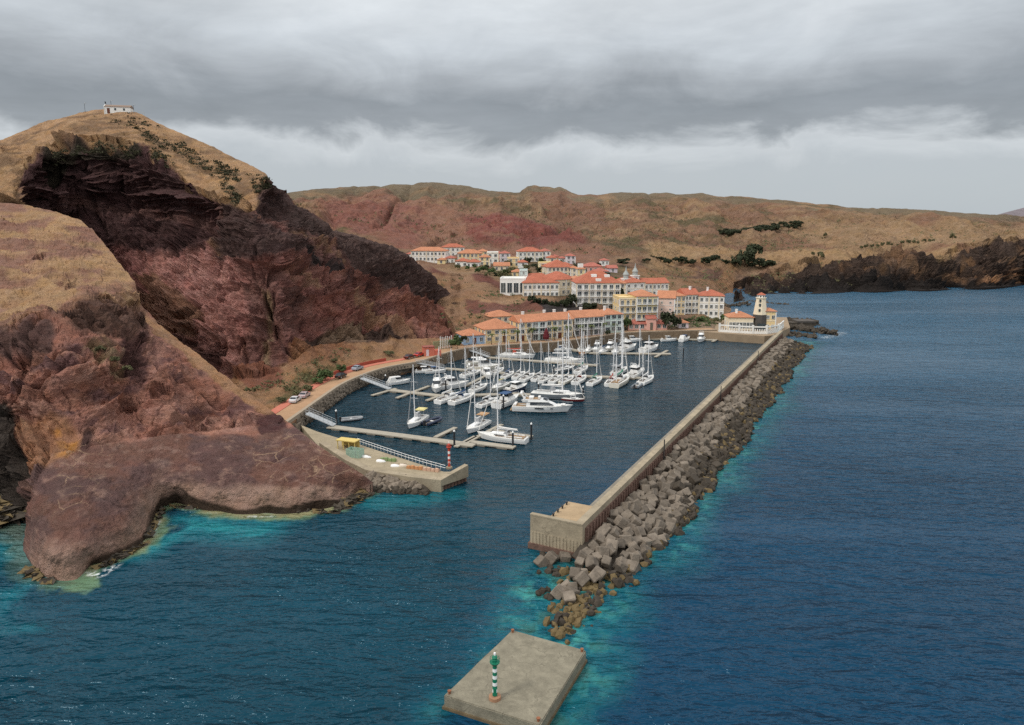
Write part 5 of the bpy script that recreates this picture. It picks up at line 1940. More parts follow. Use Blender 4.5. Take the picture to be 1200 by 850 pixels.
# third pontoon, left part
boat('cruiser', 499, 437, 1, 'white motor boat nearest the third gangway', 7, deg=5, fly=False)
boat('cruiser', 511, 437.5, 1, 'second white motor boat from the third gangway, with blue roof', 7, deg=12, fly=False, top=m_bl)
boat('cruiser', 559, 427.5, 1, 'small cream motor boat in front of the fourth gangway', 8, deg=-8, fly=False, hullm=m_cream)
boat('cruiser', 568, 434, 1, 'large cream motor cruiser with flybridge on the third pontoon', 12, deg=4, hullm=m_cream)
boat('sloop', 553, 440, 1, 'sailing boat with twin masts beside the large cream cruiser', 10, -8, mizzen=True, mast_k=1.35)
boat('cruiser', 571, 442, -1, 'white motor boat below the large cream cruiser', 8.5, 40, fly=False, canvas=m_wc)
boat('sloop', 584, 437, 1, 'slim white sailing boat behind the lone boat with blue hood', 9, 5, mast_k=1.5)
# the long row on the third pontoon, left to right
row = [(596, 441.5, dict(hood=m_bl, cover=m_bl), 8.8, 'white sloop with blue hood, first from the left in the long row of boats'),
       (609, 442, dict(cover=m_wc, hood=m_wc), 9.2, 'sloop under a white cover, second from the left in the long row'),
       (619, 444.5, dict(hood=m_dark), 9.8, 'white sloop with black hood, third from the left in the long row'),
       (633, 444.5, dict(hood=m_gy), 9.0, 'white sloop with grey hood, fourth from the left in the long row'),
       (641, 446, dict(hood=m_gy, cover=m_gy), 9.0, 'white sloop with grey sail cover, fifth from the left in the long row'),
       (652, 447, dict(hood=m_wc), 9.6, 'white sloop with white hood, sixth from the left in the long row'),
       (665, 447.5, dict(hullm=m_cream, hood=m_gy), 9.6, 'cream hulled sloop, seventh from the left in the long row'),
       (680, 447.5, dict(hood=m_rc), 10.4, 'white sloop with red hood in the long row of boats'),
       (698, 449, dict(hood=m_gc, cover=m_gc), 10.0, 'white sloop with green hood and green sail cover in the long row'),
       (717, 449.5, dict(cover=m_rc, hood=m_rc), 10.0, 'white sloop with red sail cover, left of the big cream ketch'),
       (728, 449.5, dict(hullm=m_cream, teak=True, mizzen=True, cover=m_gc), 14.0, 'big cream two-masted ketch with teak deck, largest in the long row'),
       (758, 448, dict(hood=m_gy, mizzen=True), 11.0, 'white sloop with grey hood, last at the right end of the long row')]
for px, py, kw, L_, lb in row:
    boat('sloop', px, py, 1, lb, L_, rr.uniform(-8, 8), **kw)
boat('cruiser', 745, 441, 1, 'white motor sailer moored between the big ketch and the last sloop', 10.5, -4, fly=True)
boat('sloop', 748, 439, 1, 'tall masted white sailing boat behind the white motor sailer', 11, 0, mast_k=1.45)
boat('dinghy', 747, 453.5, 1, 'grey inflatable tender in the gap before the last sloop', 5.5, 0, hm=m_greyh)
# far side of the third pontoon
boat('sloop', 662, 435, 1, 'grey hulled sailing boat on the far side of the third pontoon', 10, -20, hullm=m_greyh)
boat('sloop', 682, 435.5, 1, 'white sailing boat with green sail cover on the far side of the third pontoon', 10, 0, cover=m_gc)
boat('sloop', 727, 437, 1, 'white sailing boat with grey canopy behind the big ketch', 10.5, -6, hood=m_gy, bimini=m_gy)
# fourth pontoon
boat('sloop', 607, 419.5, 1, 'long sailing boat with red covers below the waterfront terrace', 13, deg=ND + 8, cover=m_rc, hood=m_rc, mizzen=True, mast_k=1.1)
boat('sloop', 662, 425.5, 1, 'long white sailing boat lying along the fourth pontoon', 14, deg=ND + 10, mast_k=1.25)
boat('sloop', 644, 409.5, 1, 'low white sailing boat under the waterfront wall, left of the far pontoon', 8, deg=ND + 30, mast_k=1.2)
boat('sloop', 659, 411.5, 1, 'white sailing boat beside the foot of the last gangway', 8.5, deg=ND + 20, mast_k=1.2, hood=m_bl)
# far pontoon
boat('sloop', 681, 412.5, 1, 'varnished wooden hulled sailing boat at the left end of the far pontoon', 9.5, 25, hullm=m_orh, mizzen=True, hood=m_yc)
boat('sloop', 689, 413, -1, 'white sailing boat with white hood beside the varnished wooden one', 9.5, 8, hood=m_wc)
boat('cruiser', 699, 412.5, -1, 'white motor boat with grey roof, third on the far pontoon', 9.5, 8, top=m_gy)
boat('sloop', 706, 414, -1, 'white sloop with blue cover in the middle of the far pontoon', 9.5, 3, cover=m_bl)
boat('cruiser', 714, 411, -1, 'cream motor boat with flybridge in the middle of the far pontoon', 9, 5, hullm=m_cream)
boat('sloop', 721, 414.5, -1, 'white sloop with grey cover, left of the two white motor cruisers', 10, 12, cover=m_gy)
boat('cruiser', 736, 411, 1, 'white motor cruiser, left of two moored side by side on the far pontoon', 12, -12)
boat('cruiser', 762, 411.5, 1, 'white motor cruiser, right of two on the far pontoon beside the forked end', 11.5, -14, fly=False)
boat('sloop', 727, 410, 1, 'pale sailing boat left of the two motor cruisers on the far pontoon', 9.5, 6, cover=m_wc, mast_k=1.4)
# quayside
boat('cruiser', 784, 400, 1, 'small white motor boat on the quayside pontoon, left of three', 7, deg=8, fly=False)
boat('cruiser', 803, 399.5, 1, 'small white motor boat with blue roof on the quayside pontoon, middle of three', 8, deg=50, fly=False, top=m_bl, canvas=m_wc)
boat('cruiser', 821, 400, -1, 'white sport fishing cruiser on the quayside pontoon, right of three', 9, 5)
boat('cruiser', 742, 400.5, 1, 'white motor boat lying under the quay wall behind the far pontoon', 7.5, deg=10, fly=False, hullm=m_hull)

# ------------------------------------------------------------------ cars
m_tyre = m_rubber
m_rim = m_steel


def car_mesh(paint):
    o_ = empty('parked_car')
    L_, W_, = 4.3, 1.75
    prof = [(-2.15, .35), (-2.15, .85), (-1.9, .95), (-1.55, 1.0), (-1.0, 1.42), (.35, 1.45), (1.05, 1.0), (1.95, .88), (2.15, .7), (2.15, .35)]
    n = len(prof)
    vs_ = []
    for y, k in ((-W_ / 2, 0), (W_ / 2, 0)):
        for (x, z) in prof:
            ins = .14 if z > 1.1 else 0
            vs_.append((x, y + (ins if y < 0 else -ins), z))
    fs_ = [(i, (i + 1) % n, n + (i + 1) % n, n + i) for i in range(n)]
    fs_ += [tuple(range(n))[::-1], tuple(range(n, 2 * n))]
    body = MB().add(vs_, fs_).build('body', paint, o_)
    gl = MB()
    gl.add([(.45, -.66, 1.42), (1.0, -.78, 1.05), (1.0, .78, 1.05), (.45, .66, 1.42)], [(0, 1, 2, 3)])
    gl.add([(-1.05, -.66, 1.41), (-1.5, -.78, 1.05), (-1.5, .78, 1.05), (-1.05, .66, 1.41)], [(3, 2, 1, 0)])
    for s_ in (-1, 1):
        gl.add([(-1.2, s_ * .885, 1.03), (.85, s_ * .885, 1.03), (.35, s_ * .75, 1.38), (-.9, s_ * .75, 1.38)], [(0, 1, 2, 3)])
    for i in range(len(gl.v)):
        x, y, z = gl.v[i]
        gl.v[i] = (x * 1.01, y * 1.01, z + .012)
    gl.build('window', m_glass, o_)
    for x in (-1.35, 1.35):
        for s_ in (-1, 1):
            wh = empty('wheel')
            wh.parent = o_
            CH.setdefault(o_.name, []).append(wh)
            wh.location = (x, s_ * .80, .32)
            wh.rotation_euler = (PI / 2, 0, 0)
            MB().lathe([(.22, -.11), (.32, -.10), (.32, .10), (.22, .11)], 14).build('tyre', m_tyre, wh)
            MB().lathe([(.2, -.115), (.2, .115)], 10).build('rim', m_rim, wh)
    for s_ in (-1, 1):
        MB().box(2.12, s_ * .62 - .16, .62, 2.165, s_ * .62 + .16, .76).build('headlight', m_white, o_)
        MB().box(-2.165, s_ * .65 - .14, .68, -2.12, s_ * .65 + .14, .84).build('tail_light', m_red, o_)
    return o_


cars = [(346, 471, 'white_car_paint', (226, 226, 226), 'white car parked nearest the spur at the end of the harbour road', 40),
        (357, 465.5, 'rose_car_paint', (196, 176, 176), 'pale rosy grey car parked just beyond the white car', 40),
        (399.5, 442.5, 'black_car_paint', (40, 40, 44), 'black car parked beside the shrubs on the harbour road', 40),
        (419, 433.5, 'silver_car_paint', (168, 176, 188), 'silver blue car parked at the start of the red pavement', 42),
        (480, 420, 'maroon_car_paint', (84, 36, 34), 'dark maroon car parked left of the bright red car', 52),
        (491, 417.5, 'red_car_paint', (196, 52, 46), 'bright red car parked beside the red kiosk', 52)]
for px, py, mn, c_, lb, yw in cars:
    o_ = car_mesh(mat(mn, S(*c_, .8), .3, .05, 1, .5))
    o_.location = W(px, py, 3.57 if px in (346, 357) else 3.69)
    q_ = min(range(1, len(qo) - 1), key=lambda i: (qo[i].x - o_.location.x) ** 2 + (qo[i].y - o_.location.y) ** 2)
    d_ = qo[q_ + 1] - qo[q_ - 1]
    o_.rotation_euler = (0, 0, math.atan2(d_.y, d_.x))
    tag(o_, lb, 'car', 'cars parked on the harbour road')
# ------------------------------------------------------------------ buildings
def roof_mat(name, c):
    m = mat(name, S(*c, .74), .85, .22, .5, .2)
    nt = m.node_tree
    if 'Wave Texture' not in nt.nodes:
        tc = nt.nodes.new('ShaderNodeTexCoord')
        wv = nt.nodes.new('ShaderNodeTexWave')
        wv.inputs['Scale'].default_value = 1.3
        wv.inputs['Distortion'].default_value = .6
        nt.links.new(tc.outputs['Object'], wv.inputs['Vector'])
        bp_ = nt.nodes.new('ShaderNodeBump')
        bp_.inputs['Distance'].default_value = .08
        nt.links.new(wv.outputs['Fac'], bp_.inputs['Height'])
        nt.links.new(bp_.outputs[0], nt.nodes['Principled BSDF'].inputs['Normal'])
    return m


r_or = roof_mat('orange_tiles', (220, 152, 116))
r_rd = roof_mat('red_tiles', (206, 124, 98))
r_pk = roof_mat('faded_red_tiles', (204, 126, 110))


def wallm(name, c):
    return mat(name, S(*c, .86), .9, .09, .25, .2)


w_ye = wallm('yellow_render', (242, 216, 164))
w_py = wallm('pale_yellow_render', (244, 224, 172))
w_wh = wallm('white_stucco', (250, 249, 244))
w_mi = wallm('mint_render', (218, 236, 224))
w_bl = wallm('blue_render', (170, 198, 226))
w_pk = wallm('pink_render', (238, 184, 168))
w_li = wallm('lilac_render', (228, 216, 222))
w_cr = wallm('cream_render', (242, 228, 200))
w_te = wallm('pale_teal_render', (222, 240, 236))
p_lt = mat('curtained_pane', S(150, 152, 146, .7), .3, .2, .5, .5)
p_md = mat('shaded_pane', S(104, 112, 112, .7), .2, .2, .5, .5)
f_wh = mat('window_frame', (.76, .75, .72, 1), .6, .04, 2)
p_dk = mat('window_pane', S(70, 82, 88, .7), .15, .2, .3, .5)
m_shut = mat('green_shutter', S(86, 120, 110, .8), .7, .1, 2)
m_door = mat('brown_door', S(110, 62, 44, .8), .7, .2, 2)
m_recess = mat('loggia_shade', S(122, 112, 100, .8), .9, .1, 1)

WIN = {}


def win_mesh(w_, h_, kind):
    key = (round(w_, 2), round(h_, 2), kind)
    if key not in WIN:
        b_ = MB()
        t_ = .11
        b_.box(-w_ / 2, -.05, 0, w_ / 2, 0.01, h_, 1)
        for x0, x1, z0, z1 in [(-w_ / 2 - t_, -w_ / 2, -t_, h_ + t_), (w_ / 2, w_ / 2 + t_, -t_, h_ + t_), (-w_ / 2, w_ / 2, -t_, 0), (-w_ / 2, w_ / 2, h_, h_ + t_), (-.04, .04, 0, h_)]:
            b_.box(x0, -.14, z0, x1, .008, z1, 0)
        if kind == 'shutter':
            for s_ in (-1, 1):
                b_.box(s_ * (w_ / 2 + t_ + .02) - (0 if s_ > 0 else .4), -.09, 0, s_ * (w_ / 2 + t_ + .02) + (.4 if s_ > 0 else 0), .006, h_, 2)
        WIN[key] = b_.mesh('window', [f_wh, {'light': p_lt, 'mid': p_md}.get(kind, p_dk), m_shut])
    return WIN[key]


def add_win(parent, x, y, z, rot, w_=1.1, h_=1.5, kind='plain', name='window'):
    if kind == 'plain':
        kind = rr.choice(['plain', 'plain', 'plain', 'mid', 'light'])
    o_ = bpy.data.objects.new(name, win_mesh(w_, h_, kind))
    link(o_, parent)
    o_.location = (x, y, z)
    o_.rotation_euler = (0, 0, rot)
    return o_


def roof_geo(w_, d_, z, kind, pitch=.42, ov=.45):
    """returns MB of a tiled roof over the rectangle 0..w, 0..d"""
    b_ = MB()
    x0, x1, y0, y1 = -ov, w_ + ov, -ov, d_ + ov
    W2, D2 = x1 - x0, y1 - y0
    th = .18
    if kind == 'hip':
        if W2 >= D2:
            h = D2 / 2 * pitch
            r0, r1 = (x0 + D2 / 2, (y0 + y1) / 2), (x1 - D2 / 2, (y0 + y1) / 2)
            if r1[0] - r0[0] < .3:
                r0, r1 = ((x0 + x1) / 2 - .15, r0[1]), ((x0 + x1) / 2 + .15, r0[1])
            vs_ = [(x0, y0, z), (x1, y0, z), (x1, y1, z), (x0, y1, z), (x0, y0, z + th), (x1, y0, z + th), (x1, y1, z + th), (x0, y1, z + th), (*r0, z + th + h), (*r1, z + th + h)]
            fs_ = [(4, 5, 9, 8), (5, 6, 9), (6, 7, 8, 9), (7, 4, 8)]
        else:
            h = W2 / 2 * pitch
            r0, r1 = ((x0 + x1) / 2, y0 + W2 / 2), ((x0 + x1) / 2, y1 - W2 / 2)
            vs_ = [(x0, y0, z), (x1, y0, z), (x1, y1, z), (x0, y1, z), (x0, y0, z + th), (x1, y0, z + th), (x1, y1, z + th), (x0, y1, z + th), (*r0, z + th + h), (*r1, z + th + h)]
            fs_ = [(4, 5, 8), (5, 6, 9, 8), (6, 7, 9), (7, 4, 8, 9)]
    else:   # gable, ridge along x
        h = D2 / 2 * pitch
        ym = (y0 + y1) / 2
        vs_ = [(x0, y0, z), (x1, y0, z), (x1, y1, z), (x0, y1, z), (x0, y0, z + th), (x1, y0, z + th), (x1, y1, z + th), (x0, y1, z + th), (x0, ym, z + th + h), (x1, ym, z + th + h)]
        fs_ = [(4, 5, 9, 8), (6, 7, 8, 9), (5, 6, 9), (7, 4, 8)]
    fs_ += [(0, 3, 2, 1), (0, 1, 5, 4), (1, 2, 6, 5), (2, 3, 7, 6), (3, 0, 4, 7)]
    b_.add(vs_, fs_)
    return b_, h


def house(label, cx, cy, wpx, yaw, depth, floors, wall, roof=None, kind='hip', fh=2.9, bays=None, Y=None, z=None, name='house', cat='house', chim=(), ww=1.1, wh=1.5,
          wk='plain', balc=False, door=None, group='houses of the harbour village', side=True, pitch=.42, ground_h=None):
    if z is not None:
        p = W(cx, cy, z)
    elif Y is not None:
        p = Dp(cx, cy, Y)
    else:
        p = LP(cx, cy)
    w_ = wpx * p.y / F / max(.5, math.cos(R(yaw)))
    ya = R(yaw)
    org_ = p - Vector((math.cos(ya), math.sin(ya), 0)) * w_ / 2
    o_ = empty(name, org_, ya, label, cat, group)
    H_ = floors * fh
    wb = MB()
    wb.box(0, 0, -4, w_, depth, H_)
    if kind == 'flat':
        t_ = .25
        wb.box(-.05, -.05, H_ + .003, w_ + .05, t_, H_ + .7)
        wb.box(-.05, depth - t_, H_ + .003, w_ + .05, depth + .05, H_ + .7)
        wb.box(-.05, t_ + .003, H_ + .003, t_, depth - t_ - .003, H_ + .7)
        wb.box(w_ - t_, t_ + .003, H_ + .003, w_ + .05, depth - t_ - .003, H_ + .7)
    wo_ = wb.build('wall', wall, o_)
    nb_ = bays or max(1, int(w_ / 2.9))
    if floors >= 2:
        tr = MB()
        for f_ in range(1, int(floors)):
            tr.box(-.1, -.10, f_ * fh - .12, w_ + .1, -.003, f_ * fh + .06)
        tr.box(-.16, -.2, H_ - .22, w_ + .16, -.004, H_ - .01)
        for i in range(0, nb_ + 1, 2 if nb_ > 3 else max(nb_, 1)):
            x = w_ * i / nb_
            tr.box(x - .22, -.16, -1, x + .22, -.002, H_ - .225)
        tr.build('trim', f_wh if wall.name != 'white_stucco' else w_cr, o_)
    if kind in ('hip', 'gable'):
        rb, rh = roof_geo(w_, depth, H_ + .01, kind, pitch)
        ro_ = rb.build('roof', roof, o_)
        for (cxr, cyr) in chim:
            MB().box(cxr * w_ - .45, cyr * depth - .4, H_, cxr * w_ + .45, cyr * depth + .4, H_ + rh + 1.0).box(cxr * w_ - .55, cyr * depth - .5, H_ + rh + 1.003, cxr * w_ + .55, cyr * depth + .5, H_ + rh + 1.2).build('chimney', w_wh, ro_)
    n = bays or max(1, int(w_ / 2.9))
    for f_ in range(int(floors)):
        z0 = f_ * fh + (.8 if fh > 2.4 else .5)
        for i in range(n):
            x = w_ * (i + .5) / n
            if f_ == 0 and door is not None and i == door:
                MB().box(x - .75, -.07, 0, x + .75, .01, 2.3).build('door', m_door, o_)
                continue
            add_win(o_, x, 0, z0 if not balc else z0 - .5, 0, ww, wh + (.5 if balc else 0), wk)
        if balc and f_ > 0:
            for i in range(n):
                x = w_ * (i + .5) / n
                bb = MB().box(x - 1.1, -1.0, f_ * fh + .02, x + 1.1, -.002, f_ * fh + .16)
                bb.box(x - 1.1, -1.0, f_ * fh + .95, x + 1.1, -.92, f_ * fh + 1.03)
                for k in range(9):
                    xx = x - 1.06 + k * .265
                    bb.box(xx - .025, -.985, f_ * fh + .16, xx + .025, -.935, f_ * fh + .95)
                bb.build('balcony', f_wh, o_)
        if side:
            m_ = max(1, int(depth / 3.6))
            for i in range(m_):
                y = depth * (i + .5) / m_
                add_win(o_, 0, y, z0, -PI / 2, ww, wh, wk)
                add_win(o_, w_, y, z0, PI / 2, ww, wh, wk)
    return o_, w_, H_


FZ = 3.62
YW = 22
# the waterfront terrace
house('low blue cottage with orange roof at the left end of the waterfront', 556, 403, 24, YW, 9, 1, w_bl, r_or, fh=3.1, bays=3, z=FZ, name='cottage', door=1)
house('long low yellow house with orange roof beside the blue cottage', 587, 401, 37, YW, 12, 2, w_ye, r_or, fh=2.5, z=FZ, bays=4, wh=1.2, ww=1.4, door=2, pitch=.5)
house('pale house with orange hip roof standing above the long yellow house', 589, 378, 28, YW, 9, 1, w_cr, r_or, fh=2.4, bays=4)
house('narrow yellow three storey house at the left end of the tall terrace', 616, 399.4, 15, YW, 10, 3, w_ye, r_or, 'gable', 2.35, z=FZ, bays=2, chim=[(.7, .55)], door=0, ww=1.4)
house('white three storey house with pale teal trim in the waterfront terrace', 631.5, 398.3, 16.5, YW, 10, 3, w_te, r_or, 'gable', 2.37, z=FZ, bays=2, balc=True, ww=1.9)
house('yellow terrace house with dark red doors on the waterfront', 656, 396.3, 32, YW, 10, 3, w_ye, r_or, 'gable', 2.4, z=FZ, bays=5, chim=[(.12, .55), (.5, .55), (.92, .55)], door=2, ww=1.3)
house('white terrace house with lilac ground floor on the waterfront', 690, 393.2, 35, YW, 10, 3, w_li, r_or, 'gable', 2.45, z=FZ, bays=6, chim=[(.42, .55)], balc=True, ww=1.6)
house('pale mint house at the right end of the waterfront terrace', 719, 390, 22, YW, 10, 3, w_mi, r_or, 'hip', 2.5, z=FZ, bays=3, chim=[(.3, .5)], ww=1.8)
# canopies, awning of the terrace
aw = empty('cafe_parasol', W(640, 399.5, FZ), 0, 'folded dark wine red parasol in front of the white terrace house', 'parasol')
MB().tube([(0, 0, 0), (0, 0, 5.2)], .06, 6).build('pole', m_steel, aw)
MB().lathe([(1.0, .6), (1.25, 1.6), (.8, 3.6), (.12, 5.1)], 10).build('canopy', mat('wine_canvas', S(104, 34, 42, .8), .9, .1, 2), aw)
# pink bungalow with taller middle
o_, w_, H_ = house('low pink bungalow with a taller middle gable beside the big dark tree', 759, 386.8, 47, 6, 8, 1, w_pk, r_pk, 'hip', 2.5, z=FZ, bays=7, ww=1.4)
MB().box(w_ * .46, -.8, -1, w_ * .70, 5, 4.7).build('middle_block', w_pk, o_)
rb, rh = roof_geo(w_ * .24, 5.8, 0, 'gable', .5, .25)
ro_ = rb.build('middle_roof', r_pk, o_)
ro_.location = (w_ * .46, -.8, 4.71)
MB().box(w_ * .545, -.9, 0, w_ * .615, -.803, 3.2).build('door', m_recess, o_)
house('tiny pale kiosk house with orange roof right of the big dark tree', 801, 384.8, 12, 8, 4, 1, w_li, r_or, 'hip', 2.3, z=FZ, bays=1, name='kiosk', cat='kiosk', ww=1.8)
# yellow apartment blocks
house('yellow flat roofed apartment wing left of the tall yellow block', 735, 384, 20, 6, 12, 4, w_ye, None, 'flat', 3.1, bays=3, z=4.2, name='apartment_building', cat='apartment block', balc=True)
house('tall yellow apartment block with orange roof above the pink bungalow', 757.5, 384.5, 25, 6, 14, 4, w_py, r_or, 'hip', 3.35, bays=4, z=4.2, name='apartment_building', cat='apartment block', balc=True, ww=1.4)
house('plain pale pink wing on the right of the tall yellow block', 779.5, 382, 19, -14, 12, 4, wallm('rose_render', (240, 214, 200)), r_or, 'gable', 3.0, bays=2, Y=308, name='apartment_building', cat='apartment block', ww=.7, wh=.8)
house('yellow row house with orange roof stepping up behind the pink wing', 793, 369, 20, 14, 10, 3, w_ye, r_or, 'hip', 2.9, bays=4, name='row_house')
house('white row house with red roof left of the white block by the slope', 810, 368, 17, 10, 11, 3, w_wh, r_rd, 'gable', 3.0, bays=4, name='row_house', chim=[(.6, .4)])
house('white apartment block with red roof at the right edge of the village', 833, 371, 28, -10, 12, 3, w_wh, r_rd, 'hip', 3.2, bays=5, Y=334, name='apartment_building', cat='apartment block', chim=[(.35, .4)], side=True)
# white hotel with the great red roof
o_, w_, H_ = house('large white hotel with a broad red hip roof in the middle of the village', 701, 364, 52, 4, 15, 4, w_wh, r_rd, 'hip', 3.05, bays=7, Y=318, name='hotel', cat='hotel', balc=True, ww=1.6, pitch=.62, group=None)
for (xf, yf, zf) in [(.5, .14, 1.2), (.42, .32, 3.0), (.72, .31, 2.8)]:
    dm = MB().box(w_ * xf - 1.2, 15 * yf - 1.5, H_ + zf - .8, w_ * xf + 1.2, 15 * yf + 1.0, H_ + zf + .7).build('dormer', w_wh, o_)
# twin towered building
o_, w_, H_ = house('white gabled hall with twin spired towers behind the yellow blocks', 744, 352, 24, 20, 14, 3, w_wh, r_rd, 'hip', 2.9, bays=3, Y=352, name='towered_hall', cat='hall', group=None, wh=1.2)
for (lx, ly, th_) in [(w_ * .25, 5.0, 14.5), (w_ * 1.02, 10.5, 15.5)]:
    tw = MB().box(lx - 1.6, ly - 1.6, -2, lx + 1.6, ly + 1.6, th_ - 4.4).box(lx - 1.9, ly - 1.9, th_ - 4.397, lx + 1.9, ly + 1.9, th_ - 4.0).build('tower', w_wh, o_)
    MB().lathe([(1.35, th_ - 3.997), (1.3, th_ - 2.2), (1.6, th_ - 2.1), (1.15, th_ - 1.3), (.5, th_ - .3), (.2, th_ + 1.2), (.03, th_ + 2.2)], 10, cx=lx, cy=ly).build('spire', mat('grey_lead', S(176, 182, 178, .8), .6, .1, 1), tw)
    ow = MB()
    for a_ in range(4):
        c_, s_ = math.cos(a_ * PI / 2), math.sin(a_ * PI / 2)
        ow.box(lx + c_ * 1.62 - .35, ly + s_ * 1.62 - .35, th_ - 6.6, lx + c_ * 1.62 + .35, ly + s_ * 1.62 + .35, th_ - 5.2)
    ow.build('window', p_dk, tw)
house('white wing with red roof running right from the twin towers', 769, 347, 30, 16, 10, 2, w_wh, r_rd, 'gable', 3.2, bays=6, Y=362, name='hotel_wing', cat='hotel wing')
# left white hotel, stepped
house('white flat roofed pavilion with tall arched windows at the left end of the long hotel', 601, 345, 30, -4, 12, 1, w_wh, None, 'flat', 7.0, bays=4, name='pavilion', cat='pavilion', ww=2.2, wh=4.6, group=None, side=False)
house('long white hotel wing above the dark hedge with three rows of windows', 634, 357, 42, 6, 14, 3, w_wh, r_rd, 'hip', 3.4, bays=8, Y=338, name='hotel_wing', cat='hotel wing', pitch=.55)
house('angled white hotel wing with red roof, right end of the long hotel', 663, 355, 24, 26, 16, 3, w_cr, r_rd, 'hip', 3.7, bays=4, Y=342, name='hotel_wing', cat='hotel wing', pitch=.55)
house('pale blue and white turret house above the flat roofed pavilion', 613.5, 333, 9, 0, 4, 3, w_te, None, 'flat', 2.3, bays=1, name='turret', cat='turret', ww=.8, wh=1.2, group=None)
o_, w_, H_ = house('yellow square tower with white belvedere between the hotels', 680.5, 342, 9.5, 4, 4.5, 4, w_py, r_or, 'hip', 2.9, bays=1, Y=368, name='tower_house', cat='tower', group=None, ww=1.0)
MB().box(w_ * .2, 1, H_ + .4, w_ * .8, 3.6, H_ + 2.6).build('belvedere', w_wh, o_)
house('house with a broad red roof behind the long white hotel', 656, 325, 28, 12, 13, 2, w_cr, r_rd, 'hip', 2.7, bays=6, pitch=.55)
house('small yellow house left of the broad red roof', 640, 320, 14, 8, 7, 2, w_py, None, 'flat', 2.7, bays=2)
house('red roofed house behind the pavilion turret', 625, 333, 26, 6, 9, 1, w_cr, r_rd, 'hip', 3.0, bays=4)
# upper rows
house('long white two storey house with orange roof at the far left of the village', 502, 306.5, 40, -8, 10, 2, w_wh, r_or, 'hip', 3.2, bays=9)
house('white house with red roof standing behind the long far left one', 531, 301, 26, 4, 10, 2, w_wh, r_rd, 'hip', 3.1, bays=5)
house('orange roofed yellow house in the middle of the upper left row', 551, 308, 28, 4, 10, 2, w_ye, r_or, 'hip', 2.8, bays=6)
house('small white house with red roof below the long far left house', 527, 309, 12, -6, 7, 1, w_wh, r_pk, 'hip', 3.2, bays=2)
house('white house with red roof and arched window at the edge of the bare slope', 541, 313, 15, -8, 8, 1, w_wh, r_rd, 'hip', 3.3, bays=2, wk='plain', ww=1.6)
house('white house with dark red roof right of the arched window house', 554, 314, 14, -6, 8, 1, w_wh, r_rd, 'hip', 3.2, bays=3)
house('cream house among palms on the upper left row', 568, 312, 12, 0, 8, 2, w_py, r_or, 'hip', 2.6, bays=2)
house('white cube shaped house with flat roof in the upper row', 577.5, 308.5, 13, 2, 7, 2, w_wh, None, 'flat', 3.2, bays=2, ww=1.6)
house('pale lilac house right of the white cube house', 592, 307.5, 11, 4, 8, 2, w_li, r_pk, 'hip', 2.8, bays=2)
house('yellow house with dark garage opening in the upper row', 602, 313, 13, 4, 8, 2, w_ye, None, 'flat', 2.5, bays=2)
house('beige house half hidden by shrubs below the yellow garage house', 588, 318, 18, 2, 8, 1, w_cr, r_or, 'gable', 3.0, bays=3)
house('long white house with red roof at the top of the village', 622, 307, 28, 8, 11, 2, w_wh, r_rd, 'hip', 3.2, bays=6)
house('white end house right of the long white top house', 640, 305.5, 10, 10, 8, 2, w_wh, r_pk, 'hip', 3.0, bays=2)
house('small lilac white house high above the broad red roof', 669, 310, 10, 4, 7, 2, w_li, r_pk, 'hip', 2.6, bays=2)
house('pale house with faded red roof right of the yellow tower', 695, 319, 22, 6, 9, 1, w_pk, r_pk, 'hip', 3.2, bays=4)
house('tiny white house at the upper right end of the village', 709, 311, 9, 4, 6, 1, w_wh, r_pk, 'hip', 3.0, bays=2)
house('pale yellow house in the garden left of the pavilion', 606, 325, 12, 0, 7, 1, w_py, r_or, 'hip', 2.8, bays=2)
# more houses filling the slope
for lb, cx, cy, wq, yw, dd, fl_, wm, rm, kd in [
    ('small cream house tucked left behind the broad red roof', 647, 313, 10, 6, 7, 2, w_cr, r_rd, 'hip'), ('little house with red roof above the right end of the broad red roof', 664, 316, 11, 10, 7, 1, w_wh, r_rd, 'hip'),
    ('pale house between the broad red roof and the yellow tower', 673, 326, 9, 4, 7, 2, w_cr, r_or, 'hip'), ('beige house below the yellow tower between the two hotels', 677, 347, 10, 6, 8, 3, w_cr, r_or, 'hip'),
    ('white house with faded roof right of the yellow tower, lower row', 706, 324, 15, 8, 9, 1, w_wh, r_pk, 'hip'), ('grey white house at the right end above the great hotel roof', 718, 320, 11, 8, 7, 1, w_li, r_pk, 'gable'),
    ('house with pink roof half hidden by the cliff at the far left', 484, 303, 16, -10, 9, 1, w_wh, r_pk, 'hip'), ('small orange roofed house between the far left house and the arched window house', 517, 310, 9, -6, 6, 1, w_py, r_or, 'hip'),
    ('yellow house squeezed right of the orange roofed upper house', 566, 305, 11, 4, 8, 2, w_ye, r_or, 'hip'), ('low white house with red roof among the olive trees', 613, 313, 11, 4, 7, 1, w_wh, r_rd, 'hip'),
    ('tiny pink roofed house behind the white cube house', 584, 302, 10, 4, 6, 1, w_pk, r_pk, 'hip'), ('little yellow house right of the long white top house', 651, 306, 9, 8, 6, 1, w_ye, r_pk, 'hip'),
    ('small white house high on the slope left of the lilac one', 660, 308, 8, 6, 6, 1, w_wh, r_pk, 'hip'), ('narrow orange roofed link right of the great hotel', 729, 352, 9, 10, 8, 3, w_cr, r_or, 'hip')]:
    house(lb, cx, cy, wq, yw, dd, fl_, wm, rm, kd, 2.7)
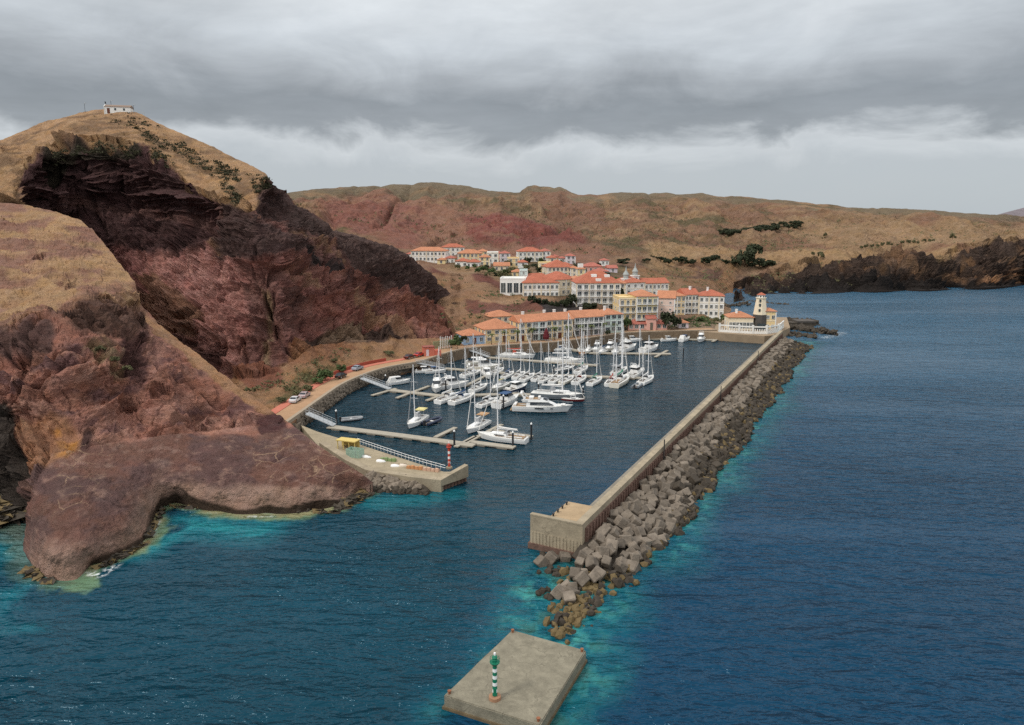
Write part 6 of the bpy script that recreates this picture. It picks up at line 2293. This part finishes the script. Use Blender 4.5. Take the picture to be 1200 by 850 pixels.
# red kiosk and the row of posts by the road
k_o = empty('kiosk', W(502, 416.5, 3.6), R(22), 'small red painted kiosk beside the harbour road and the bright red car', 'kiosk')
MB().box(-1.8, -1.4, -.5, 1.8, 1.4, 3.0).build('wall', mat('kiosk_red', S(214, 122, 100, .85), .85, .12, .8), k_o)
MB().box(-2.0, -1.6, 3.003, 2.0, 1.6, 3.2).build('roof', mat('kiosk_roof', S(160, 92, 80, .8), .85, .12, .8), k_o)
MB().box(-1.1, -1.47, 0, -.2, -1.403, 2.2).build('door', w_li, k_o)
MB().box(1.85, -1.3, -.5, 4.2, 1.2, 1.7).build('side_wall', mat('kiosk_red2', S(222, 116, 92, .85), .85, .12, .8), k_o)
for i in range(7):
    px = 516.2 + i * 2.15
    fp = empty('fence_post', W(px, 409.3 - i * .25, 3.6), 0, ['tall white post, leftmost of the row beside the green tree', 'second tall white post from the left beside the green tree', 'third tall white post from the left beside the green tree', 'middle one of the seven tall white posts', 'third tall white post from the right beside the green tree', 'second tall white post from the right beside the green tree', 'tall white post nearest the green tree'][i], 'post', 'row of tall white posts by the road')
    MB().tube([(0, 0, -.5), (0, 0, 4.6 - .2 * (i % 3))], .13, 6).build('shaft', m_white, fp)
    MB().box(-.25, -.25, -.5, .25, .25, .25).build('foot', m_conc, fp)
ng = empty('green_fence', W(517, 407, 3.6), 0, 'pale green netting fence behind the row of white posts', 'fence')
nl = W(531, 405.5, 3.6) - W(508, 408.5, 3.6)
w = MB()
for i in range(24):
    x = -3 + nl.x * i / 20
    w.box(x, nl.y * i / 20, -.5, x + .26, nl.y * i / 20 + .05, 2.1)
w.build('slat_panel', mat('net_green', S(146, 160, 124, .8), .9, .2, 1), ng)

# ------------------------------------------------------------------ white lighthouse and restaurant
lp = W(889.5, 386.2, 3.2)
lh = empty('lighthouse', lp, R(-4), 'tapering white lighthouse with dark stone base at the end of the breakwater', 'lighthouse')
lw = 16 * lp.y / F / 2
k_ = lp.y / F
MB().lathe([(lw * 1.12, -1), (lw * 1.02, 18 * k_)], 8).build('stone_base', mat('dark_stone', S(92, 88, 84, .8), .9, .25, .8, .2, .05, 3), lh)
MB().lathe([(lw * 1.01, 18.05 * k_), (lw * .68, 37 * k_), (lw * .8, 37.2 * k_), (lw * .8, 37.8 * k_)], 8).build('tower', w_cr, lh)
ln = MB().lathe([(lw * .60, 37.85 * k_), (lw * .58, 41 * k_)], 8).build('lantern_room', w_wh, lh)
MB().lathe([(lw * .7, 41.05 * k_), (lw * .35, 42.6 * k_), (.15, 43.8 * k_)], 8).build('cap', r_rd, lh)
wn_ = MB()
for a_ in range(8):
    t_ = 2 * PI * (a_ + .5) / 8
    c_, s_ = math.cos(t_), math.sin(t_)
    wn_.lathe([(.34, 38.5 * k_), (.34, 40.3 * k_)], 6, cx=c_ * lw * .5, cy=s_ * lw * .5)
wn_.build('window', p_dk, ln)
for zz, rr_ in ((22, .91), (28, .82), (33, .75)):
    t_ = -PI / 2 - PI / 8
    MB().box(math.cos(t_) * lw * rr_ - .35, math.sin(t_) * lw * rr_ - .2, zz * k_, math.cos(t_) * lw * rr_ + .35, math.sin(t_) * lw * rr_ + .3, zz * k_ + 1.1).build('tower_window', p_dk, lh)
MB().box(-1.6, -lw * 1.12, 0, 1.6, -lw * .9, 2.9).build('door', p_dk, lh)
house('restaurant pavilion with orange roof left of the lighthouse', 868, 386.8, 28, -4, 9, 1, w_cr, r_or, 'hip', 5.3, z=3.2, bays=7, ww=1.1, wh=2.4, name='restaurant', cat='restaurant', chim=[(.35, .35)], group=None)
house('yellow two storey house with orange roof right of the lighthouse', 902, 387, 12, -4, 6, 2, w_ye, r_or, 'hip', 4.0, z=3.2, bays=2, name='restaurant_annex', cat='annex', group=None)
ba = empty('balustrade', W(843, 389, 3.2), 0, 'long white balustrade around the terrace at the foot of the lighthouse', 'balustrade')
bp_ = [W(843, 389, 3.2), W(866, 390.5, 3.2), W(882, 391.3, 3.2), W(898, 391.6, 3.2), W(912, 389.5, 3.2), W(918, 384, 3.2)]
w, wp_ = MB(), MB()
for a_, b_ in zip(bp_[:-1], bp_[1:]):
    d_ = b_ - a_
    n_ = max(2, int(d_.length / .9))
    for j in range(n_):
        q_ = a_.lerp(b_, j / n_) - ba.location
        w.box(q_.x - .16, q_.y - .12, 0, q_.x + .22, q_.y + .12, 2.0)
    A_, B_ = a_ - ba.location, b_ - ba.location
    n2 = Vector((-d_.y, d_.x, 0)).normalized() * .2
    w.prism([((A_ - n2).x, (A_ - n2).y), ((B_ - n2).x, (B_ - n2).y), ((B_ + n2).x, (B_ + n2).y), ((A_ + n2).x, (A_ + n2).y)], 2.6, 3.1)
    w.prism([((A_ - n2).x, (A_ - n2).y), ((B_ - n2).x, (B_ - n2).y), ((B_ + n2).x, (B_ + n2).y), ((A_ + n2).x, (A_ + n2).y)], -1, .9)
    wp_.box(A_.x - .35, A_.y - .35, 0, A_.x + .35, A_.y + .35, 3.6)
w.build('railing', m_wwall, ba)
wp_.build('pillar', m_wwall, ba)
# landing stage by the breakwater root
ls_ = empty('landing_stage', W(887, 399, .4), 0, 'low concrete landing stage where the breakwater meets the lighthouse quay', 'landing stage')
MB().box(-5.5, 0, -2, 5.5, 5, 1.3).build('platform', m_pave, ls_)

# ------------------------------------------------------------------ chapel on the summit
cp = BP(140, 133)
cp = Dp(138, 132.0, cp.y + 2)
ch = empty('chapel', cp, R(14), 'small white chapel with a bell gable on the summit of the headland', 'chapel')
MB().box(-6, 0, -2.5, 6, 6.5, 2.7).build('wall', m_wwall, ch)
rb, rh = roof_geo(12, 6.5, 0, 'gable', .35, .2)
ro_ = rb.build('roof', mat('chapel_roof', S(150, 128, 112, .8), .9, .15, .6), ch)
ro_.location = (-6, 0, 2.71)
g_ = MB().add([(-6.25, -.2, -2.5), (-6.25, 6.7, -2.5), (-6.25, 6.7, 2.9), (-6.25, 3.25, 4.5), (-6.25, -.2, 2.9), (-6.0, -.2, -2.5), (-6.0, 6.7, -2.5), (-6.0, 6.7, 2.9), (-6.0, 3.25, 4.5), (-6.0, -.2, 2.9)],
              [(0, 4, 3, 2, 1), (5, 6, 7, 8, 9), (0, 1, 6, 5), (1, 2, 7, 6), (2, 3, 8, 7), (3, 4, 9, 8), (4, 0, 5, 9)]).build('gable_front', m_wwall, ch)
MB().box(-6.3, 2.7, 4.4, -5.95, 2.9, 5.4).box(-6.3, 3.6, 4.4, -5.95, 3.8, 5.4).box(-6.3, 2.7, 5.403, -5.95, 3.8, 5.55).build('bell_cote', m_dark, ch)
MB().box(-4.9, -.07, -.5, -3.6, -.003, 2.0).build('door', m_door, ch)
MB().box(-1.5, -.06, 1.0, -.6, -.003, 2.1).box(2.6, -.06, 1.0, 3.5, -.003, 2.1).build('window', p_dk, ch)
fl = empty('terrace_railing', Dp(158, 132.5, cp.y - 2), 0, 'thin railing around the chapel terrace on the summit', 'railing')
w = MB()
for i in range(9):
    w.tube([(-4 + i * 1.1, 0, -2), (-4 + i * 1.1, 0, 1.1 - i * .12)], .05, 4)
w.tube([(-4, 0, 1.1), (4.8, 0, .14)], .05, 4)
w.build('rail', m_steel, fl)
for px, py, h_, lb in [(100, 133, 5.0, 'thin lamp post left of the summit chapel'), (131, 131, 5.5, 'dark pole in front of the summit chapel'), (157, 132.5, 4.2, 'short post with a lamp right of the summit chapel')]:
    b_ = BP(px, max(py, B_topf(px) + 1.5))
    lo_ = empty('lamp_post', b_, 0, lb, 'lamp post')
    MB().tube([(0, 0, -2), (0, 0, h_)], .09, 6).build('pole', m_dark, lo_)
    MB().tube([(0, 0, h_), (.7, 0, h_ + .15)], .09, 5).lathe([(.25, h_ - .1), (.25, h_ + .15)], 8, cx=.7).build('lamp_head', m_steel, lo_)

# ------------------------------------------------------------------ vegetation
def leafm(name, c):
    m = mat(name, S(*c, .8), .85, .45, .9, .2, rand=.15)
    return m


lf_dk = leafm('dark_foliage', (58, 64, 44))
lf_sc = leafm('dark_scrub', (66, 64, 44))
lf_gr = leafm('green_foliage', (84, 100, 62))
lf_ol = leafm('olive_foliage', (100, 98, 68))
lf_pl = leafm('palm_foliage', (96, 104, 66))
m_bark = mat('bark', S(110, 92, 74, .8), .95, .25, 2)


def crown_mesh(seed, n_cl, n_lf, rx, rz, leaf, m_, name='crown'):
    q = random.Random(seed)
    b_ = MB()
    for c in range(n_cl):
        a_, el = q.uniform(0, 2 * PI), q.uniform(-.35, 1.0)
        rad = q.uniform(.35, .95)
        cx_, cy_, cz_ = rx * rad * math.cos(a_) * math.cos(el * 1.2), rx * rad * math.sin(a_) * math.cos(el * 1.2), rz * rad * math.sin(el * 1.4)
        cr_ = q.uniform(.22, .42) * rx
        for l in range(n_lf):
            v = Vector((q.gauss(0, 1), q.gauss(0, 1), q.gauss(0, .8)))
            v = v.normalized() * cr_ * q.uniform(.5, 1.05)
            p = Vector((cx_, cy_, cz_)) + v
            n_ = (v.normalized() + Vector((q.uniform(-.6, .6), q.uniform(-.6, .6), q.uniform(-.2, .8)))).normalized()
            t_ = n_.cross(Vector((q.uniform(-1, 1), q.uniform(-1, 1), q.uniform(-1, 1)))).normalized()
            u_ = n_.cross(t_)
            s_ = leaf * q.uniform(.6, 1.3)
            b_.add([p - t_ * s_ - u_ * s_ * .5, p + t_ * s_ * .3 - u_ * s_ * .6, p + t_ * s_, p + u_ * s_ * .7], [(0, 1, 2, 3)])
    return b_.mesh(name, m_)


def trunk_mesh(h_, r_, spread, seed):
    q = random.Random(seed)
    b_ = MB()
    b_.tube([(0, 0, -.8), (q.uniform(-.1, .1), 0, h_ * .5), (q.uniform(-.2, .2), q.uniform(-.2, .2), h_)], r_, 6, r1=r_ * .55)
    for i in range(4):
        a_ = 2 * PI * i / 4 + q.uniform(-.4, .4)
        b_.tube([(0, 0, h_ * .7), (math.cos(a_) * spread * .5, math.sin(a_) * spread * .5, h_ + spread * .3)], r_ * .45, 5, r1=r_ * .2)
    return b_.mesh('trunk', m_bark)


TR = {}


def tree_proto(kind, v):
    key = (kind, v)
    if key not in TR:
        m_ = {'dark': lf_dk, 'green': lf_gr, 'olive': lf_ol}[kind]
        TR[key] = (crown_mesh(hash(kind) % 97 + v if False else {'dark': 10, 'green': 30, 'olive': 50}[kind] + v, 18, 34, 1.0, .85, .16, m_), trunk_mesh(1.0, .10, .7, v))
    return TR[key]


def tree(p, h_, w_, kind, label, group=None, name='tree', cat='tree', trunk=.25):
    """h: full height, w: crown width"""
    cm, tm = tree_proto(kind, rr.randrange(3))
    o_ = empty(name, p, rr.uniform(0, 6), label, cat, group)
    c_ = bpy.data.objects.new('crown', cm)
    link(c_, o_)
    rz = h_ * (1 - trunk) / 2
    c_.location = (0, 0, h_ * trunk + rz * .95)
    c_.scale = (w_ / 2, w_ / 2, rz / .85)
    t_ = bpy.data.objects.new('trunk', tm)
    link(t_, o_)
    th = h_ * max(trunk, .2) + rz * .4
    t_.scale = (w_ * .22, w_ * .22, th)
    return o_


def shrub(p, h_, w_, kind, label, group=None):
    return tree(p, h_, w_, kind, label, group, 'shrub', 'shrub', .02)


def palm_proto():
    o_ = empty('palm_tree')
    MB().tube([(0, 0, -.6), (.1, 0, 2.4), (.05, .05, 4.9)], .2, 7, r1=.15).build('trunk', m_bark, o_)
    b_ = MB()
    q = random.Random(3)
    for i in range(18):
        a_ = 2 * PI * i / 18 + q.uniform(-.15, .15)
        up = q.uniform(.1, 1.0)
        L_ = q.uniform(1.6, 2.1)
        pts = []
        for j in range(6):
            t_ = j / 5
            pts.append(Vector((math.cos(a_) * L_ * t_, math.sin(a_) * L_ * t_, 5.0 + up * t_ * 1.3 - 1.7 * t_ * t_ * (1.3 - .5 * up))))
        sd = Vector((-math.sin(a_), math.cos(a_), 0))
        for j in range(5):
            w0, w1 = .30 * math.sin(PI * (.15 + .8 * j / 5)), .30 * math.sin(PI * (.15 + .8 * (j + 1) / 5))
            A_, B_ = pts[j], pts[j + 1]
            b_.add([A_, B_, B_ + sd * w1 - Vector((0, 0, w1 * .6)), A_ + sd * w0 - Vector((0, 0, w0 * .6))], [(0, 1, 2, 3)])
            b_.add([A_, B_, B_ - sd * w1 - Vector((0, 0, w1 * .6)), A_ - sd * w0 - Vector((0, 0, w0 * .6))], [(3, 2, 1, 0)])
    b_.build('crown', lf_pl, o_)
    return o_


pp = palm_proto()
where = ['in front of the gap between the blue cottage and the yellow house', 'in front of the left half of the long yellow house', 'at the right end of the long yellow house', 'before the narrow yellow three storey house',
         'at the right edge of the white and teal house', 'before the right half of the yellow terrace house', 'at the left end of the lilac and white terrace house', 'before the middle of the lilac and white terrace house', 'between the lilac and the mint house', 'before the mint end house']
for i, (px, py, h_) in enumerate([(576, 403.8, 4.7), (591.5, 402.6, 5.4), (606, 401.5, 5.4), (623.5, 400.4, 6.0), (650, 398.8, 6.0), (665, 397, 5.8), (680.5, 395.4, 5.6), (693, 394, 5.2), (707.5, 392.4, 5.6), (720.5, 390.6, 4.6)]):
    o_ = pp if i == 0 else copy_tree(pp)
    o_.location = W(px, py, 3.6)
    o_.scale = (h_ / 6, h_ / 6, h_ / 6)
    o_.rotation_euler = (0, 0, rr.uniform(0, 6))
    tag(o_, 'waterfront palm ' + where[i], 'palm tree', 'palms along the waterfront')
# trees on the far hillside
G1 = 'dark trees scattered over the far hillside'
for px, py, hp, wp__ in [(730, 312, 9, 19)]:
    p = LP(px, py)
    tree(p, hp * p.y / F, wp__ * p.y / F, 'dark', 'lone broad dark tree on the hillside right above the village', None, trunk=.1)
big = [(872, 312, 19, 22), (884, 308, 22, 20), (862, 314, 14, 16), (890, 316, 14, 24), (902, 316, 11, 16)]
bl_ = ['broad dark tree, second from the left in the clump above the beach', 'tallest dark tree in the clump above the beach', 'leftmost dark tree in the clump above the beach', 'low wide dark tree in front of the tallest in the clump above the beach', 'rightmost dark tree in the clump above the beach']
for (px, py, hp, wq), lb in zip(big, bl_):
    p = LP(px, py)
    tree(p, hp * p.y / F, wq * p.y / F, 'dark', lb, G1, trunk=.08)
for i in range(24):
    px = 756 + i * 4.1 + rr.uniform(-1.5, 1.5)
    if 818 < px < 826:
        continue
    p = LP(px, 309.5 + rr.uniform(-2.0, 2.0) - (3 if px < 778 else 0))
    hp = rr.uniform(5, 10) if px > 776 else rr.uniform(3.5, 5.5)
    tree(p, hp * p.y / F, hp * 1.35 * p.y / F, 'dark', 'low dark tree in the belt across the hillside above the hall towers', G1, trunk=.08)
for i in range(34):
    t_ = rr.random()
    px = 846 + 90 * t_ + rr.uniform(-3, 3)
    py = 277 - 11 * t_ + rr.uniform(-2.5, 3.0) * (1 if t_ > .3 else .5)
    p = LP(px, py)
    hp = rr.uniform(5, 8)
    tree(p, hp * p.y / F, hp * 1.7 * p.y / F, 'dark', 'dark tree in the slanting plantation high on the far hill', 'dark trees of the slanting plantation', trunk=.05)
for i in range(15):
    px = 1009 + i * 6.1 + rr.uniform(-1, 1)
    p = LP(px, 293.5 - i * .55 + rr.uniform(-.6, .6))
    hp = rr.uniform(4.0, 7.5)
    tree(p, hp * p.y / F, hp * .75 * p.y / F, 'olive', 'small tree in the straight row on the grassy slope above the east cliffs', 'row of small trees above the east cliffs', trunk=.35)
for px, py, hp, lb in [(952, 302, 7, 'small tree on the slope, leftmost of the loose group left of the straight row'), (961, 307, 12, 'taller tree in the middle of the loose group left of the straight row'), (971, 300, 6, 'small tree right of the taller one in the loose group'), (981, 299, 6, 'rightmost small tree of the loose group left of the straight row'), (1116, 283, 9, 'lone upright tree right of the straight row'), (967, 280, 7, 'lone small tree high on the slope above the loose group')]:
    p = LP(px, py)
    tree(p, hp * p.y / F, hp * .7 * p.y / F, 'olive', lb, None, trunk=.3)
# village greenery
vil = [(624, 359, 13, 14, 'dark'), (631, 361, 12, 11, 'dark'), (638, 362, 12, 10, 'dark'), (645, 362.5, 10, 10, 'dark'), (652, 362.5, 10, 10, 'dark'), (659, 362, 11, 10, 'dark'), (665, 361, 13, 12, 'dark'), (671, 359, 15, 12, 'dark'),
       (687, 366, 12, 13, 'dark'), (696, 366.5, 12, 12, 'dark')]
vl = ['first', 'second', 'third', 'fourth', 'fifth', 'sixth', 'seventh', 'eighth']
for i, (px, py, hp, wq, kd) in enumerate(vil):
    p = Dp(px, py, 318 if i < 8 else 308)
    tree(p, hp * p.y / F, wq * p.y / F, kd, f'{vl[i]} dark tree from the left in the hedge below the long white hotel' if i < 8 else ['left one of two dark trees in front of the great white hotel', 'right one of two dark trees in front of the great white hotel'][i - 8], 'hedge trees below the hotels', trunk=.05)
for px, py, hp, wq, kd, z_, lb in [(783, 386, 22, 20, 'dark', 4, 'big dark round tree between the pink bungalow and the blue kiosk'), (793, 385, 14, 14, 'dark', 4, 'smaller dark tree right of the big round one'), (748, 381, 9, 14, 'green', 4.5, 'green tree behind the left end of the pink bungalow'),
                                   (735, 386, 14, 12, 'green', 4, 'green tree between the mint house and the pink bungalow'), (762, 380, 8, 12, 'green', 4.5, 'green shrubby tree behind the pink middle gable'),
                                   (536, 409, 16, 15, 'green', 3.6, 'green tree left of the blue cottage'), (529, 408, 10, 10, 'green', 3.6, 'small green tree beside the tall white posts'), (543, 404, 11, 10, 'dark', 4, 'dark tree behind the blue cottage'),
                                   (713, 395, 8, 8, 'dark', 3.6, 'small dark tree in front of the mint house'), (726, 361, 24, 9, 'dark', None, 'dark upright tree beside the right side of the great hotel'),
                                   (848, 378, 10, 11, 'green', 3.4, 'green tree left of the restaurant pavilion'), (840, 379, 7, 12, 'olive', 3.4, 'olive shrubby tree below the white block at the village edge'), (822, 377, 6, 14, 'green', 4, 'low green tree below the white row houses'), (806, 379, 6, 10, 'green', 4, 'low green tree behind the blue kiosk'),
                                   (556, 316, 7, 5, 'green', None, 'upright green tree in front of the dark red roofed house'), (566, 319, 7, 12, 'green', None, 'green bushy tree at the top edge of the bare slope'), (576, 322, 8, 11, 'green', None, 'second bushy tree along the top edge of the bare slope'), (587, 327, 9, 12, 'olive', None, 'olive tree left of the pavilion garden'),
                                   (599, 322, 9, 12, 'olive', None, 'olive tree above the pavilion'), (616, 317, 7, 10, 'olive', None, 'olive tree right of the yellow garage house'), (628, 316, 7, 12, 'dark', None, 'dark tree below the long white top house'), (702, 315, 7, 7, 'dark', None, 'dark round tree left of the tiny white house'), (791, 352, 7, 8, 'green', None, 'green tree behind the yellow row house'),
                                   (801, 348, 6, 8, 'olive', None, 'olive tree on the slope behind the white row house'), (580, 315, 5, 6, 'dark', None, 'small dark tree below the white cube house')]:
    p = W(px, py, z_) if z_ else LP(px, py)
    tree(p, hp * p.y / F, wq * p.y / F, kd, lb, None, trunk=.12)
gp = [(560, 321), (571, 325), (581, 326), (592, 322), (594, 332), (604, 330), (610, 329), (620, 325), (632, 322), (646, 322), (648, 309), (676, 316), (684, 322), (690, 326), (712, 326), (722, 332), (596, 313), (570, 317), (548, 317), (536, 316), (618, 310), (633, 310), (656, 312), (700, 330)]
for i, (px, py) in enumerate(gp):
    p = LP(px, py)
    hp = rr.uniform(5, 9)
    tree(p, hp * p.y / F, hp * rr.uniform(.9, 1.5) * p.y / F, ['green', 'olive', 'dark'][i % 3], ['green', 'olive', 'dark green'][i % 3] + ' garden tree between the houses of the upper village', 'garden trees of the upper village, ' + ['green', 'olive', 'dark'][i % 3], trunk=.1)
# shrubs on the road bank and the spur
for px, py, hp, wq, kd, lb in [(351, 466, 9, 17, 'olive', 'olive shrub behind the two parked pale cars'), (361, 459, 8, 14, 'olive', 'olive shrub beyond the pale cars on the road bank'), (373, 451, 9, 14, 'green', 'green shrub left of the largest one on the bank'), (381, 447, 15, 22, 'green', 'largest green shrub on the road bank left of the black car'),
                               (400, 437, 10, 14, 'green', 'green shrub just behind the black car'), (392, 425, 5, 9, 'olive', 'small olive shrub high on the orange bank'), (329, 472, 7, 14, 'olive', 'olive shrub at the foot of the cliff by the road end'), (455, 416, 5, 14, 'olive', 'low olive shrub along the red wall')]:
    p = BP(px, py)
    shrub(p, hp * p.y / F, wq * p.y / F, kd, lb, 'shrubs on the road bank')
for px, py, hp, wq, lb in [(118, 412, 7, 12, 'pale olive shrub high on the maroon spur'), (134, 424, 7, 12, 'pale olive shrub in the middle of the maroon spur'), (150, 436, 8, 12, 'pale olive shrub lowest on the maroon spur')]:
    p = AP(px, py)
    shrub(p, hp * p.y / F, wq * p.y / F, 'olive', lb, 'shrubs on the maroon spur')


def scrub(name, fn, polys, n, size, m_, seed, leaves=14):
    q = random.Random(seed)
    b_ = MB()
    for poly_, cnt in polys:
        xs_, ys_ = [p[0] for p in poly_], [p[1] for p in poly_]
        pts = []
        while len(pts) < cnt:
            x, y = q.uniform(min(xs_), max(xs_)), q.uniform(min(ys_), max(ys_))
            if in_poly(np.array([x]), np.array([y]), poly_)[0]:
                pts.append((x, y))
        pa = np.array(pts)
        Ys = fn(pa[:, 0], pa[:, 1])
        for (x, y), Y_ in zip(pts, Ys):
            c = Dp(x, y, float(Y_))
            s0 = size * q.uniform(.4, 1.2)
            for l in range(leaves):
                v = Vector((q.gauss(0, 1), q.gauss(0, 1), abs(q.gauss(0, .7)))) * s0 * .6
                t_ = Vector((q.uniform(-1, 1), q.uniform(-1, 1), q.uniform(-1, 1))).normalized()
                u_ = t_.orthogonal().normalized()
                s_ = s0 * q.uniform(.25, .5)
                p = c + v
                b_.add([p - t_ * s_, p - u_ * s_ * .6, p + t_ * s_, p + u_ * s_ * .6], [(0, 1, 2, 3)])
    return tag(b_.build(name, m_), kind='stuff')


scrub('cliff_scrub', B_depth, [([(148, 147), (160, 147), (200, 168), (196, 176), (170, 165)], 70), ([(195, 170), (215, 168), (245, 190), (275, 212), (268, 218), (225, 195)], 100), ([(172, 172), (190, 178), (204, 195), (196, 200), (180, 188)], 70),
                               ([(250, 185), (285, 205), (280, 214), (255, 200)], 70), ([(258, 215), (275, 222), (290, 240), (275, 244)], 60), ([(292, 205), (312, 206), (318, 225), (300, 226)], 60), ([(60, 178), (120, 163), (165, 174), (165, 184), (100, 180), (62, 196)], 80), ([(100, 135), (155, 133), (190, 150), (150, 150)], 25)], 0, 1.0, lf_sc, 61, 18)
scrub('hill_scrub', L_depth1, [([(345, 240), (640, 240), (900, 240), (1190, 262), (1190, 282), (950, 296), (720, 300), (480, 285)], 900), ([(880, 318), (985, 305), (1000, 335), (880, 345)], 160), ([(870, 285), (945, 275), (945, 290), (880, 296)], 60), ([(740, 318), (860, 315), (850, 342), (760, 345)], 80)], 0, 1.9, lf_ol, 62, 9)
scrub('bank_scrub', B_depth, [([(285, 460), (350, 430), (400, 408), (440, 404), (400, 424), (345, 458)], 160)], 0, .8, lf_ol, 63)
scrub('slope_scrub', L_depth1, [([(500, 318), (560, 326), (600, 345), (640, 362), (600, 370), (545, 392), (520, 380)], 110), ([(700, 345), (725, 350), (728, 372), (700, 372)], 60), ([(735, 372), (790, 372), (790, 386), (735, 386)], 120), ([(800, 372), (850, 370), (848, 382), (805, 384)], 110), ([(560, 312), (600, 316), (612, 330), (590, 328)], 90)], 0, 1.0, lf_gr, 64)
